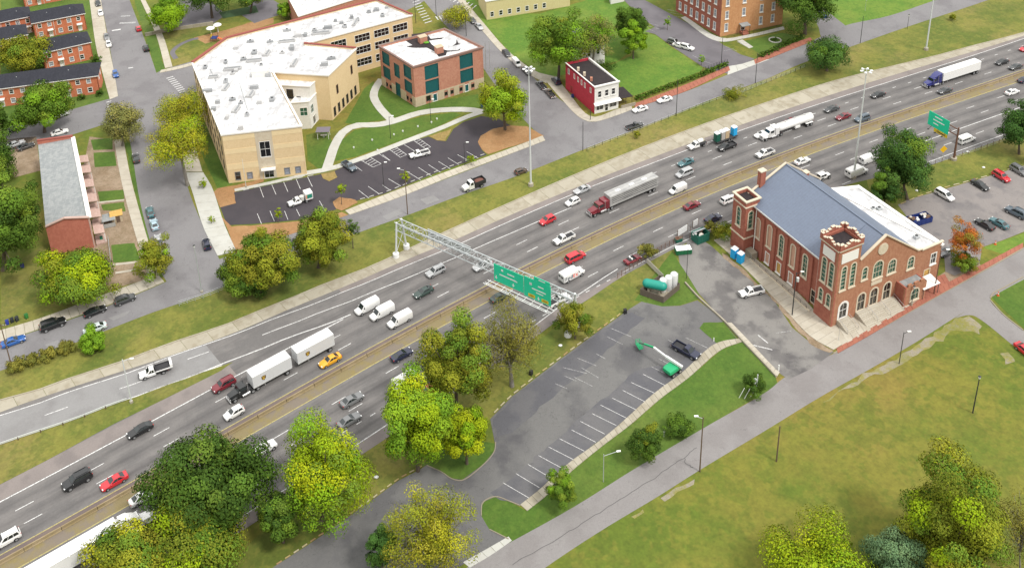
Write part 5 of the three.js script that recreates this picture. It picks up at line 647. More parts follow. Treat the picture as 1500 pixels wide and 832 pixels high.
tree('thin_tree', 'yellow street tree at the corner of the tan school', [274, 272], [214, 172, 306, 250], { cols: [...F.yellow, F.lime[0], F.lime[1]], clumps: 44, leaf: .26, sparse: true, dens: .6, max: 11000, pale: true });
tree('maple_tree', 'bright green tree by the playground', [246, 48], [214, -4, 276, 44], { cols: [...F.bright, F.lime[2]], clumps: 34, leaf: .38, max: 10000 });
tree('oak_tree', 'dark green tree over the yard behind the playground', [310, 26], [270, -40, 342, 22], { cols: F.dark, clumps: 30, leaf: .4, max: 8000 });
tree('oak_tree', 'dark tree beside the paved court', [366, 18], [342, -36, 398, 14], { cols: [...F.dark, F.olive[1]], clumps: 26, leaf: .4, max: 6000 });
tree('round_shrub', 'green shrub beside the paved court', [420, 26], [404, 2, 432, 27], { cols: F.bright, clumps: 16, leaf: .34, max: 3000, cat: 'shrub' });
tree('maple_tree', 'yellow green tree on the tan earth island', [740, 190], [697, 108, 777, 184], { cols: [...F.lime, F.yellow[2], F.bright[1]], clumps: 38, leaf: .34, max: 13000 });
tree('elm_tree', 'tall green tree beside the red corner house', [818, 116], [779, 16, 862, 112], { cols: [...F.mid, F.bright[0], F.olive[0]], clumps: 42, leaf: .38, max: 15000 });
tree('thin_tree', 'leafy bare branched tree over the white house', [868, 100], [840, 20, 905, 84], { cols: [...F.bright, ...F.grey], clumps: 40, leaf: .28, sparse: true, dens: .4, max: 7000, pale: true });
tree('elm_tree', 'dark tree behind the white house', [922, 70], [896, 4, 950, 62], { cols: [...F.dark, F.mid[0]], clumps: 30, leaf: .38, max: 9000 });
tree('maple_tree', 'bright green tree beside the white house yard', [928, 86], [908, 30, 948, 84], { cols: [...F.bright, F.lime[2]], clumps: 24, leaf: .34, max: 6500 });
tree('oak_tree', 'big dark tree beside the brick apartment house', [1180, 50], [1134, -46, 1228, 44], { cols: [...F.dark, F.conifer[0]], clumps: 42, leaf: .42, max: 14000 });
tree('pine_tree', 'spreading pine on the bank edge by the frontage street', [1212, 104], [1177, 54, 1247, 104], { cols: [...F.conifer, F.mid[0]], clumps: 36, leaf: .32, max: 10000 });
tree('thin_tree', 'sparse yellow tree behind the old brick school', [668, 40], [642, 8, 694, 38], { cols: [...F.yellow, F.olive[0]], clumps: 30, leaf: .28, sparse: true, dens: .4, max: 3500, pale: true });
const TS = 'young trees planted round the school car park';
for (const [l, b, bx] of [['young yellow green tree on the island in the school car park', [500, 300], [491, 264, 508, 290]], ['young tree beside the dark utility pole by the school car park', [594, 268], [586, 248, 600, 270]], ['young tree at the end bay of the school car park', [690, 242], [683, 226, 697, 240]], ['young tree at the lower corner of the school car park', [407, 326], [400, 304, 414, 322]], ['young tree on the white corner sidewalk', [309, 328], [303, 314, 314, 328]], ['young tree in the sidewalk pit under the yellow trees', [297, 276], [290, 262, 303, 276]]]) tree('sapling', l, b, bx, { cols: [...F.lime, F.olive[0]], clumps: 12, leaf: .16, max: 900, sparse: true, dens: .5, group: TS });
for (const [l, b, bx] of [['young tree on the island of the apartment car park', [978, 44], [972, 24, 984, 40]], ['young tree by the bays nearest the hedge', [1028, 96], [1022, 80, 1034, 94]]]) tree('sapling', l, b, bx, { cols: F.bright, clumps: 12, leaf: .2, max: 800, sparse: true, dens: .5 });
// brush along the frontage street and by the drive
for (const [l, b, bx, c] of [['brown roadside brush beside the wooden pole', [22, 541], [6, 526, 38, 544], F.brown], ['brown brush second from the wooden pole', [46, 533], [30, 518, 62, 536], F.brown], ['brown brush second from the bright round shrub', [72, 523], [56, 509, 88, 526], F.brown], ['brown brush next to the bright round shrub', [96, 514], [80, 500, 112, 517], F.brown], ['reddish brush at the highway end of the church drive', [948, 378], [935, 356, 966, 380], F.brown], ['green weeds behind the dumpster', [1056, 350], [1040, 326, 1080, 350], [...F.olive, F.mid[0]]], ['weedy brush at the rear corner of the church', [1042, 342], [1030, 324, 1054, 342], F.brown], ['dark hedge clump behind the white house', [880, 104], [866, 90, 902, 106], F.dark], ['green hedge clump at the row house end', [138, 92], [132, 82, 148, 98], F.dark], ['dark shrub at the brick row house corner', [118, 146], [112, 136, 124, 148], F.dark], ['little shrub on the corner lawn of the brick row house', [144, 140], [138, 130, 152, 141], F.dark], ['small shrub on the bank above the ramp', [934, 202], [927, 190, 940, 203], F.olive], ['small shrub on the far bank below the far lawn', [1397, 30], [1391, 19, 1403, 31], F.olive], ['brown brush clump along the frontage street kerb', [1075, 142], [1058, 130, 1092, 144], F.olive]]) tree('brush', l, b, bx, { cols: c, clumps: 16, leaf: .2, max: 1800, cat: 'shrub', dens: .6 });
// clipped hedge along the lawn beside the red house
{ const a = G(932, 147), b = G(1066, 96), h = thing('clipped_hedge', 'long clipped green hedge between the bright lawn and brick sidewalk', 'hedge', a); const P = [], n = 46; const geos = []; for (let i = 0; i < n; i++) { const p = a.clone().lerp(b, (i + .5) / n).sub(a); const { g } = crownGeo(V(p.x, .75, p.z), .95, .75, { cols: [F.mid[0], ...F.dark], clumps: 5, leaf: .22, max: 330 }); g.deleteAttribute('uv'); geos.push(g); } const o = mesh('foliage', mergeGeometries(geos), leafMat, h); o.userData.kind = 'stuff';
  const a2 = G(1114, 84), b2 = G(1176, 56), h2 = thing('clipped_hedge', 'clipped dark hedge beside the apartment lawn', 'hedge', a2); const g2 = []; for (let i = 0; i < 20; i++) { const p = a2.clone().lerp(b2, (i + .5) / 20).sub(a2); g2.push(crownGeo(V(p.x, .8, p.z), 1.1, .85, { cols: F.dark, clumps: 5, leaf: .24, max: 300 }).g); } mesh('foliage', mergeGeometries(g2), leafMat, h2).userData.kind = 'stuff'; }

// ================================================================ vehicles (model +x is forward)
const CM = { paint: mat([.5, .5, .5], .3), paint2: mat([.5, .5, .5], .35), glass: new THREE.MeshPhysicalMaterial({ color: 0x20282a, roughness: .07, clearcoat: 1, clearcoatRoughness: .04 }), tyre: mat([.018, .018, .019], .9), rim: mat([.42, .43, .44], .35, { metalness: .6 }), head: mat([.75, .76, .76], .2), tail: mat([.35, .015, .012], .3), dark: mat([.02, .02, .022], .7), chrome: mat([.6, .6, .6], .25, { metalness: .9 }), chassis: mat([.035, .035, .038], .8), white: new THREE.MeshPhysicalMaterial({ color: new THREE.Color().setRGB(.78, .78, .77), roughness: .35, clearcoat: .4 }), alu: mat([.56, .56, .55], .42, { metalness: .35 }), box: mat([.60, .61, .62], .6), bed: mat([.03, .03, .033], .8) };
const paints = {}; const paint = (c, rough = .28) => paints[c.join()] ??= new THREE.MeshPhysicalMaterial({ color: new THREE.Color().setRGB(...c), roughness: rough, metalness: .1, clearcoat: .8, clearcoatRoughness: .12 });
const COL = { black: [.012, .013, .015], navy: [.012, .016, .045], charcoal: [.05, .053, .056], grey: [.17, .175, .18], silver: [.40, .41, .42], white: [.76, .76, .75], red: [.52, .018, .03], maroon: [.17, .012, .022], taxi: [.72, .36, .02], teal: [.05, .14, .16], green: [.03, .055, .048], blue: [.02, .10, .34], bluegrey: [.09, .12, .15], pale: [.55, .62, .62], brown: [.09, .06, .045], orange: [.75, .22, .02], lightblue: [.35, .48, .55], blueT: [.02, .025, .16] };
function loftX(st, ring) { // stations [x, halfWidth, yBottom, yTop]; ring: unit outline (a across -1..1, b up 0..1)
  const P = [], I = [], n = ring.length; st.forEach(([x, w, y0, y1]) => ring.forEach(([a, b]) => P.push(x, y0 + (y1 - y0) * b, a * w))); for (let i = 0; i + 1 < st.length; i++) for (let j = 0; j < n; j++) { const k = (j + 1) % n, A0 = i * n + j, B0 = i * n + k, C0 = A0 + n, D0 = B0 + n; I.push(A0, B0, C0, B0, D0, C0); }
  for (const [o, f] of [[0, 1], [(st.length - 1) * n, 0]]) for (let j = 1; j + 1 < n; j++) f ? I.push(o, o + j + 1, o + j) : I.push(o, o + j, o + j + 1);
  const g = new THREE.BufferGeometry(); g.setAttribute('position', new THREE.Float32BufferAttribute(P, 3)); g.setIndex(I); g.computeVertexNormals(); return toCreasedNormals(g, .62);
}
const bodyRing = [[-.9, 0], [-1, .16], [-1, .55], [-.97, .82], [-.86, .97], [-.5, 1], [.5, 1], [.86, .97], [.97, .82], [1, .55], [1, .16], [.9, 0]];
// cabin: belt rectangle [xr, xf, hw, y] tapering to roof [xr, xf, hw, y]
function cabinGeo(b, r) { const ring = ([x0, x1, w], c) => [[x0, -w + c], [x0 + c, -w], [x1 - c, -w], [x1, -w + c], [x1, w - c], [x1 - c, w], [x0 + c, w], [x0, w - c]]; const rb = ring(b, .08), r1 = ring(r, .1), r2 = ring([r[0] + .12, r[1] - .12, r[2] - .12], .12); const L3 = [[rb, b[3]], [r1, r[3]], [r2, r[3] + .05]]; const P = [], I = []; L3.forEach(([q, y]) => q.forEach(([x, z]) => P.push(x, y, z))); for (let i = 0; i < 2; i++) for (let j = 0; j < 8; j++) { const k = (j + 1) % 8; I.push(i * 8 + j, (i + 1) * 8 + j, i * 8 + k, i * 8 + k, (i + 1) * 8 + j, (i + 1) * 8 + k); } for (let j = 1; j < 7; j++) I.push(16, 16 + j + 1, 16 + j); const g = new THREE.BufferGeometry(); g.setAttribute('position', new THREE.Float32BufferAttribute(P, 3)); g.setIndex(I); g.computeVertexNormals(); return toCreasedNormals(g, .5); }
function quadOut(p, off = .014) { const n = V().crossVectors(p[1].clone().sub(p[0]), p[2].clone().sub(p[0])).normalize().multiplyScalar(off), q = p.map(v => v.clone().add(n)), P = [q[0], q[1], q[2], q[0], q[2], q[3]]; const g = new THREE.BufferGeometry().setFromPoints(P); g.computeVertexNormals(); g.setAttribute('uv', new THREE.Float32BufferAttribute([0, 0, 1, 0, 1, 1, 0, 0, 1, 1, 0, 1], 2)); return g; }
const lrp = (a, b, t) => a.map((v, i) => v + (b[i] - v) * t);
function cabinGlass(root, b, r, nSide = 2, rear = true, cut = 0) { // windows set on the cabin faces
  const lev = t => lrp(b, r, t), lo = lev(.12), hi = lev(.92), w0 = lo[2], w1 = hi[2];
  mesh('windshield', quadOut([V(lo[1], lo[3], w0 * .86), V(lo[1], lo[3], -w0 * .86), V(hi[1], hi[3], -w1 * .86), V(hi[1], hi[3], w1 * .86)]), CM.glass, root);
  if (rear) mesh('rear_window', quadOut([V(lo[0], lo[3], -w0 * .84), V(lo[0], lo[3], w0 * .84), V(hi[0], hi[3], w1 * .84), V(hi[0], hi[3], -w1 * .84)]), CM.glass, root);
  for (const s of [-1, 1]) for (let i = 0; i < nSide; i++) { const a = i / nSide, c = (i + 1) / nSide, X = (L, t, e) => L[0] + .16 + (L[1] - L[0] - .38) * t + e; const p = [V(X(lo, a, .04), lo[3], s * w0), V(X(lo, c, -.04), lo[3], s * w0), V(X(hi, c, -.04), hi[3], s * w1), V(X(hi, a, .04), hi[3], s * w1)]; if (i < cut) continue; mesh('side_window', quadOut(s > 0 ? p : [p[1], p[0], p[3], p[2]]), CM.glass, root); }
}
const wheelG = {}; function wheel(root, x, z, r, w = .23, dual = 0) { const k = r + '|' + w; wheelG[k] ??= [merge([new THREE.CylinderGeometry(r, r, w, 16).rotateX(Math.PI / 2)]), new THREE.CylinderGeometry(r * .62, r * .62, w + .02, 14).rotateX(Math.PI / 2)]; const t = mesh('wheel', wheelG[k][0], CM.tyre, root); t.position.set(x, r, z); mesh('rim', wheelG[k][1], CM.rim, t); return t; }
const arch = (root, x, z, r) => { const o = mesh('wheel_arch', cached('arch' + r, () => new THREE.CylinderGeometry(r, r, .1, 16, 1, false, 0, Math.PI).rotateX(Math.PI / 2).rotateZ(Math.PI / 2 * 0)), CM.dark, root); o.position.set(x, r * .86, z); };
function lights(root, xf, xr, w, yf, yr, hl = .14) { for (const s of [-1, 1]) { mesh('headlight', rbox(.2, hl, .34, xf - .08, yf, s * (w - .2), .04), CM.head, root); mesh('taillight', rbox(.16, .2, .26, xr + .07, yr, s * (w - .15), .04), CM.tail, root); } mesh('grille', rbox(.12, .2, w * 1.1, xf - .03, yf - .16, 0, .03), CM.dark, root); mesh('rear_plate', box(.04, .14, .34, xr - .0, yr - .12, 0), CM.white, root); }
function mirrors(root, x, y, w) { for (const s of [-1, 1]) mesh('mirror', rbox(.16, .15, .22, x, y, s * (w + .1), .04), CM.paint, root); }
const PROTO = {};
PROTO.sedan = () => { const g = new THREE.Group(); mesh('body', loftX([[-2.38, .6, .44, .8], [-2.3, .82, .3, .95], [-1.75, .89, .24, 1.0], [-.9, .91, .22, .98], [.6, .91, .22, .95], [1.2, .9, .22, .92], [2.0, .86, .25, .82], [2.3, .74, .3, .7], [2.4, .54, .4, .6]], bodyRing), CM.paint, g); const b = [-1.85, 1.0, .8, .94], r = [-.95, .1, .6, 1.42]; mesh('cabin', cabinGeo(b, r), CM.paint, g); cabinGlass(g, b, r); for (const x of [-1.4, 1.45]) for (const s of [-1, 1]) { arch(g, x, s * .87, .38); wheel(g, x, s * .81, .32); } lights(g, 2.32, -2.36, .82, .62, .76); mirrors(g, .72, .93, .84); return g; };
PROTO.hatch = () => { const g = new THREE.Group(); mesh('body', loftX([[-1.95, .66, .42, .9], [-1.88, .82, .3, 1.02], [-1.2, .87, .24, 1.03], [.6, .88, .22, 1.0], [1.1, .87, .22, .96], [1.75, .82, .26, .84], [1.95, .66, .34, .7]], bodyRing), CM.paint, g); const b = [-1.84, .95, .78, .98], r = [-1.5, .12, .62, 1.5]; mesh('cabin', cabinGeo(b, r), CM.paint, g); cabinGlass(g, b, r); for (const x of [-1.2, 1.22]) for (const s of [-1, 1]) { arch(g, x, s * .84, .37); wheel(g, x, s * .78, .31); } lights(g, 1.9, -1.93, .78, .66, .84); mirrors(g, .7, .98, .82); return g; };
PROTO.suv = () => { const g = new THREE.Group(); mesh('body', loftX([[-2.35, .74, .46, 1.0], [-2.28, .9, .36, 1.14], [-1.6, .95, .3, 1.14], [.8, .95, .3, 1.12], [1.2, .94, .3, 1.1], [2.05, .9, .32, 1.0], [2.3, .8, .38, .86], [2.38, .62, .46, .74]], bodyRing), CM.paint, g); const b = [-2.22, 1.1, .86, 1.1], r = [-1.95, .38, .7, 1.74]; mesh('cabin', cabinGeo(b, r), CM.paint, g); cabinGlass(g, b, r, 3); for (const x of [-1.4, 1.45]) for (const s of [-1, 1]) { arch(g, x, s * .91, .44); wheel(g, x, s * .85, .37, .25); } for (const s of [-1, 1]) mesh('roof_rail', bar(V(-1.7, 1.84, s * .58), V(.2, 1.84, s * .58), .03), CM.dark, g); lights(g, 2.3, -2.32, .86, .76, .92); mirrors(g, .85, 1.12, .9); return g; };
PROTO.minivan = () => { const g = new THREE.Group(); mesh('body', loftX([[-2.5, .76, .42, 1.0], [-2.44, .9, .3, 1.08], [-1.6, .96, .24, 1.08], [.9, .96, .24, 1.06], [1.4, .95, .24, 1.02], [2.2, .88, .28, .86], [2.45, .74, .36, .72]], bodyRing), CM.paint, g); const b = [-2.42, 1.55, .88, 1.04], r = [-2.1, .55, .72, 1.72]; mesh('cabin', cabinGeo(b, r), CM.paint, g); cabinGlass(g, b, r, 3); for (const x of [-1.45, 1.6]) for (const s of [-1, 1]) { arch(g, x, s * .92, .4); wheel(g, x, s * .86, .34); } lights(g, 2.38, -2.48, .84, .64, 1.0); mirrors(g, 1.2, 1.06, .9); return g; };
PROTO.pickup = (o = {}) => { const g = new THREE.Group(), xb = -.35; mesh('body', loftX([[xb, .94, .4, 1.06], [.9, .95, .38, 1.06], [1.45, .94, .38, 1.06], [2.45, .92, .4, 1.0], [2.72, .84, .44, .9], [2.78, .7, .5, .78]], bodyRing), CM.paint, g); const b = [-.3, 1.42, .86, 1.04], r = [-.1, .75, .7, 1.76]; mesh('cabin', cabinGeo(b, r), CM.paint, g); cabinGlass(g, b, r, 2); if (!o.noBed) { for (const s of [-1, 1]) mesh('bed_side', rbox(2.5, .7, .14, -1.58, .42, s * .88, .05), CM.paint, g); mesh('tailgate', rbox(.12, .68, 1.66, -2.78, .43, 0, .04), CM.paint, g); mesh('bed_floor', box(2.36, .06, 1.64, -1.56, .66, 0), CM.bed, g); mesh('bed_front', box(.08, .6, 1.62, xb - .06, .44, 0), CM.bed, g); mesh('bumper', rbox(.16, .2, 1.8, -2.92, .45, 0, .04), CM.chrome, g); } mesh('frame', box(2.4, .18, 1.0, -1.5, .42, 0), CM.chassis, g); for (const x of [-1.75, 1.75]) for (const s of [-1, 1]) { arch(g, x, s * .91, .46); wheel(g, x, s * .86, .39, .27); } for (const s of [-1, 1]) { mesh('headlight', rbox(.14, .2, .3, 2.7, .76, s * .72, .04), CM.head, g); mesh('taillight', rbox(.1, .34, .12, o.noBed ? -2.7 : -2.83, .62, s * .87, .03), CM.tail, g); } mesh('grille', rbox(.1, .3, 1.0, 2.74, .66, 0, .03), CM.dark, g); mirrors(g, 1.15, 1.1, .92); return g; };
PROTO.van = () => { const g = new THREE.Group(); mesh('body', loftX([[-2.8, .84, .5, 2.0], [-2.74, .95, .38, 2.12], [-1, .98, .34, 2.16], [.6, .98, .34, 2.14], [.95, .97, .34, 2.08]], [[-.94, 0], [-1, .08], [-1, .5], [-.95, .86], [-.84, .97], [-.5, 1], [.5, 1], [.84, .97], [.95, .86], [1, .5], [1, .08], [.94, 0]]), CM.paint, g); mesh('hood', loftX([[.8, .97, .34, 1.2], [1.8, .95, .34, 1.14], [2.4, .9, .36, 1.0], [2.68, .78, .42, .84], [2.74, .6, .48, .72]], bodyRing), CM.paint, g); const b = [.3, 1.72, .88, 1.14], r = [.5, .96, .76, 2.08]; mesh('cab', cabinGeo(b, r), CM.paint, g); cabinGlass(g, b, r, 1, false); for (const s of [-1, 1]) mesh('rear_window', box(.03, .45, .62, -2.82, 1.3, s * .42), CM.glass, g); for (const x of [-1.7, 1.75]) for (const s of [-1, 1]) { arch(g, x, s * .93, .42); wheel(g, x, s * .88, .36, .25); } lights(g, 2.66, -2.78, .86, .76, 1.0, .18); mirrors(g, 1.35, 1.22, .92); return g; };
PROTO.minibus = () => { const g = PROTO.van(); for (const s of [-1, 1]) for (let i = 0; i < 4; i++) mesh('side_window', box(.66, .5, .03, -2.3 + i * .78, 1.28, s * .985), CM.glass, g); return g; };
PROTO.jeep = () => { const g = new THREE.Group(); mesh('body', loftX([[-1.8, .76, .5, 1.06], [-1.7, .8, .46, 1.1], [.5, .8, .46, 1.1], [.9, .7, .48, 1.12], [1.8, .6, .5, 1.08], [1.86, .56, .52, 1.02]], bodyRing), CM.paint, g); const b = [-1.72, .62, .74, 1.08], r = [-1.66, .42, .68, 1.78]; mesh('hardtop', cabinGeo(b, r), CM.paint, g); cabinGlass(g, b, r, 2); for (const x of [-1.1, 1.2]) for (const s of [-1, 1]) { mesh('fender', rbox(.95, .09, .3, x, .86, s * .86, .03), CM.dark, g); wheel(g, x, s * .84, .42, .28); } const sp = mesh('spare_wheel', cached('spare', () => new THREE.CylinderGeometry(.4, .4, .24, 16).rotateZ(Math.PI / 2)), CM.tyre, g); sp.position.set(-1.95, 1.05, 0); mesh('rim', cached('spareR', () => new THREE.CylinderGeometry(.22, .22, .27, 12).rotateZ(Math.PI / 2)), CM.rim, sp); lights(g, 1.88, -1.84, .62, .84, .9); mirrors(g, .7, 1.14, .78); return g; };
PROTO.convertible = () => { const g = new THREE.Group(); mesh('body', loftX([[-2.2, .62, .42, .78], [-2.12, .82, .28, .92], [-1.5, .88, .24, .95], [.6, .89, .22, .9], [1.9, .85, .25, .78], [2.2, .7, .32, .64]], bodyRing), CM.paint, g); mesh('cockpit', rbox(1.9, .2, 1.36, -.4, .84, 0, .06), CM.dark, g); for (const s of [-1, 1]) mesh('seat', rbox(.3, .5, .5, -.55, .84, s * .36, .08), CM.white, g); mesh('windshield', quadOut([V(.75, .92, .7), V(.75, .92, -.7), V(.35, 1.28, -.6), V(.35, 1.28, .6)]), CM.glass, g); mesh('windshield_frame', bar(V(.35, 1.29, -.62), V(.35, 1.29, .62), .025), CM.paint, g); for (const x of [-1.3, 1.35]) for (const s of [-1, 1]) { arch(g, x, s * .85, .37); wheel(g, x, s * .8, .32); } lights(g, 2.14, -2.18, .78, .58, .72); mirrors(g, .6, .92, .84); return g; };
// bonneted tractor; sleeper optional
PROTO.tractor = (o = {}) => { const g = new THREE.Group(); mesh('frame', box(6.6, .3, .9, -.2, .62, 0), CM.chassis, g); mesh('hood', loftX([[1.0, .98, .85, 1.95], [2.0, .92, .8, 1.82], [2.9, .84, .74, 1.66], [3.1, .72, .74, 1.5]], bodyRing), CM.paint, g); const b = [-.75, 1.28, 1.08, 1.6], r = [-.7, .85, .98, 2.75]; mesh('cab', merge([rbox(2, 1.2, 2.16, .26, .75, 0, .08)]), CM.paint, g); mesh('cab_top', cabinGeo(b, r), CM.paint, g); cabinGlass(g, b, r, 1, false); if (o.sleeper !== false) { mesh('sleeper', rbox(1.7, 2.3, 2.3, -1.55, .85, 0, .12), CM.paint, g); if (o.fairing) mesh('roof_fairing', loftX([[-2.3, 1.12, 3.0, 3.9], [-1.2, 1.1, 3.0, 3.86], [-.1, .95, 2.75, 3.3], [.6, .7, 2.72, 2.86]], bodyRing), CM.paint, g); } for (const s of [-1, 1]) { mesh('fuel_tank', new THREE.CylinderGeometry(.34, .34, 1.7, 12).rotateZ(Math.PI / 2).translate(-.4, .72, s * 1.02), CM.chrome, g); mesh('exhaust_stack', cyl(.09, .09, 2.6, -.86, .9, s * 1.14, 8), CM.chrome, g); mesh('mirror', rbox(.1, .5, .2, 1.05, 1.9, s * 1.3, .03), CM.chrome, g); mesh('fender', rbox(1.15, .14, .46, 2.15, 1.06, s * .98, .05), CM.paint, g); mesh('headlight', rbox(.14, .2, .3, 3.02, .92, s * .72, .04), CM.head, g); mesh('taillight', rbox(.08, .14, .3, -3.52, .66, s * .6, .02), CM.tail, g); } mesh('grille', rbox(.12, .72, 1.0, 3.08, .76, 0, .04), CM.chrome, g); mesh('front_bumper', rbox(.24, .34, 2.2, 3.15, .38, 0, .06), CM.chrome, g); mesh('fifth_wheel', cyl(.5, .5, .12, -2.5, .93, 0, 14), CM.dark, g); for (const s of [-1, 1]) { wheel(g, 2.15, s * .98, .5, .3); for (const x of [-1.95, -3.1]) wheel(g, x, s * .88, .5, .56); } return g; };
PROTO.boxTrailer = ({ L = 16, axle = 2, m = CM.white, h = 2.75, reefer = false, single = false } = {}) => { const g = new THREE.Group(); mesh('box_body', rbox(L, h, 2.55, 0, 1.22, 0, .07), m, g); mesh('roof_panel', box(L - .3, .03, 2.35, 0, 1.22 + h, 0), CM.white, g); mesh('side_rail', merge([box(L - .06, .14, .05, 0, 1.2, 1.29), box(L - .06, .14, .05, 0, 1.2, -1.29)]), CM.alu, g); mesh('chassis', box(L - 1, .28, 1.0, 0, .92, 0), CM.chassis, g); for (let i = 0; i < axle; i++) for (const s of [-1, 1]) wheel(g, -L / 2 + 1.1 + i * 1.3, s * .98, .5, .54); for (const s of [-1, 1]) { mesh('landing_leg', box(.14, .9, .14, L / 2 - 2.6, .1, s * .7), CM.alu, g); mesh('taillight', rbox(.06, .16, .24, -L / 2 - .02, 1.28, s * 1.05, .02), CM.tail, g); mesh('rear_door', box(.05, h - .3, 1.16, -L / 2 - .02, 1.38, s * .6), m, g); } if (reefer) mesh('cooling_unit', rbox(.5, 1.3, 1.9, L / 2 + .22, 2.3, 0, .08), CM.alu, g); return g; };
PROTO.livestock = () => { const g = new THREE.Group(), L = 15.4; const lv = texMat(wallTex([.40, .40, .39], [.28, .28, .28], 3, 45, 128), .6); mesh('box_body', rbox(L, 2.9, 2.55, 0, 1.1, 0, .08), lv, g); for (const s of [-1, 1]) for (let i = 0; i < 4; i++) mesh('vent_slat', box(L - 1.2, .1, .04, 0, 1.9 + i * .5, s * 1.29), CM.dark, g); for (const x of [-4, 0, 4.4]) mesh('roof_hatch', rbox(1.4, .1, .7, x, 4.0, 0, .03), CM.white, g); mesh('chassis', box(L - 3, .3, 1, 0, .8, 0), CM.chassis, g); for (const x of [-6.4, -5.1]) for (const s of [-1, 1]) wheel(g, x, s * .98, .5, .54); for (const s of [-1, 1]) mesh('taillight', rbox(.06, .16, .24, -L / 2 - .02, 1.2, s * 1.05, .02), CM.tail, g); return g; };
PROTO.tank = () => { const g = new THREE.Group(), L = 12.6; const pr = [[0, -L / 2], [.7, -L / 2 + .02], [1.08, -L / 2 + .3], [1.14, -L / 2 + .7], [1.14, L / 2 - .7], [1.08, L / 2 - .3], [.7, L / 2 - .02], [0, L / 2]].map(([r, y]) => new THREE.Vector2(r, y)); mesh('tank_shell', new THREE.LatheGeometry(pr, 26).rotateZ(-Math.PI / 2).translate(0, 2.2, 0), CM.white, g); mesh('catwalk', box(L - 2, .08, .5, 0, 3.36, 0), CM.alu, g); for (const x of [-3.4, 0, 3.4]) mesh('hatch', cyl(.28, .28, .2, x, 3.4, 0, 12), CM.alu, g); mesh('chassis', merge([box(L - 1, .28, 1, 0, .86, 0), box(.5, .5, 1.4, -4, 1, 0), box(.5, .5, 1.4, 4, 1, 0)]), CM.chassis, g); mesh('hose_box', rbox(1.8, .7, 2.1, -.4, .62, 0, .06), CM.white, g); for (const x of [-5.2, -3.9]) for (const s of [-1, 1]) { wheel(g, x, s * .98, .5, .54); mesh('fender', rbox(1.2, .08, .6, x, 1.06, s * .98, .03), CM.white, g); } for (const s of [-1, 1]) mesh('taillight', rbox(.06, .16, .24, -L / 2 - .02, 1.1, s * .9, .02), CM.tail, g); return g; };
PROTO.dump = () => { const g = new THREE.Group(); mesh('frame', box(6, .26, .9, -.3, .56, 0), CM.chassis, g); mesh('hood', loftX([[1.2, .95, .6, 1.6], [2.2, .9, .56, 1.46], [2.8, .8, .56, 1.3]], bodyRing), CM.paint, g); const b = [-.1, 1.4, .98, 1.5], r = [0, 1.0, .86, 2.4]; mesh('cab', rbox(1.5, 1.1, 1.96, .65, .5, 0, .06), CM.paint, g); mesh('cab_top', cabinGeo(b, r), CM.paint, g); cabinGlass(g, b, r, 1, true); for (const s of [-1, 1]) mesh('bed_side', rbox(3.2, 1.1, .14, -1.8, 1, s * 1.05, .03), CM.dark, g); mesh('bed_front', box(.14, 1.5, 2.1, -.22, 1, 0), CM.dark, g); mesh('tailgate', box(.14, 1.1, 2.1, -3.36, 1, 0), CM.dark, g); mesh('load', new THREE.SphereGeometry(1, 12, 6, 0, 6.3, 0, 1.57).scale(1.5, .4, .95).translate(-1.8, 1.6, 0), mat([.14, .06, .045], 1), g); mesh('bed_floor', box(3.1, .1, 2, -1.8, .96, 0), CM.dark, g); for (const s of [-1, 1]) { wheel(g, 1.95, s * .86, .46, .28); wheel(g, -2.1, s * .84, .46, .5); mesh('headlight', rbox(.12, .16, .24, 2.76, .86, s * .62, .03), CM.head, g); mesh('taillight', rbox(.06, .14, .2, -3.44, .9, s * .8, .02), CM.tail, g); } mesh('grille', rbox(.1, .5, .9, 2.8, .7, 0, .03), CM.chrome, g); return g; };
PROTO.flatbed = () => { const g = PROTO.pickup({ noBed: true }); mesh('flatbed', box(3.3, .12, 2.1, -1.95, 1.0, 0), CM.bed, g); for (const s of [-1, 1]) mesh('bed_rail', box(3.3, .22, .08, -1.95, 1.1, s * 1.02), s < 0 ? CM.white : CM.bed, g); mesh('headboard', box(.1, 1.0, 2.0, -.36, 1.1, 0), CM.dark, g); mesh('tool_box', rbox(.5, .8, 2.1, -3.4, 1.1, 0, .05), CM.white, g); return g; };
PROTO.service = () => { const g = PROTO.pickup({ noBed: true }); mesh('body_box', rbox(1.9, 1.9, 2.1, -2.5, .8, 0, .06), CM.white, g); for (const s of [-1, 1]) { mesh('logo_panel', box(1.5, 1.1, .04, -2.5, 1.25, s * 1.06), mat([.02, .22, .16], .6), g); mesh('logo_panel', box(.34, 1.1, .042, -1.75, 1.25, s * 1.06), mat([.62, .3, .2], .6), g); } mesh('water_tank', cyl(.62, .62, 1.1, -.85, .75, 0, 14), mat([.55, .55, .52], .6), g); return g; };
PROTO.tankpickup = () => { const g = PROTO.pickup({ noBed: true }); mesh('flatbed', box(2.6, .12, 1.9, -1.6, .95, 0), CM.bed, g); mesh('water_tank', new THREE.CylinderGeometry(.55, .55, 1.5, 14).rotateZ(Math.PI / 2).translate(-1.1, 1.6, 0), CM.white, g); mesh('pump', rbox(.6, .5, .9, -2.4, 1.07, .2, .05), mat([.3, .28, .22], .8), g); return g; };
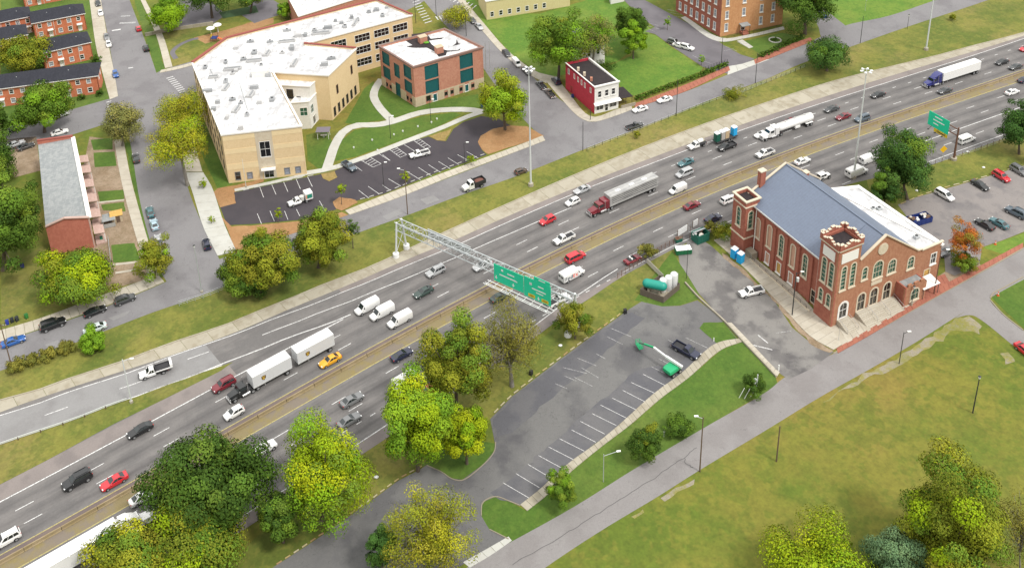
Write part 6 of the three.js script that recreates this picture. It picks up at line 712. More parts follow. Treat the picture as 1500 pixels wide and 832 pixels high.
PROTO.boxTruck = () => { const g = new THREE.Group(); mesh('frame', box(7, .25, .9, -.5, .55, 0), CM.chassis, g); mesh('cargo_box', rbox(4.8, 2.3, 2.3, -1.7, .95, 0, .06), CM.white, g); mesh('hood', loftX([[1.4, .95, .45, 1.4], [2.4, .9, .45, 1.2], [2.8, .8, .5, 1.0]], bodyRing), CM.paint, g); mesh('cab', rbox(1.3, 1.0, 1.96, 1.2, .45, 0, .08), CM.paint, g); const b = [.7, 1.85, .94, 1.4], r = [.75, 1.3, .84, 2.2]; mesh('cab_top', cabinGeo(b, r), CM.paint, g); cabinGlass(g, b, r, 1, false); for (const s of [-1, 1]) { wheel(g, 2, s * .86, .4, .26); wheel(g, -2.3, s * .84, .4, .46); mesh('taillight', rbox(.06, .14, .2, -4.12, 1, s * .9, .02), CM.tail, g); } lights(g, 2.74, -4.08, .8, .8, .9); return g; };
const protoCache = {};
function vehicle(kind, label, category, P, heading, colour, opts = {}) {
  const key = kind + (opts.key ?? ''); let src = protoCache[key]; if (!src) { src = protoCache[key] = PROTO[kind](opts.proto); }
  const o = src.clone(); o.name = numbered(opts.name ?? { sedan: 'car', hatch: 'car', convertible: 'car', suv: 'suv', minivan: 'minivan', pickup: 'pickup_truck', van: 'van', minibus: 'minibus', jeep: 'off_roader', tractor: 'truck_tractor', boxTrailer: 'box_trailer', livestock: 'livestock_trailer', tank: 'tank_trailer', dump: 'dump_truck', flatbed: 'flatbed_truck', service: 'service_truck', tankpickup: 'utility_truck', boxTruck: 'box_truck' }[kind]); const pm = colour ? paint(colour) : null; if (pm) o.traverse(m => { if (m.material === CM.paint) m.material = pm; });
  o.position.set(P.x, opts.y ?? .03, P.z); o.rotation.y = heading; if (opts.scale) o.scale.setScalar(opts.scale); scene.add(o); return tag(o, label, category, opts.group);
}
const mid = (x, y, h) => { const p = G(x, y, h); p.y = 0; return p; };
const GS = 'vehicles on the far carriageway', GNn = 'vehicles on the near carriageway', GP = 'parked vehicles';
// ---- highway: [kind, colour, photo x, y of the middle of the vehicle, label]; far carriageway drives towards -s, near one towards +s
const hv = (dir, k, c, x, y, label, cat, o = {}) => { const p = mid(x, y, o.h ?? .75), [s] = toS(p); return vehicle(k, label, cat ?? 'car', p, hHeading(s) + (dir < 0 ? Math.PI : 0), c && COL[c], { group: dir < 0 ? GS : GNn, ...o }); };
const S_ = (...a) => hv(-1, ...a), N_ = (...a) => hv(1, ...a);
S_('suv', 'black', 112, 703, 'black SUV driving beside the bright red sedan', 'suv', { scale: 1.08 }); S_('sedan', 'red', 166, 704, 'bright red sedan with open sunroof by the yellow line'); S_('sedan', 'black', 204, 629, 'black sedan alone in the lane beside the grass gore'); S_('suv', 'white', 7, 790, 'white SUV by the median near the white semi trailer', 'suv'); S_('hatch', 'white', 342, 604, 'white hatchback running beside the double trailer truck'); S_('suv', 'maroon', 327, 563, 'maroon SUV passing the black truck tractor', 'suv'); S_('sedan', 'taxi', 483, 527, 'yellow taxi sedan beside the rear white trailer');
S_('van', 'white', 537, 450, 'white van in the outer lane of the row of three vans', 'van'); S_('van', 'white', 559, 458, 'white van in the middle of the row of three vans', 'van'); S_('van', 'white', 585, 469, 'white van next to the median in the row of three vans', 'van');
S_('suv', 'silver', 638, 397, 'silver SUV straddling the solid white line', 'suv'); S_('sedan', 'green', 620, 427, 'dark green sedan behind the three white vans'); S_('sedan', 'silver', 707, 388, 'pale silver sedan passing under the sign gantry'); S_('hatch', 'red', 802, 322, 'bright red hatchback near the solid white line', null, { scale: 1.08 }); S_('pickup', 'white', 826, 349, 'white pickup with black bed beyond the sign gantry', 'pickup'); S_('hatch', 'white', 839, 295, 'small white hatchback with black roof patch ahead of the livestock truck'); S_('sedan', 'silver', 853, 277, 'silver sedan in the outer lane beside the livestock trailer');
S_('van', 'white', 993, 277, 'white van following the livestock truck by the median', 'van', { scale: .88 }); S_('minivan', 'silver', 1003, 253, 'silver minivan behind the livestock trailer', 'minivan'); S_('sedan', 'teal', 1005, 237, 'teal sedan beside the silver minivan'); S_('pickup', 'black', 1065, 214, 'black pickup loaded with scrap beside the toilet trailer', 'pickup'); S_('pickup', 'white', 1121, 224, 'white pickup with red flank beside the tanker', 'pickup'); S_('sedan', 'white', 1117, 196, 'white sedan hidden beside the tanker cab'); S_('sedan', 'maroon', 1158, 177, 'maroon sedan alongside the white tank trailer'); S_('sedan', 'charcoal', 1219, 159, 'charcoal sedan behind the tanker in the outer lane'); S_('sedan', 'maroon', 1236, 170, 'dark red sedan between charcoal sedan and blue grey SUV'); S_('suv', 'bluegrey', 1264, 173, 'blue grey SUV behind the high mast pole', 'suv'); S_('sedan', 'black', 1287, 138, 'black sedan alone ahead of the blue semi truck'); S_('sedan', 'charcoal', 1385, 132, 'dark grey sedan beside the blue truck tractor'); S_('sedan', 'black', 1469, 90, 'black sedan following the white trailer of the blue truck'); S_('sedan', 'charcoal', 1489, 97, 'dark sedan close to the median behind the blue truck'); S_('sedan', 'red', 1504, 70, 'red car at the far end of the highway');
N_('sedan', 'white', 208, 727, 'white car half hidden behind the dark oak'); N_('suv', 'white', 386, 657, 'white SUV glimpsed between oak and airy tree', 'suv'); N_('sedan', 'grey', 515, 585, 'grey sedan beside another grey sedan on the near carriageway'); N_('sedan', 'grey', 511, 615, 'grey sedan in the lane next to the shoulder dashes'); N_('sedan', 'navy', 588, 519, 'dark blue sedan by the near yellow line'); N_('boxTruck', 'white', 604, 556, 'white box truck hidden behind the olive tree', 'truck', { h: 1.5 }); N_('sedan', 'orange', 632, 568, 'orange car peeking out between the trees'); N_('sedan', 'green', 732, 434, 'dark green sedan under the lower end of the gantry'); N_('minivan', 'red', 843, 376, 'bright red minivan ahead of the delivery van', 'minivan', { scale: 1.05 }); N_('pickup', 'white', 818, 439, 'white pickup under the green highway sign', 'pickup'); N_('convertible', 'maroon', 927, 379, 'dark red open convertible at the lane merge'); N_('sedan', 'maroon', 1014, 300, 'dark red sedan past the yellow line near the church'); N_('suv', 'white', 1068, 292, 'white SUV half hidden behind the church rear tower', 'suv'); N_('sedan', 'white', 1176, 235, 'white sedan beyond the church roof ridge'); N_('jeep', 'white', 1207, 258, 'white off-roader with black spare wheel beyond the church', 'off-roader'); N_('van', 'white', 1256, 251, 'white high roofed van in front of the full green tree', 'van', { scale: 1.15, h: 1 }); N_('van', 'white', 1274, 232, 'white van partly hidden behind the full green tree', 'van', { h: 1 }); N_('sedan', 'white', 1484, 134, 'white sedan on the near carriageway above the dense tree'); N_('sedan', 'navy', 1502, 116, 'dark blue car by the near yellow line at the far end'); N_('minibus', 'white', 1417, 203, 'white minibus with dark windows on the exit ramp', 'minibus', { h: 1 }); N_('sedan', 'navy', 1045, 319, 'dark car behind the weeds at the church rear');
const fx = N_('van', 'white', 838, 401, 'white delivery van with purple and orange lettering', 'van', { h: 1, name: 'delivery_van', key: 'd', scale: 1.12 });
{ const cv = document.createElement('canvas'); cv.width = 256; cv.height = 96; const c = cv.getContext('2d'); c.fillStyle = '#e6e6e4'; c.fillRect(0, 0, 256, 96); c.font = 'bold 92px sans-serif'; c.textBaseline = 'middle'; c.fillStyle = '#2c3a4c'; c.fillText('Fed', 4, 50); c.fillStyle = '#e2492a'; c.fillText('Ex', 158, 50); const t = new THREE.CanvasTexture(cv); t.colorSpace = THREE.SRGBColorSpace; const m = new THREE.MeshStandardMaterial({ map: t, roughness: .5 }); for (const s of [-1, 1]) { const o = mesh('lettering', new THREE.PlaneGeometry(3.3, 1.24), m, fx); o.position.set(-.95, 1.2, s * 1.0); o.rotation.y = s > 0 ? 0 : Math.PI; } }
// trucks with trailers: the tractor stands ahead of its trailer on the same lane
function rig(dir, d, sMid, parts) { for (const [k, ds, c, label, cat, o] of parts) { const s = sMid + ds * dir, p = Hp(s, d); vehicle(k, label, cat, p, hHeading(s) + (dir < 0 ? Math.PI : 0), c && COL[c], { group: dir < 0 ? GS : GNn, ...o }); } }
const sOf = (x, y, h) => toS(mid(x, y, h));
{ const [s, d] = sOf(457, 506, 2.5), lane = -9.9; rig(-1, lane, s, [['boxTrailer', 0, null, 'short white trailer with round shield logo at the rear of the double', 'trailer', { key: 'u', proto: { L: 8.4, axle: 1, m: CM.box } }], ['boxTrailer', 9.6, null, 'short white trailer with round shield logo behind the black tractor', 'trailer', { key: 'u' }], ['tractor', 15.6, 'black', 'black bonneted tractor pulling two short white trailers', 'truck', { key: 'nosleep', proto: { sleeper: false }, scale: .92 }]]); }
scene.children.filter(o => o.name.startsWith('box_trailer')).forEach(o => { // shield logos
  const mY = mat([.62, .42, .06], .5), mB = mat([.10, .045, .02], .5); for (const s of [-1, 1]) { const a = mesh('logo', cached('shield', () => { const h = new THREE.Shape(); h.moveTo(0, -.55); h.quadraticCurveTo(.5, -.3, .46, .15); h.lineTo(.46, .45); h.quadraticCurveTo(0, .62, -.46, .45); h.lineTo(-.46, .15); h.quadraticCurveTo(-.5, -.3, 0, -.55); return new THREE.ExtrudeGeometry(h, { depth: .02, bevelEnabled: false }); }), mB, o); a.position.set(1.9, 2.55, s * 1.283); a.rotation.y = s > 0 ? 0 : Math.PI; const b = mesh('logo_band', cached('shieldb', () => merge([box(.62, .16, .02, 0, .2, .02), box(.5, .3, .02, 0, -.3, .02)])), mY, a); } });
{ const [s] = sOf(925, 277, 2.6); rig(-1, -9.9, s, [['livestock', 0, null, 'long grey slatted livestock trailer', 'trailer', {}], ['tractor', 9.9, 'maroon', 'dark red bonneted tractor with chrome pulling the livestock trailer', 'truck', { key: 'sl' }]]); }
{ const [s] = sOf(1175, 185, 2.2); rig(-1, -11.8, s, [['tank', 0, null, 'white cylindrical tank trailer', 'trailer', {}], ['tractor', 8.6, 'white', 'white tractor pulling the round tank trailer', 'truck', { key: 'sl' }]]); }
{ const [s] = sOf(1410, 104, 2.6); rig(-1, -10.6, s, [['boxTrailer', 0, null, 'long plain white trailer behind the blue tractor', 'trailer', { key: 'w', proto: { L: 15.6, axle: 2 } }], ['tractor', 10.4, 'blueT', 'deep blue tractor with roof fairing and white hood stripes', 'truck', { key: 'fa', proto: { fairing: true } }]]); }
{ const p = sOf(150, 771, 4); rig(1, 5.5, p[0] - 6, [['boxTrailer', 0, null, 'long white trailer with a dark ring logo beside the trees', 'trailer', { key: 'r', proto: { L: 16, axle: 2, reefer: true } }], ['tractor', 10.6, 'white', 'white tractor half hidden by trees ahead of the ring logo trailer', 'truck', { key: 'fa' }]]); const o = scene.children.filter(q => q.name.startsWith('box_trailer')).pop(); for (const s of [-1, 1]) { const t = mesh('ring_logo', new THREE.TorusGeometry(.5, .09, 6, 24).scale(1.15, 1, .12), CM.dark, o); t.position.set(6, 3.2, s * 1.29); } mesh('cover_seam', merge([box(15.6, .05, .02, 0, 3.86, 1.285), box(15.6, .05, .02, 0, 3.86, -1.285)]), CM.alu, o); }
// utility truck with toilet trailer
{ S_('tankpickup', 'white', 1021, 212, 'white utility truck with tank towing the toilet trailer', 'truck'); const [s] = sOf(1062, 199, 1.2), p = Hp(s, -17.1), t = thing('flat_trailer', 'low flat trailer carrying portable toilets', 'trailer', p.setY(.03), hHeading(s) + Math.PI, GS); mesh('deck', box(7.2, .14, 2.2, 0, .62, 0), CM.chassis, t); mesh('drawbar', box(2.4, .12, .2, 4.6, .56, 0), CM.chassis, t); for (const x of [-.5, -1.4]) for (const q of [-1, 1]) wheel(t, x, q * 1.0, .34, .24); }
function toilet(P, turn, c, label, group, y = .03) { const t = thing('portable_toilet', label, 'portable toilet', P.clone().setY(y), turn, group), m = mat(c, .55); t.scale.setScalar(1.18); mesh('cabin', rbox(1.12, 2.1, 1.12, 0, 0, 0, .06), m, t); mesh('door', box(.04, 1.8, .8, .565, .14, 0), m, t); const r = mesh('roof', new THREE.CylinderGeometry(.6, .84, .24, 4).rotateY(Math.PI / 4).translate(0, 2.2, 0), mat([.72, .75, .78], .5), t); mesh('vent_pipe', cyl(.05, .05, .3, -.3, 2.2, .3, 6), mat([.3, .3, .3], .6), t); for (const z of [-.45, .45]) mesh('skid', box(1.1, .1, .1, 0, -.0, z), CM.dark, t); return t; }
{ const [s] = sOf(1062, 199, 1.2), h = hHeading(s) + Math.PI; [[2.9, [.012, .10, .07], 'dark green portable toilet at the front of the flat trailer'], [1.2, [.42, .40, .38], 'grey portable toilet with white roof on the flat trailer'], [-.2, [.50, .38, .24], 'tan portable toilet on the flat trailer'], [-2.9, [.02, .36, .72], 'bright blue portable toilet at the tail of the flat trailer']].forEach(([ds, c, l]) => toilet(Hp(s - ds, -17.1), h, c, l, 'toilets on the flat trailer', .8)); }
// ---- ramp and streets: heading given by a second photo pixel in front of the vehicle
const pv = (k, c, x, y, fx_, fy_, label, cat, o = {}) => { const p = mid(x, y, o.h ?? .75), f = mid(fx_, fy_, o.h ?? .75); return vehicle(k, label, cat ?? 'car', p, Math.atan2(-(f.z - p.z), f.x - p.x), c && COL[c], { group: GP, ...o }); };
pv('flatbed', 'white', 224, 544, 190, 555, 'white flatbed truck on the ramp', 'truck', { group: 'traffic on ramp and streets' });
pv('sedan', 'blue', 18, 499, 60, 484, 'blue sedan parked on the frontage street'); pv('suv', 'black', 76, 475, 110, 462, 'black SUV parked behind the blue sedan', 'suv', { scale: 1.12 }); pv('sedan', 'black', 138, 455, 165, 444, 'black sedan parked beside the yellow green tree'); pv('suv', 'charcoal', 182, 438, 210, 427, 'charcoal crossover parked at the frontage corner', 'suv', { scale: .95 }); pv('sedan', 'pale', 138, 480, 108, 491, 'pale sedan driving past the bright round shrub');
pv('dump', 'white', 692, 271, 665, 281, 'dump truck with white cab and dark bed', 'truck', { h: 1 }); pv('hatch', 'brown', 763, 250, 790, 240, 'small reddish brown car beside the tall mast', null, { scale: .9 });
pv('sedan', 'white', 938, 159, 914, 166, 'white sedan near the low shed of the red house'); pv('sedan', 'white', 974, 145, 946, 153, 'white patrol style sedan parked by the hedge'); pv('pickup', 'charcoal', 930, 184, 955, 176, 'dark pickup heading past the red house', 'pickup', { scale: .92 });
pv('suv', 'navy', 302, 357, 299, 345, 'dark SUV parked by the white corner sidewalk', 'suv', { scale: .9 }); pv('sedan', 'teal', 219, 310, 214, 292, 'teal sedan parked first in the side street row'); pv('sedan', 'lightblue', 225, 328, 219, 308, 'light blue sedan parked behind the teal sedan'); pv('sedan', 'silver', 232, 351, 226, 332, 'silver car parked under the small olive tree'); pv('sedan', 'charcoal', 198, 231, 194, 214, 'dark sedan parked near the crossing'); pv('hatch', 'blue', 168, 108, 172, 122, 'bright blue hatchback by the row house sidewalk'); pv('hatch', 'red', 202, 41, 198, 28, 'small red hatchback across from the row houses'); pv('suv', 'black', 213, 70, 208, 55, 'black SUV parked behind the small red hatchback', 'suv', { scale: .95 }); pv('sedan', 'white', 146, 18, 149, 30, 'white sedan parked at the far row house'); pv('sedan', 'black', 142, 4, 145, 14, 'black sedan parked ahead of the white sedan'); pv('sedan', 'grey', 155, 53, 158, 64, 'grey sedan parked between row houses'); pv('hatch', 'white', 158, 64, 161, 76, 'white hatchback parked behind the grey sedan');
pv('sedan', 'white', 88, 167, 70, 173, 'white sedan parked below the corner lawn'); pv('sedan', 'white', 86, 193, 104, 188, 'white sedan parked against the flat roofed row'); pv('sedan', 'navy', 22, 187, 40, 181, 'dark blue sedan on the cross street'); pv('sedan', 'charcoal', 36, 214, 50, 209, 'dark car in the bare dirt yard'); pv('sedan', 'silver', 22, 210, 36, 205, 'silver car in the bare dirt yard');
pv('service', 'white', 437, 293, 415, 300, 'white service truck with green and pink panel in the school lot', 'truck', { h: 1 }); pv('pickup', 'white', 614, 225, 590, 231, 'white pickup crossing the school lot', 'pickup'); pv('pickup', 'bluegrey', 511, 243, 522, 251, 'blue grey pickup backed up to the school path', 'pickup', { scale: .95 });
pv('sedan', 'silver', 702, 38, 712, 50, 'silver sedan parked along the wide lawn'); pv('sedan', 'charcoal', 692, 29, 700, 38, 'dark sedan parked along the wide lawn'); pv('sedan', 'black', 742, 77, 752, 89, 'black sedan parked near the far east street lamp'); pv('sedan', 'black', 771, 103, 782, 115, 'black sedan parked above the pickup row'); pv('pickup', 'charcoal', 793, 124, 782, 112, 'dark pickup parked across from the red wall', 'pickup', { scale: .9 }); pv('pickup', 'brown', 806, 136, 795, 124, 'brown pickup parked across from the red wall', 'pickup', { scale: .9 }); pv('van', 'white', 757, 92, 768, 104, 'white van driving down the east street', 'van', { scale: .85 }); pv('suv', 'navy', 815, 118, 806, 106, 'dark blue SUV behind the red corner house', 'suv');
pv('suv', 'grey', 988, 61, 1006, 66, 'grey SUV beside two white cars in the apartment lot', 'suv'); pv('sedan', 'white', 996, 66, 1014, 71, 'white sedan between grey SUV and white SUV'); pv('suv', 'white', 1007, 69, 1025, 74, 'white SUV last of the three in the apartment lot', 'suv'); pv('sedan', 'blue', 1206, 20, 1196, 10, 'blue car beside the big dark tree');
pv('pickup', 'white', 1101, 427, 1080, 432, 'white pickup with dark bed on the church drive', 'pickup'); pv('pickup', 'navy', 1006, 513, 1026, 524, 'dark navy pickup beside the green boom lift', 'pickup', { scale: 1.05 }); pv('minivan', 'white', 1385, 285, 1402, 295, 'white minivan parked in the side lot', 'minivan'); pv('sedan', 'black', 1437, 270, 1452, 279, 'black sedan parked in the side lot'); pv('suv', 'red', 1468, 258, 1483, 267, 'red SUV parked in the side lot', 'suv'); pv('suv', 'grey', 1494, 249, 1509, 258, 'grey SUV parked beside the red SUV', 'suv'); pv('sedan', 'black', 1444, 328, 1430, 320, 'black sedan beside the dark teal sedan'); pv('sedan', 'teal', 1465, 326, 1451, 318, 'dark teal sedan in the side lot'); pv('suv', 'bluegrey', 1490, 311, 1474, 303, 'blue grey SUV parked near the dark teal sedan', 'suv', { scale: 1.1 }); pv('sedan', 'grey', 1388, 368, 1372, 374, 'grey sedan tucked behind the orange tree'); pv('sedan', 'red', 1504, 513, 1520, 526, 'red car on the branch lane');

// ================================================================ sign gantry across the highway
const SM = { green: mat([.008, .58, .33], .5), white: mat([.74, .75, .75], .6), yellow: mat([.62, .46, .02], .5), steel: mat([.50, .53, .54], .5, { metalness: .45 }), paleSteel: mat([.62, .65, .65], .55, { metalness: .2 }), wood: texMat(wallTex([.15, .10, .07], [.11, .075, .05], 2, 41, 128), .9), fence: texMat(wallTex([.16, .125, .10], [.11, .09, .075], 2, 42, 128), .95), darkPole: mat([.035, .037, .038], .6), conc: M.concrete[0], lens: mat([.78, .79, .78], .3), rust: mat([.14, .07, .045], .8), orange: mat([.65, .12, .03], .6), tealBox: mat([.015, .12, .085], .6), liftGreen: mat([.015, .34, .14], .5), blueBox: mat([.012, .03, .16], .6), plank: texMat(wallTex([.55, .52, .46], [.46, .43, .38], 2, 43, 128), .9) };
{
  const a = G(585, 335, 6.7).setY(0), b = G(839, 446, 6.7).setY(0), ax = b.clone().sub(a), Lt = ax.length(); ax.normalize(); const wd = V(-ax.z, 0, ax.x); if (wd.x > 0) wd.negate(); // wd points to oncoming near-carriageway drivers
  const g = thing('sign_gantry', 'grey steel truss gantry spanning the highway with green signs', 'sign gantry', a), y0 = 6.7, y1 = 8.7, w = .85, q = (t, s, y) => ax.clone().multiplyScalar(t).addScaledVector(wd, s * w).setY(y);
  for (const [s, y] of [[1, y0], [-1, y0], [1, y1], [-1, y1]]) mesh('chord', bar(q(-.6, s, y), q(Lt + .6, s, y), .13, 8), SM.steel, g);
  const n = 26; for (let i = 0; i <= n; i++) { const t = Lt * i / n, t2 = Lt * (i + 1) / n; mesh('truss_frame', merge([bar(q(t, 1, y0), q(t, 1, y1), .06), bar(q(t, -1, y0), q(t, -1, y1), .06), bar(q(t, 1, y0), q(t, -1, y0), .05), bar(q(t, 1, y1), q(t, -1, y1), .05), ...(i < n ? [bar(q(t, 1, i % 2 ? y0 : y1), q(t2, 1, i % 2 ? y1 : y0), .05), bar(q(t, -1, i % 2 ? y1 : y0), q(t2, -1, i % 2 ? y0 : y1), .05), bar(q(t, i % 2 ? 1 : -1, y1), q(t2, i % 2 ? -1 : 1, y1), .045)] : [])]), SM.steel, g); }
  for (const t of [0, Lt]) for (const s of [-2.2, 2.2]) { mesh('column', bar(q(t, s, .4), q(t, s > 0 ? 1 : -1, y1 + .2), .24, 10), SM.paleSteel, g); mesh('footing', cyl(.75, .7, 1.1, q(t, s, 0).x, 0, q(t, s, 0).z, 14), SM.white, g); } for (const t of [0, Lt]) mesh('cross_brace', merge([bar(q(t, -2, 1), q(t, 1.3, 5.4), .08), bar(q(t, 2, 1), q(t, -1.3, 5.4), .08)]), SM.paleSteel, g);
  const panel = (name, t0, t1, ya, yb, m, d = 1.35) => { const p = q((t0 + t1) / 2, d / w, 0), o = mesh(name, rbox(t1 - t0, yb - ya, .1, 0, ya, 0, .04), m, g); o.position.copy(p); o.rotation.y = Math.atan2(-ax.z, ax.x); return o; };
  const side = V(0, 0, 1).applyAxisAngle(V(0, 1, 0), Math.atan2(-ax.z, ax.x)).dot(wd) > 0 ? 1 : -1;
  const mkOn = (o, x, y, w_, h, m = SM.white, rot = 0) => { const k = mesh('legend', box(w_, h, .02, 0, -h / 2, 0), m, o); k.position.set(x * side * 1, y, .065 * side); k.rotation.z = rot; }, arrow = (o, x, y) => { const s = new THREE.Shape(); s.moveTo(0, -.45); s.lineTo(.34, .0); s.lineTo(.1, -.02); s.lineTo(.1, .45); s.lineTo(-.1, .45); s.lineTo(-.1, -.02); s.lineTo(-.34, 0); const k = mesh('arrow', new THREE.ExtrudeGeometry(s, { depth: .02, bevelEnabled: false }), SM.white, o); k.position.set(x * side, y, side > 0 ? .055 : -.075); };
  const tA = Lt * .595, tB = Lt * .76, tC = Lt * .905, s1 = panel('sign_panel', tA, tB - .06, 5.4, 9.8, SM.green), s2 = panel('sign_panel', tB + .06, tC, 5.0, 10.0, SM.green), tb = panel('exit_tab', tB + 2.6, tC - .2, 10.03, 10.95, SM.green);
  const hw1 = (tB - tA) / 2, hw2 = (tC - tB) / 2; for (const [x, y, w_, h] of [[-1.6, 8.9, .5, .5], [.6, 8.6, 1.8, .28], [-.2, 7.6, 4.2, .3], [1.8, 7.5, .9, .22]]) mkOn(s1, x, y, w_, h); arrow(s1, -3.2, 6.5); arrow(s1, 1.2, 6.3); mkOn(s2, -1.6, 8.7, .6, .6, SM.paleSteel); for (const [x, y, w_, h] of [[.9, 8.8, 1.4, .26], [.4, 7.7, 3.4, .28], [.6, 7.0, 1.8, .22]]) mkOn(s2, x, y, w_, h); mkOn(s2, -1.4, 5.7, 1.7, .8, SM.yellow); mkOn(s2, 1.9, 5.7, 1.7, .8, SM.yellow); mkOn(s2, -1.4, 5.7, .9, .16, SM.darkPole); mkOn(s2, 1.9, 5.7, .9, .16, SM.darkPole); mkOn(tb, 0, 10.5, 1.6, .2); arrow(s2, .3, 5.7);
  for (const s of [1.7, 2.6, 3.3]) mesh('catwalk_rail', bar(q(tA - 1.5, s / w, 5.0 + (s > 3 ? .3 : 0)), q(tC + 1, s / w, 4.7 + (s > 3 ? .3 : 0)), .08), SM.white, g); for (let t = tA - 1; t < tC + 1; t += 1.9) { mesh('catwalk_bracket', bar(q(t, 1.2 / w, 4.95), q(t, 3.3 / w, 4.95), .05), SM.white, g); mesh('sign_light', rbox(.4, .14, .26, q(t, 3.2 / w, 4.8).x, 4.98, q(t, 3.2 / w, 4.8).z, .04), SM.paleSteel, g); }
  { const p = panel('sign_back', Lt * .16, Lt * .42, 6.9, 9.0, SM.paleSteel, -1.2); mesh('back_rib', merge([0, 1, 2, 3, 4].map(i => box(.1, 2.1, .1, -5 + i * 2.5, 6.9, -.08 * side))), SM.steel, p); }
}
{ // cantilever sign on the near exit side
  const base = G(1398, 234), g = thing('cantilever_sign', 'green exit sign with yellow strip on a rusty cantilever mast', 'road sign', base), s = toS(base)[0], h = hHeading(s), ax = V(-Math.sin(h), 0, -Math.cos(h)), fr = V(-Math.cos(h), 0, Math.sin(h)); const q = (t, y, d = 0) => ax.clone().multiplyScalar(t).addScaledVector(fr, d).setY(y);
  mesh('mast', bar(V(0, 0, 0), V(0, 9.6, 0), .3, 10, .22), SM.rust, g); mesh('footing', cyl(.8, .8, .7, 0, 0, 0, 12), SM.conc, g); for (const y of [7.2, 9.0]) mesh('arm', bar(q(0, y), q(9, y), .14, 8), SM.rust, g); for (let i = 0; i < 5; i++) mesh('arm_brace', bar(q(i * 1.8, i % 2 ? 7.2 : 9), q(i * 1.8 + 1.8, i % 2 ? 9 : 7.2), .06), SM.rust, g);
  const mkp = (n, t0, t1, y0, y1, m, d) => { const o = mesh(n, rbox(t1 - t0, y1 - y0, .1, 0, y0, 0, .04), m, g); o.position.copy(q((t0 + t1) / 2, 0, d)); o.rotation.y = Math.atan2(-ax.z, ax.x); return o; }; const sg = mkp('sign_panel', 2.6, 9.2, 6.1, 10.2, SM.green, .35); mkp('yellow_strip', 2.7, 7.0, 5.0, 6.06, SM.yellow, .36); const ln = [[6, 9.2, 2.4, .3], [5.8, 8.2, 3.6, .3], [6.6, 7.2, 1.6, .28], [4.6, 5.4, 2.4, .26]]; for (const [t, y, w, hh] of ln) mkp('legend', t - w / 2, t + w / 2, y, y + hh, y < 6 ? SM.darkPole : SM.white, .43);
  for (const t of [3.4, 5.6, 7.8]) mesh('sign_light', merge([bar(q(t, 6.2, .4), q(t, 5.6, 1.6), .05), box(.5, .14, .3, q(t, 5.6, 1.6).x, 5.55, q(t, 5.6, 1.6).z)]), SM.darkPole, g); }
{ const p = G(1380, 236), g = thing('warning_sign', 'yellow diamond warning sign on a post by the exit ramp', 'road sign', p, .9); mesh('post', cyl(.05, .05, 3.4, 0, 0, 0, 6), SM.steel, g); mesh('sign_plate', new THREE.BoxGeometry(1.5, 1.5, .05).rotateZ(Math.PI / 4).rotateY(-.9 + .2).translate(.06, 3.6, .1), mat([.72, .42, .01], .5), g); }
// ================================================================ poles and lamps
function pole(name, label, bx, by, H, o = {}) { const p = G(bx, by), g = thing(name, label, o.cat ?? 'pole', p, o.turn ?? 0, o.group); const r = o.r ?? .13, m = o.m ?? SM.wood; mesh('shaft', bar(V(0, -.05, 0), V(o.lean ?? 0, H, 0), r, 10, r * (o.taper ?? .7)), m, g); if (o.foot) mesh('footing', cyl(r * 2.6, r * 2.4, o.foot, 0, 0, 0, 12), SM.conc, g);
  if (o.cross) for (let i = 0; i < o.cross; i++) { mesh('crossarm', box(2.4, .12, .12, 0, H - .5 - i * .7, 0), SM.wood, g); mesh('insulators', merge([-1, -.5, .5, 1].map(x => cyl(.06, .05, .18, x, H - .38 - i * .7, 0, 6))), SM.paleSteel, g); }
  if (o.arm) { const A0 = o.arm; mesh('arm', bar(V(0, H - .4, 0), V(A0, H + .2, 0), .05, 6), o.m ?? SM.steel, g); mesh('lamp_head', rbox(.75, .18, .34, A0 + .2, H + .12, 0, .06), SM.lens, g); } if (o.tank) mesh('transformer', cyl(.3, .3, .9, .42, H - 2.2, 0, 12), SM.paleSteel, g); if (o.lantern) { mesh('lantern', cyl(.16, .26, .5, 0, H, 0, 8), SM.lens, g); mesh('cap', cyl(.3, .08, .18, 0, H + .5, 0, 8), SM.darkPole, g); } return g; }
function mast(label, bx, by, H, heads) { const g = pole('high_mast_light', label, bx, by, H, { m: SM.paleSteel, r: .27, taper: .4, foot: .8, cat: 'lamp post', group: 'high mast lights' }); mesh('ring', new THREE.TorusGeometry(.8, .07, 6, 18).rotateX(Math.PI / 2).translate(0, H - .3, 0), SM.steel, g); for (let i = 0; i < heads; i++) { const a = i / heads * 6.283; mesh('lamp_head', rbox(.7, .3, .5, 0, 0, 0, .08).rotateY(-a).translate(Math.cos(a) * 1.2, H - .5, Math.sin(a) * 1.2), SM.lens, g); } }
mast('tall white mast on the bank near the dump truck', 777.7, 272, 33.7, 6); mast('tall mast with lamp ring rising behind the church annex', 1251, 261, 31, 6); mast('tall mast on the bank above the blue semi truck', 1357.5, 73, 33, 6);
pole('street_lamp', 'pale lamp post in the grass gore by the ramp', 191.7, 590, 10.6, { m: SM.paleSteel, r: .14, foot: .5, arm: 1.6, cat: 'lamp post' }); pole('street_lamp', 'dark lamp post at the corner of the side street', 295, 428, 12, { m: SM.steel, r: .13, foot: .4, cross: 0, cat: 'lamp post', lantern: true }); pole('utility_pole', 'wooden pole rising from the roadside brush', 17, 541, 11.5, { cross: 1 });
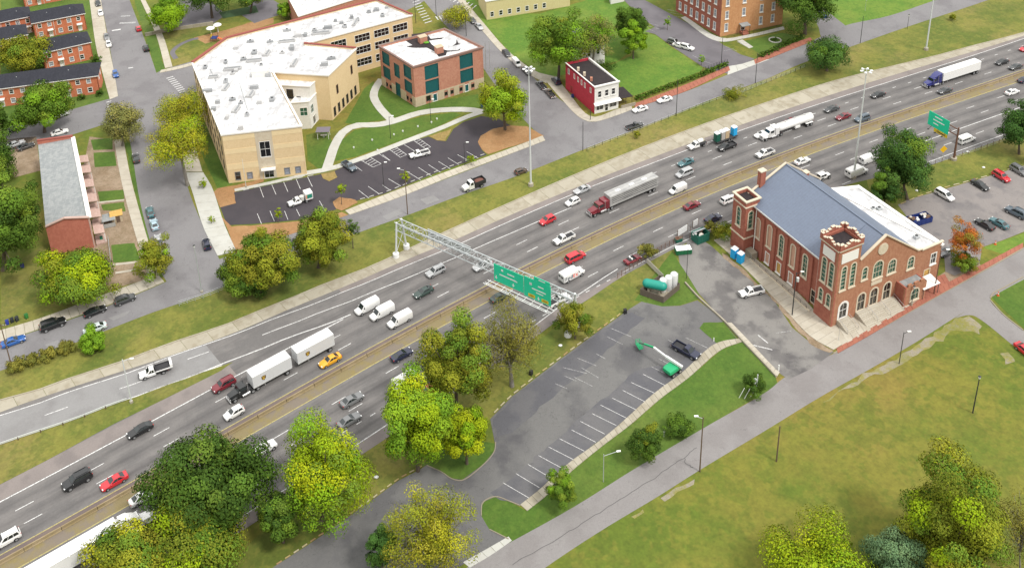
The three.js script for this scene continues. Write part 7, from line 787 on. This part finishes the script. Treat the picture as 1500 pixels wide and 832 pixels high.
pole('utility_pole', 'tall wooden pole at the edge of the field below the round shrub', 1025.5, 691, 12.6, { cross: 0, arm: -1.4 }); pole('utility_pole', 'short brown wooden pole standing in the field', 1138, 676, 8.2, { r: .14 }); pole('utility_pole', 'dark wooden pole on the gravel verge', 1318, 533, 7.8, { arm: .8, m: SM.darkPole, r: .09 }); pole('street_lamp', 'dark lamp post standing alone in the field', 1426, 605, 8.2, { m: SM.darkPole, lantern: true, cat: 'lamp post' });
pole('utility_pole', 'wooden pole with transformer at the church wall', 1161, 462, 11, { tank: true, cross: 0, arm: 1.0, m: SM.darkPole }); pole('lamp_pole', 'thin dark pole between the dumpsters and the drive', 1006, 408, 9, { m: SM.darkPole, r: .07 }); pole('utility_pole', 'brown wooden pole beside the brick sidewalk by the autumn tree', 1369, 431, 11.4, { m: SM.rust, arm: 1.2 }); pole('street_lamp', 'short black lamp post beside the church porch', 1336, 448, 4.6, { m: SM.darkPole, r: .09, lantern: true, foot: .9, cat: 'lamp post' }); pole('parking_sign', 'thin sign post at the church forecourt corner', 1229, 499, 3, { m: SM.steel, r: .05, cat: 'sign post' }); pole('utility_pole', 'pole beside the rear dumpster fence', 1011, 350, 3.5, { m: SM.wood, r: .1 });
pole('utility_pole', 'wooden pole with lamp arm by the school sidewalk', 597, 314, 13, { arm: -1.6, cross: 0 }); for (const [x, y, l] of [[562, 273, 'dark lamp post in the middle of the school lot'], [681, 243, 'dark lamp post by the end bays of the school lot'], [572, 203, 'dark lamp post on the oval school lawn'], [631, 178, 'dark lamp post on the far oval school lawn']]) pole('lot_lamp', l, x, y, 7, { m: SM.darkPole, r: .08, arm: .7, cat: 'lamp post', group: 'dark lamp posts at the school' }); pole('flag_pole', 'pale pole at the front of the tan school', 360, 275, 8.6, { m: SM.paleSteel, r: .07, foot: .6 });
for (const [x, y, H, l] of [[854, 221, 9, 'dark pole at the corner across from the red house'], [991, 170, 12, 'dark pole on the bank below the hedge'], [1107, 122, 10, 'dark pole on the bank opposite the apartment drive'], [1261, 63, 9.5, 'dark pole on the frontage street by the pine'], [1057, 94, 9.5, 'dark lamp post at the apartment drive'], [718, 106, 11, 'grey pole beside the old brick school corner'], [712, 104, 10, 'pale pole behind the old brick school corner'], [683, 53, 8, 'dark pole behind the old brick school roof'], [609, 34, 9, 'dark pole at the far crosswalk'], [639, 24, 9, 'dark pole by the north crossing'], [865, 176, 4, 'sign post outside the red corner house']]) pole('street_pole', l, x, y, H, { m: y === 106 || y === 104 ? SM.steel : SM.darkPole, r: .1 });
pole('street_sign', 'white sign on a post along the far frontage street', 1330, 42, 4.6, { m: SM.darkPole, r: .07, lantern: true, cat: 'sign post' }); pole('street_sign', 'white sign post on the far open lawn', 1268, 16, 4, { m: SM.steel, r: .06, lantern: true, cat: 'sign post' });
pole('lawn_lamp', 'curved arm lamp post on the lawn strip', 884, 706, 6.4, { m: SM.steel, r: .08, arm: 2.4, turn: .15, cat: 'lamp post' }); pole('lawn_lamp', 'short white lamp post by the low spreading shrub', 973, 640, 1.2, { m: SM.steel, r: .07, lantern: true, cat: 'lamp post' }); pole('service_pole', 'pale service pole with meter box beside the dark shrub clump', 1108, 580, 5.2, { m: SM.paleSteel, r: .14, tank: true, turn: 2.6 });
for (const [x, y, l] of [[1083, 583, 'slanted white post beside the dark shrub clump'], [1091, 584, 'slanted white post in the middle of three'], [1099, 583, 'slanted white post nearest the pale service pole']]) { const g = pole('white_post', l, x, y, 2.4, { m: SM.white, r: .06, taper: 1, lean: .9, cat: 'post', group: 'slanted white posts' }); }
pole('corner_marker', 'small white marker at the mouth of the church drive', 1141, 543, 1.4, { m: SM.white, r: .16, cat: 'post' }); pole('corner_marker', 'small white marker at the lawn island', 1046, 500, .9, { m: SM.white, r: .12, cat: 'post' });
// ================================================================ kerb stops
function stops(l, n, label, m, group, gap = .62, w = .22) { const p = resample(smooth(L(l), 4), n); const gm = cached('stop' + gap, () => null); for (let i = 0; i < n; i++) { const a = p[i].clone().lerp(p[i + 1], .5 - gap / 2), b = p[i].clone().lerp(p[i + 1], .5 + gap / 2), c = a.clone().lerp(b, .5), h = Math.atan2(-(b.z - a.z), b.x - a.x); const o = mesh('parking_stop', rbox(a.distanceTo(b), .17, w, 0, 0, 0, .05), m ?? pick(stopM), undefined); o.position.set(c.x, .02, c.z); o.rotation.y = h + rr(-.06, .06); tag(o, label, 'parking stop', group); } }
const stopM = [mat(A(222, 206, 160), .9), mat(A(214, 190, 130), .9), mat(A(226, 214, 180), .9), mat(A(206, 170, 120), .9)];
stops([[722, 607], [750, 579], [812, 531], [862, 494], [890, 474], [920, 452]], 20, 'worn yellowish parking stop along the grass slope', null, 'parking stops along the grass slope'); stops([[402, 829], [450, 797], [495, 766], [550, 727], [582, 703], [620, 682]], 19, 'worn pale parking stop along the tree lined edge', null, 'parking stops under the trees'); stops([[1318, 300], [1365, 281], [1440, 260], [1500, 242]], 14, 'worn parking stop at the back of the side lot', null, 'parking stops in the side lot');
stops([[524, 293], [560, 283], [640, 251], [712, 225]], 16, 'pale parking stop along the school sidewalk', M.whiteWalk[0], 'parking stops at the school sidewalk', .55, .18); stops([[352, 280], [400, 269], [462, 256]], 7, 'pale parking stop along the school front', M.whiteWalk[0], 'parking stops at the school front', .55, .18);
// low concrete wall between the lawn and the church drive, guard rail on the ramp, fences
{ const w = thing('low_wall', 'low concrete wall between the lawn and the church drive', 'wall', G(1137, 553)); const pts = resample(smooth(L([[1004, 415], [1025, 438], [1062, 472], [1086, 498], [1125, 539], [1138, 553]]), 4), 18); for (let i = 0; i < 18; i++) { const a = pts[i].clone().sub(w.position), b = pts[i + 1].clone().sub(w.position); mesh('wall_length', beam(a.setY(.22), b.lerp(a, .012).setY(.22), .28, .44), pick(M.concrete), w); }
  walkBand('sidewalk', 'narrow kerbed strip beside the church drive wall', [[1064, 473], [1088, 498], [1128, 540], [1139, 552]], [[1072, 473], [1097, 499], [1134, 538], [1143, 546]], 14, M.walk, .1); }
{ const g = thing('guard_rail', 'long steel guard rail along the ramp', 'guard rail', Hp(-20, gore.top(-20))); for (let s = -44; s < 12; s += 3.8) { const a = Hp(s, gore.top(s) + .45).sub(g.position), b = Hp(s + 3.8, gore.top(s + 3.8) + .45).sub(g.position); mesh('rail', beam(a.clone().setY(.72), b.clone().setY(.72), .08, .32), SM.paleSteel, g); mesh('post', box(.14, .8, .16, a.x, 0, a.z), SM.wood, g); } }
function fence(label, l, n, h, mP, mR, rails = 3, name = 'fence') { const p = resample(smooth(L(l), 4), n), f = thing(name, label, 'fence', p[0].clone()); for (let i = 0; i <= n; i++) { const a = p[i].clone().sub(f.position); mesh('post', cyl(.06, .06, h, a.x, 0, a.z, 6), mP, f); if (i < n) { const b = p[i + 1].clone().sub(f.position); for (let k = 0; k < rails; k++) mesh('rail', bar(a.clone().setY(h * (k + 1) / rails - .04), b.clone().setY(h * (k + 1) / rails - .04), .025, 5), mR, f); } } return f; }
fence('rusty wire fence between the drive and the highway', [[905, 408], [935, 388], [978, 362], [1000, 352]], 16, 1.5, SM.rust, SM.rust, 4); fence('thin dark fence beside the wild bank grass', [[1078, 140], [1125, 121], [1180, 99]], 14, 1.2, SM.darkPole, SM.steel, 3); fence('thin wire fence along the far bank', [[860, 221], [930, 194], [1010, 162], [1070, 140]], 20, 1.1, SM.darkPole, SM.steel, 2); fence('grey wire fence beside the bank grove', [[262, 448], [300, 436], [330, 424]], 6, 1.3, SM.steel, SM.steel, 3); fence('chain link fence at the end of the flat roofed row', [[158, 352], [162, 386]], 5, 1.2, SM.steel, SM.steel, 3); fence('dark picket fence along the apartment lawn hedge', [[1030, 104], [1066, 92]], 9, 1.3, SM.darkPole, SM.darkPole, 3); fence('metal fence along the brick apartment lawn', [[1112, 84], [1180, 54]], 16, 1.3, SM.darkPole, SM.darkPole, 3);
fence('wire fence behind the side lot grass', [[1330, 252], [1372, 240], [1425, 224], [1470, 208], [1500, 198]], 18, 1.3, SM.rust, SM.steel, 3);
{ // white board panels by the dumpsters and wooden fence towards the highway
  for (const [a, b, l] of [[[993, 347], [1007, 338], 'long white board fence panel at the highway end of the drive'], [[1015, 334], [1023, 329], 'short white board fence panel beside the dumpster']]) { const p = G(...a), q = G(...b), f = thing('board_panel', l, 'fence', p); const d = q.clone().sub(p); for (let i = 0; i < 6; i++) { const u = d.clone().multiplyScalar(i / 6), v = d.clone().multiplyScalar((i + .96) / 6); mesh('board', beam(u.setY(1.0), v.setY(1.0), .06, 1.7), SM.white, f); } for (const t of [0, 1]) mesh('post', box(.12, 2, .12, d.x * t, 0, d.z * t), SM.wood, f); }
  const f = thing('plank_fence', 'short pale plank fence running up to the tank enclosure', 'fence', G(950, 388)); const p = resample(L([[948, 386], [958, 396], [972, 410]]), 16); for (let i = 0; i < 16; i++) mesh('plank', beam(p[i].clone().sub(f.position).setY(.75), p[i + 1].clone().sub(f.position).lerp(p[i].clone().sub(f.position), .08).setY(.75), .06, 1.3 + rr(-.05, .05)), SM.plank, f); }
{ // tank enclosure
  const c = [[938, 432], [972, 444], [996, 424], [966, 412]].map(q => G(...q)), f = thing('tank_enclosure', 'dark wooden fence enclosure around the tanks', 'fence', c[1].clone()); for (let k = 0; k < 4; k++) { const n = Math.round(c[k].distanceTo(c[(k + 1) % 4]) / .42); for (let i = 0; i < n; i++) { const a = c[k].clone().lerp(c[(k + 1) % 4], i / n).sub(f.position), b = c[k].clone().lerp(c[(k + 1) % 4], (i + .94) / n).sub(f.position); mesh('plank', beam(a.setY(.85), b.setY(.85), .06, 1.6 + rr(-.05, .05)), SM.fence, f); } }
  struct(sheet('enclosure_floor', c, .035, M.concrete[2]), 'concrete floor inside the tank enclosure');
  const t1 = thing('storage_tank', 'teal green horizontal tank inside the enclosure', 'tank', G(959, 428), -.35); mesh('shell', new THREE.CapsuleGeometry(1.0, 3.4, 6, 16).rotateZ(Math.PI / 2).translate(0, 2.0, 0), mat([.01, .26, .20], .5), t1); for (const x of [-1.2, 1.2]) mesh('cradle', box(.4, 1.1, 1.5, x, 0, 0), SM.conc, t1);
  [[971, 426, 3.3, .78, 'white upright tank beside the teal tank'], [979, 424, 3.6, .8, 'middle white upright tank in the enclosure'], [987, 421, 3.9, .82, 'tallest white upright tank in the enclosure']].forEach(([x, y, h, r, l]) => { const t = thing('upright_tank', l, 'tank', G(x, y)); mesh('shell', new THREE.LatheGeometry([[0, 0], [r, 0], [r, h - .3], [r * .7, h - .05], [.12, h], [0, h]].map(([a, b]) => new THREE.Vector2(a, b)), 18), SM.white, t); mesh('ladder', merge([bar(V(r + .05, 0, -.18), V(r + .05, h - .2, -.18), .03), bar(V(r + .05, 0, .18), V(r + .05, h - .2, .18), .03)]), SM.steel, t); mesh('pipe', bar(V(-r - .1, .2, 0), V(-r - .1, h - .4, 0), .07), SM.steel, t); }); }
// dumpsters, roll-off box, toilets, bins
function dumpster(label, x, y, turn, w, d, h, m, lid, open) { const t = thing('dumpster', label, 'dumpster', G(x, y), turn); for (const s of [-1, 1]) { mesh('side', box(w, h, .08, 0, .15, s * d / 2), m, t); mesh('end', box(.08, h, d - .08, s * w / 2, .15, 0), m, t); } mesh('floor', box(w, .08, d, 0, .12, 0), m, t); for (let i = 0; i < 5; i++) for (const s of [-1, 1]) mesh('rib', box(.08, h, .06, -w / 2 + w * (i + .5) / 5, .15, s * (d / 2 + .06)), m, t); if (lid) for (const s of [-1, 1]) { const l = mesh('lid', box(w / 2 - .06, .06, d, s * w / 4, h + .18, 0), lid, t); if (open) { l.rotation.x = -.5; } } const n = label.includes('blue') ? 14 : 5; for (let i = 0; i < n; i++) mesh('debris', box(rr(.4, 1.4), rr(.15, .4), rr(.3, .8), rr(-.4, .4) * w, h * .8 + rr(0, .3), rr(-.35, .35) * d), pick([SM.plank, SM.white, SM.wood, SM.rust]), t); return t; }
dumpster('big green dumpster with grey lid by the board fence', 1026, 352, .5, 3.4, 2.4, 2.2, SM.tealBox, SM.steel, true); dumpster('low green dumpster with white lids at the grass edge', 1001, 370, .1, 3.6, 1.8, 1.1, mat([.01, .13, .05], .6), SM.white, false); dumpster('long blue roll-off container heaped with rubble', 1345, 326, .35, 6.4, 2.5, 1.4, SM.blueBox, null); dumpster('small green bin lying by the board fence', 994, 354, .4, 1.6, 1.0, .8, SM.tealBox, null);
toilet(G(1076, 377), -.9, [.01, .36, .72], 'blue portable toilet nearer the church rear tower', 'blue toilets by the church'); toilet(G(1085, 384), -.9, [.01, .36, .72], 'blue portable toilet nearer the white pickup', 'blue toilets by the church');
{ // boom lift
  const P = G(986, 546), f = G(1000, 536), h = Math.atan2(-(f.z - P.z), f.x - P.x), t = thing('boom_lift', 'green and white boom lift with basket in the long car park', 'boom lift', P.clone().setY(.03), h); mesh('chassis', rbox(2.6, .5, 1.7, 0, .5, 0, .08), SM.darkPole, t); for (const x of [-.95, .95]) for (const s of [-1, 1]) wheel(t, x, s * .95, .45, .34); mesh('turntable', loftX([[-1.9, 1.0, 1.05, 1.75], [-1.5, 1.12, 1.0, 1.95], [.8, 1.12, 1.0, 1.95], [1.3, .95, 1.05, 1.7]], bodyRing), SM.liftGreen, t);
  const q = (x, y, z) => { const g = G(x, y, z); return V(g.x - P.x, g.y - .03, g.z - P.z).applyAxisAngle(V(0, 1, 0), -h); }; const a = q(1000, 538, 2.2), b = q(978, 524, 2.9), c = q(958, 509, 3.1), d = q(944, 504, 2.4), e = q(937, 503, 1.6); mesh('main_boom', beam(a, b.clone().lerp(c, .1), .42, .5), SM.white, t); mesh('extension_boom', beam(b, c, .32, .38), SM.white, t); mesh('jib', beam(c, d, .28, .32), SM.liftGreen, t); mesh('boom_link', bar(d, e.clone().setY(1.6), .1, 8), SM.darkPole, t); const bk = mesh('basket', box(1.8, .1, .9, 0, 0, 0), SM.liftGreen, t); bk.position.copy(e).setY(.8); bk.rotation.y = 1.2; const rl = []; for (const y of [.4, .75, 1.1]) for (const [p0, p1] of [[[-.9, -.45], [.9, -.45]], [[.9, -.45], [.9, .45]], [[.9, .45], [-.9, .45]], [[-.9, .45], [-.9, -.45]]]) rl.push(bar(V(p0[0], y, p0[1]), V(p1[0], y, p1[1]), .035, 5)); for (const [x, z] of [[-.9, -.45], [.9, -.45], [.9, .45], [-.9, .45]]) rl.push(bar(V(x, 0, z), V(x, 1.1, z), .035, 5)); mesh('basket_rail', merge(rl), SM.liftGreen, bk); }
const bin = (label, x, y, c) => { const t = thing('wheelie_bin', label, 'bin', G(x, y), rr(0, 1)); mesh('body', loftX([[-.3, .28, 0, 1.0], [.3, .3, 0, 1.02]], bodyRing), mat(c, .6), t); mesh('lid', rbox(.72, .1, .64, 0, 1.0, 0, .04), mat(c.map(v => v * .7), .6), t); for (const s of [-1, 1]) mesh('wheel', new THREE.CylinderGeometry(.11, .11, .06, 10).rotateX(Math.PI / 2).translate(-.3, .11, s * .3), CM.tyre, t); };
bin('blue bin on the yard beside the dark bins', 10, 475, [.02, .04, .3]); bin('dark bin beside the blue bin', 17, 472, [.02, .025, .03]); bin('dark bin beside the green bin', 24, 470, [.03, .035, .04]); bin('green bin at the end of the bin row', 38, 466, [.03, .2, .04]); bin('blue bin at the red corner house wall', 839, 143, [.02, .05, .2]); bin('green bin in the yard of the flat roofed row', 148, 352, [.02, .18, .1]); bin('blue bin at the brick row house corner', 137, 98, [.02, .03, .2]); bin('dark bin on the grass slope below the gantry', 778, 549, [.02, .02, .02]); bin('dark barrel at the car park edge', 916, 459, [.015, .015, .017]); bin('blue bin behind the flat roofed row yard', 32, 392, [.02, .02, .16]); bin('dark bin at the curve of the school path', 706, 158, [.02, .06, .14]);
for (const [x, y, l] of [[1459, 358, 'orange barrel at the side lot entrance'], [1463, 433, 'orange cone on the bright corner lawn']]) { const t = thing('traffic_cone', l, 'cone', G(x, y)); mesh('base', box(.5, .06, .5), SM.orange, t); mesh('cone', cyl(.24, .07, .95, 0, .06, 0, 12), SM.orange, t); mesh('band', cyl(.17, .13, .2, 0, .5, 0, 12), SM.white, t); }
// little white stakes and markers on the lawns, playground, round bed
for (const [x, y] of [[545, 207], [553, 222], [577, 199], [590, 194], [612, 187], [632, 181], [518, 218], [640, 176]]) { const o = mesh('white_marker', merge([rbox(.45, .5, .12, 0, .25, 0, .04), cyl(.05, .05, .3, 0, 0, 0, 6)]), SM.white); o.position.copy(G(x, y)); tag(o, 'small white marker board on the oval school lawn', 'marker', 'markers on the school lawn'); }
for (const [x, y, l] of [[821, 507, 'white litter scrap on the grass slope'], [551, 700, 'white litter scrap under the airy tree'], [1344, 280, 'white scrap on the slope by the side lot'], [1442, 246, 'white scrap on the upper side lot slope'], [1419, 223, 'white scrap near the exit ramp edge']]) { const o = mesh('litter', new THREE.DodecahedronGeometry(.42, 0).scale(1, .5, .8), SM.white); o.position.copy(G(x, y)).setY(.18); tag(o, l, 'litter'); }
{ const bed = mesh('round_bed', new THREE.TorusGeometry(1.9, .22, 8, 26).rotateX(Math.PI / 2), M.whiteWalk[0]); bed.position.copy(G(1136, 59)).setY(.12); tag(bed, 'round white edged flower bed on the apartment lawn', 'flower bed'); tree('low_shrub', 'low plants inside the round white bed', [1136, 60], [1130, 55, 1142, 61], { cols: F.dark, clumps: 8, leaf: .14, max: 500, cat: 'shrub' });
  for (const [x, y, l] of [[309, 52, 'white mushroom shaped shade in the playground'], [319, 47, 'second white mushroom shade in the playground']]) { const t = thing('play_umbrella', l, 'shade', G(x, y)); mesh('post', cyl(.12, .12, 3, 0, 0, 0, 8), SM.white, t); mesh('cap', new THREE.SphereGeometry(1.5, 14, 6, 0, 6.3, 0, 1.3).scale(1, .55, 1).translate(0, 2.5, 0), SM.white, t); }
  const pe = thing('play_equipment', 'brown and blue climbing frame in the playground', 'play equipment', G(314, 60)); for (const [x, z] of [[-1, -1], [1, -1], [1, 1], [-1, 1]]) mesh('post', cyl(.08, .08, 2.6, x, 0, z, 6), SM.rust, pe); mesh('platform', box(2.2, .12, 2.2, 0, 1.3, 0), SM.blueBox, pe); mesh('slide', beam(V(1, 1.35, 0), V(3.4, .2, 0), .7, .1), SM.orange, pe); mesh('panel', box(.06, .9, 2, -1, 1.5, 0), SM.yellow, pe);
  const sh = thing('picnic_shelter', 'small dark roofed shelter at the school side door', 'shelter', G(474, 201)); for (const [x, z] of [[-1.5, -1.1], [1.5, -1.1], [1.5, 1.1], [-1.5, 1.1]]) mesh('post', cyl(.07, .07, 2.4, x, 0, z, 6), SM.white, sh); mesh('roof', plate([V(-1.9, 2.5, -1.4), V(1.9, 2.5, -1.4), V(1.9, 2.5, 1.4), V(-1.9, 2.5, 1.4)], .12), mat([.16, .14, .17], .8), sh); mesh('table', rbox(1.8, .08, .8, 0, .72, 0, .03), SM.white, sh); mesh('table_leg', box(.5, .7, .4, 0, .02, 0), SM.steel, sh);
  const wb = thing('playground_wall', 'low white topped wall behind the playground', 'wall', G(212, 52)); const pts = resample(L([[212, 53], [250, 45], [285, 40], [312, 36]]), 10); for (let i = 0; i < 10; i++) mesh('wall_length', beam(pts[i].clone().sub(wb.position).setY(.6), pts[i + 1].clone().sub(wb.position).lerp(pts[i].clone().sub(wb.position), .02).setY(.6), .4, 1.2), M.concrete[i % 3], wb);
  const ct = mesh('play_court', flatGeo(L([[320, 18], [374, 8], [378, 18], [326, 27]]), .03), mat(A(70, 104, 60), .95)); struct(ct, 'dark green play court behind the playground'); const tr = path(smooth(L([[257, 86], [252, 76], [262, 66], [280, 58], [290, 56]]), 4), 1.6); struct(mesh('play_track', ribbonGeo(tr[0], tr[1], .022), M.farLot), 'grey curved track in the playground lawn'); }
{ const t = thing('garden_shed', 'small garden shed with tan roof in the row house yard', 'shed', G(171, 322), .35); mesh('walls', rbox(2.6, 2.0, 2.4, 0, 0, 0, .03), B.beige, t); mesh('roof', plate([V(-1.5, 2.0, -1.4), V(1.5, 2.0, -1.4), V(1.5, 2.7, 0), V(-1.5, 2.7, 0)], .1), B.boardYellow, t); mesh('roof', plate([V(-1.5, 2.0, 1.4), V(1.5, 2.0, 1.4), V(1.5, 2.699, 0), V(-1.5, 2.699, 0)], .1), B.boardYellow, t); mesh('door', box(.9, 1.7, .06, .3, .05, 1.21), SM.wood, t);
  const c = thing('dog_kennel', 'grey roofed pen beside the garden shed', 'shed', G(160, 328), .35); for (const [x, z] of [[-1.3, -1.6], [1.3, -1.6], [1.3, 1.6], [-1.3, 1.6]]) mesh('post', box(.1, 1.9, .1, x, 0, z), SM.steel, c); mesh('roof', plate([V(-1.5, 1.9, -1.8), V(1.5, 1.9, -1.8), V(1.5, 2.1, 1.8), V(-1.5, 2.1, 1.8)], .08), B.roofGrey, c); for (const z of [-1.6, 1.6]) mesh('panel', box(2.6, 1.1, .05, 0, .1, z), SM.steel, c);
  for (const [l, lab] of [[[[142, 297], [181, 293]], 'thin pale yard path between two front lawns'], [[[164, 388], [200, 384]], 'thin pale yard path below the fenced lawn'], [[[168, 400], [206, 394]], 'thin pale yard path by the frontage corner']]) { const [a, b] = path(L(l), .7); struct(mesh('yard_path', ribbonGeo(a, b, .045), M.walk[0]), lab); } }

renderer.render(scene, camera);
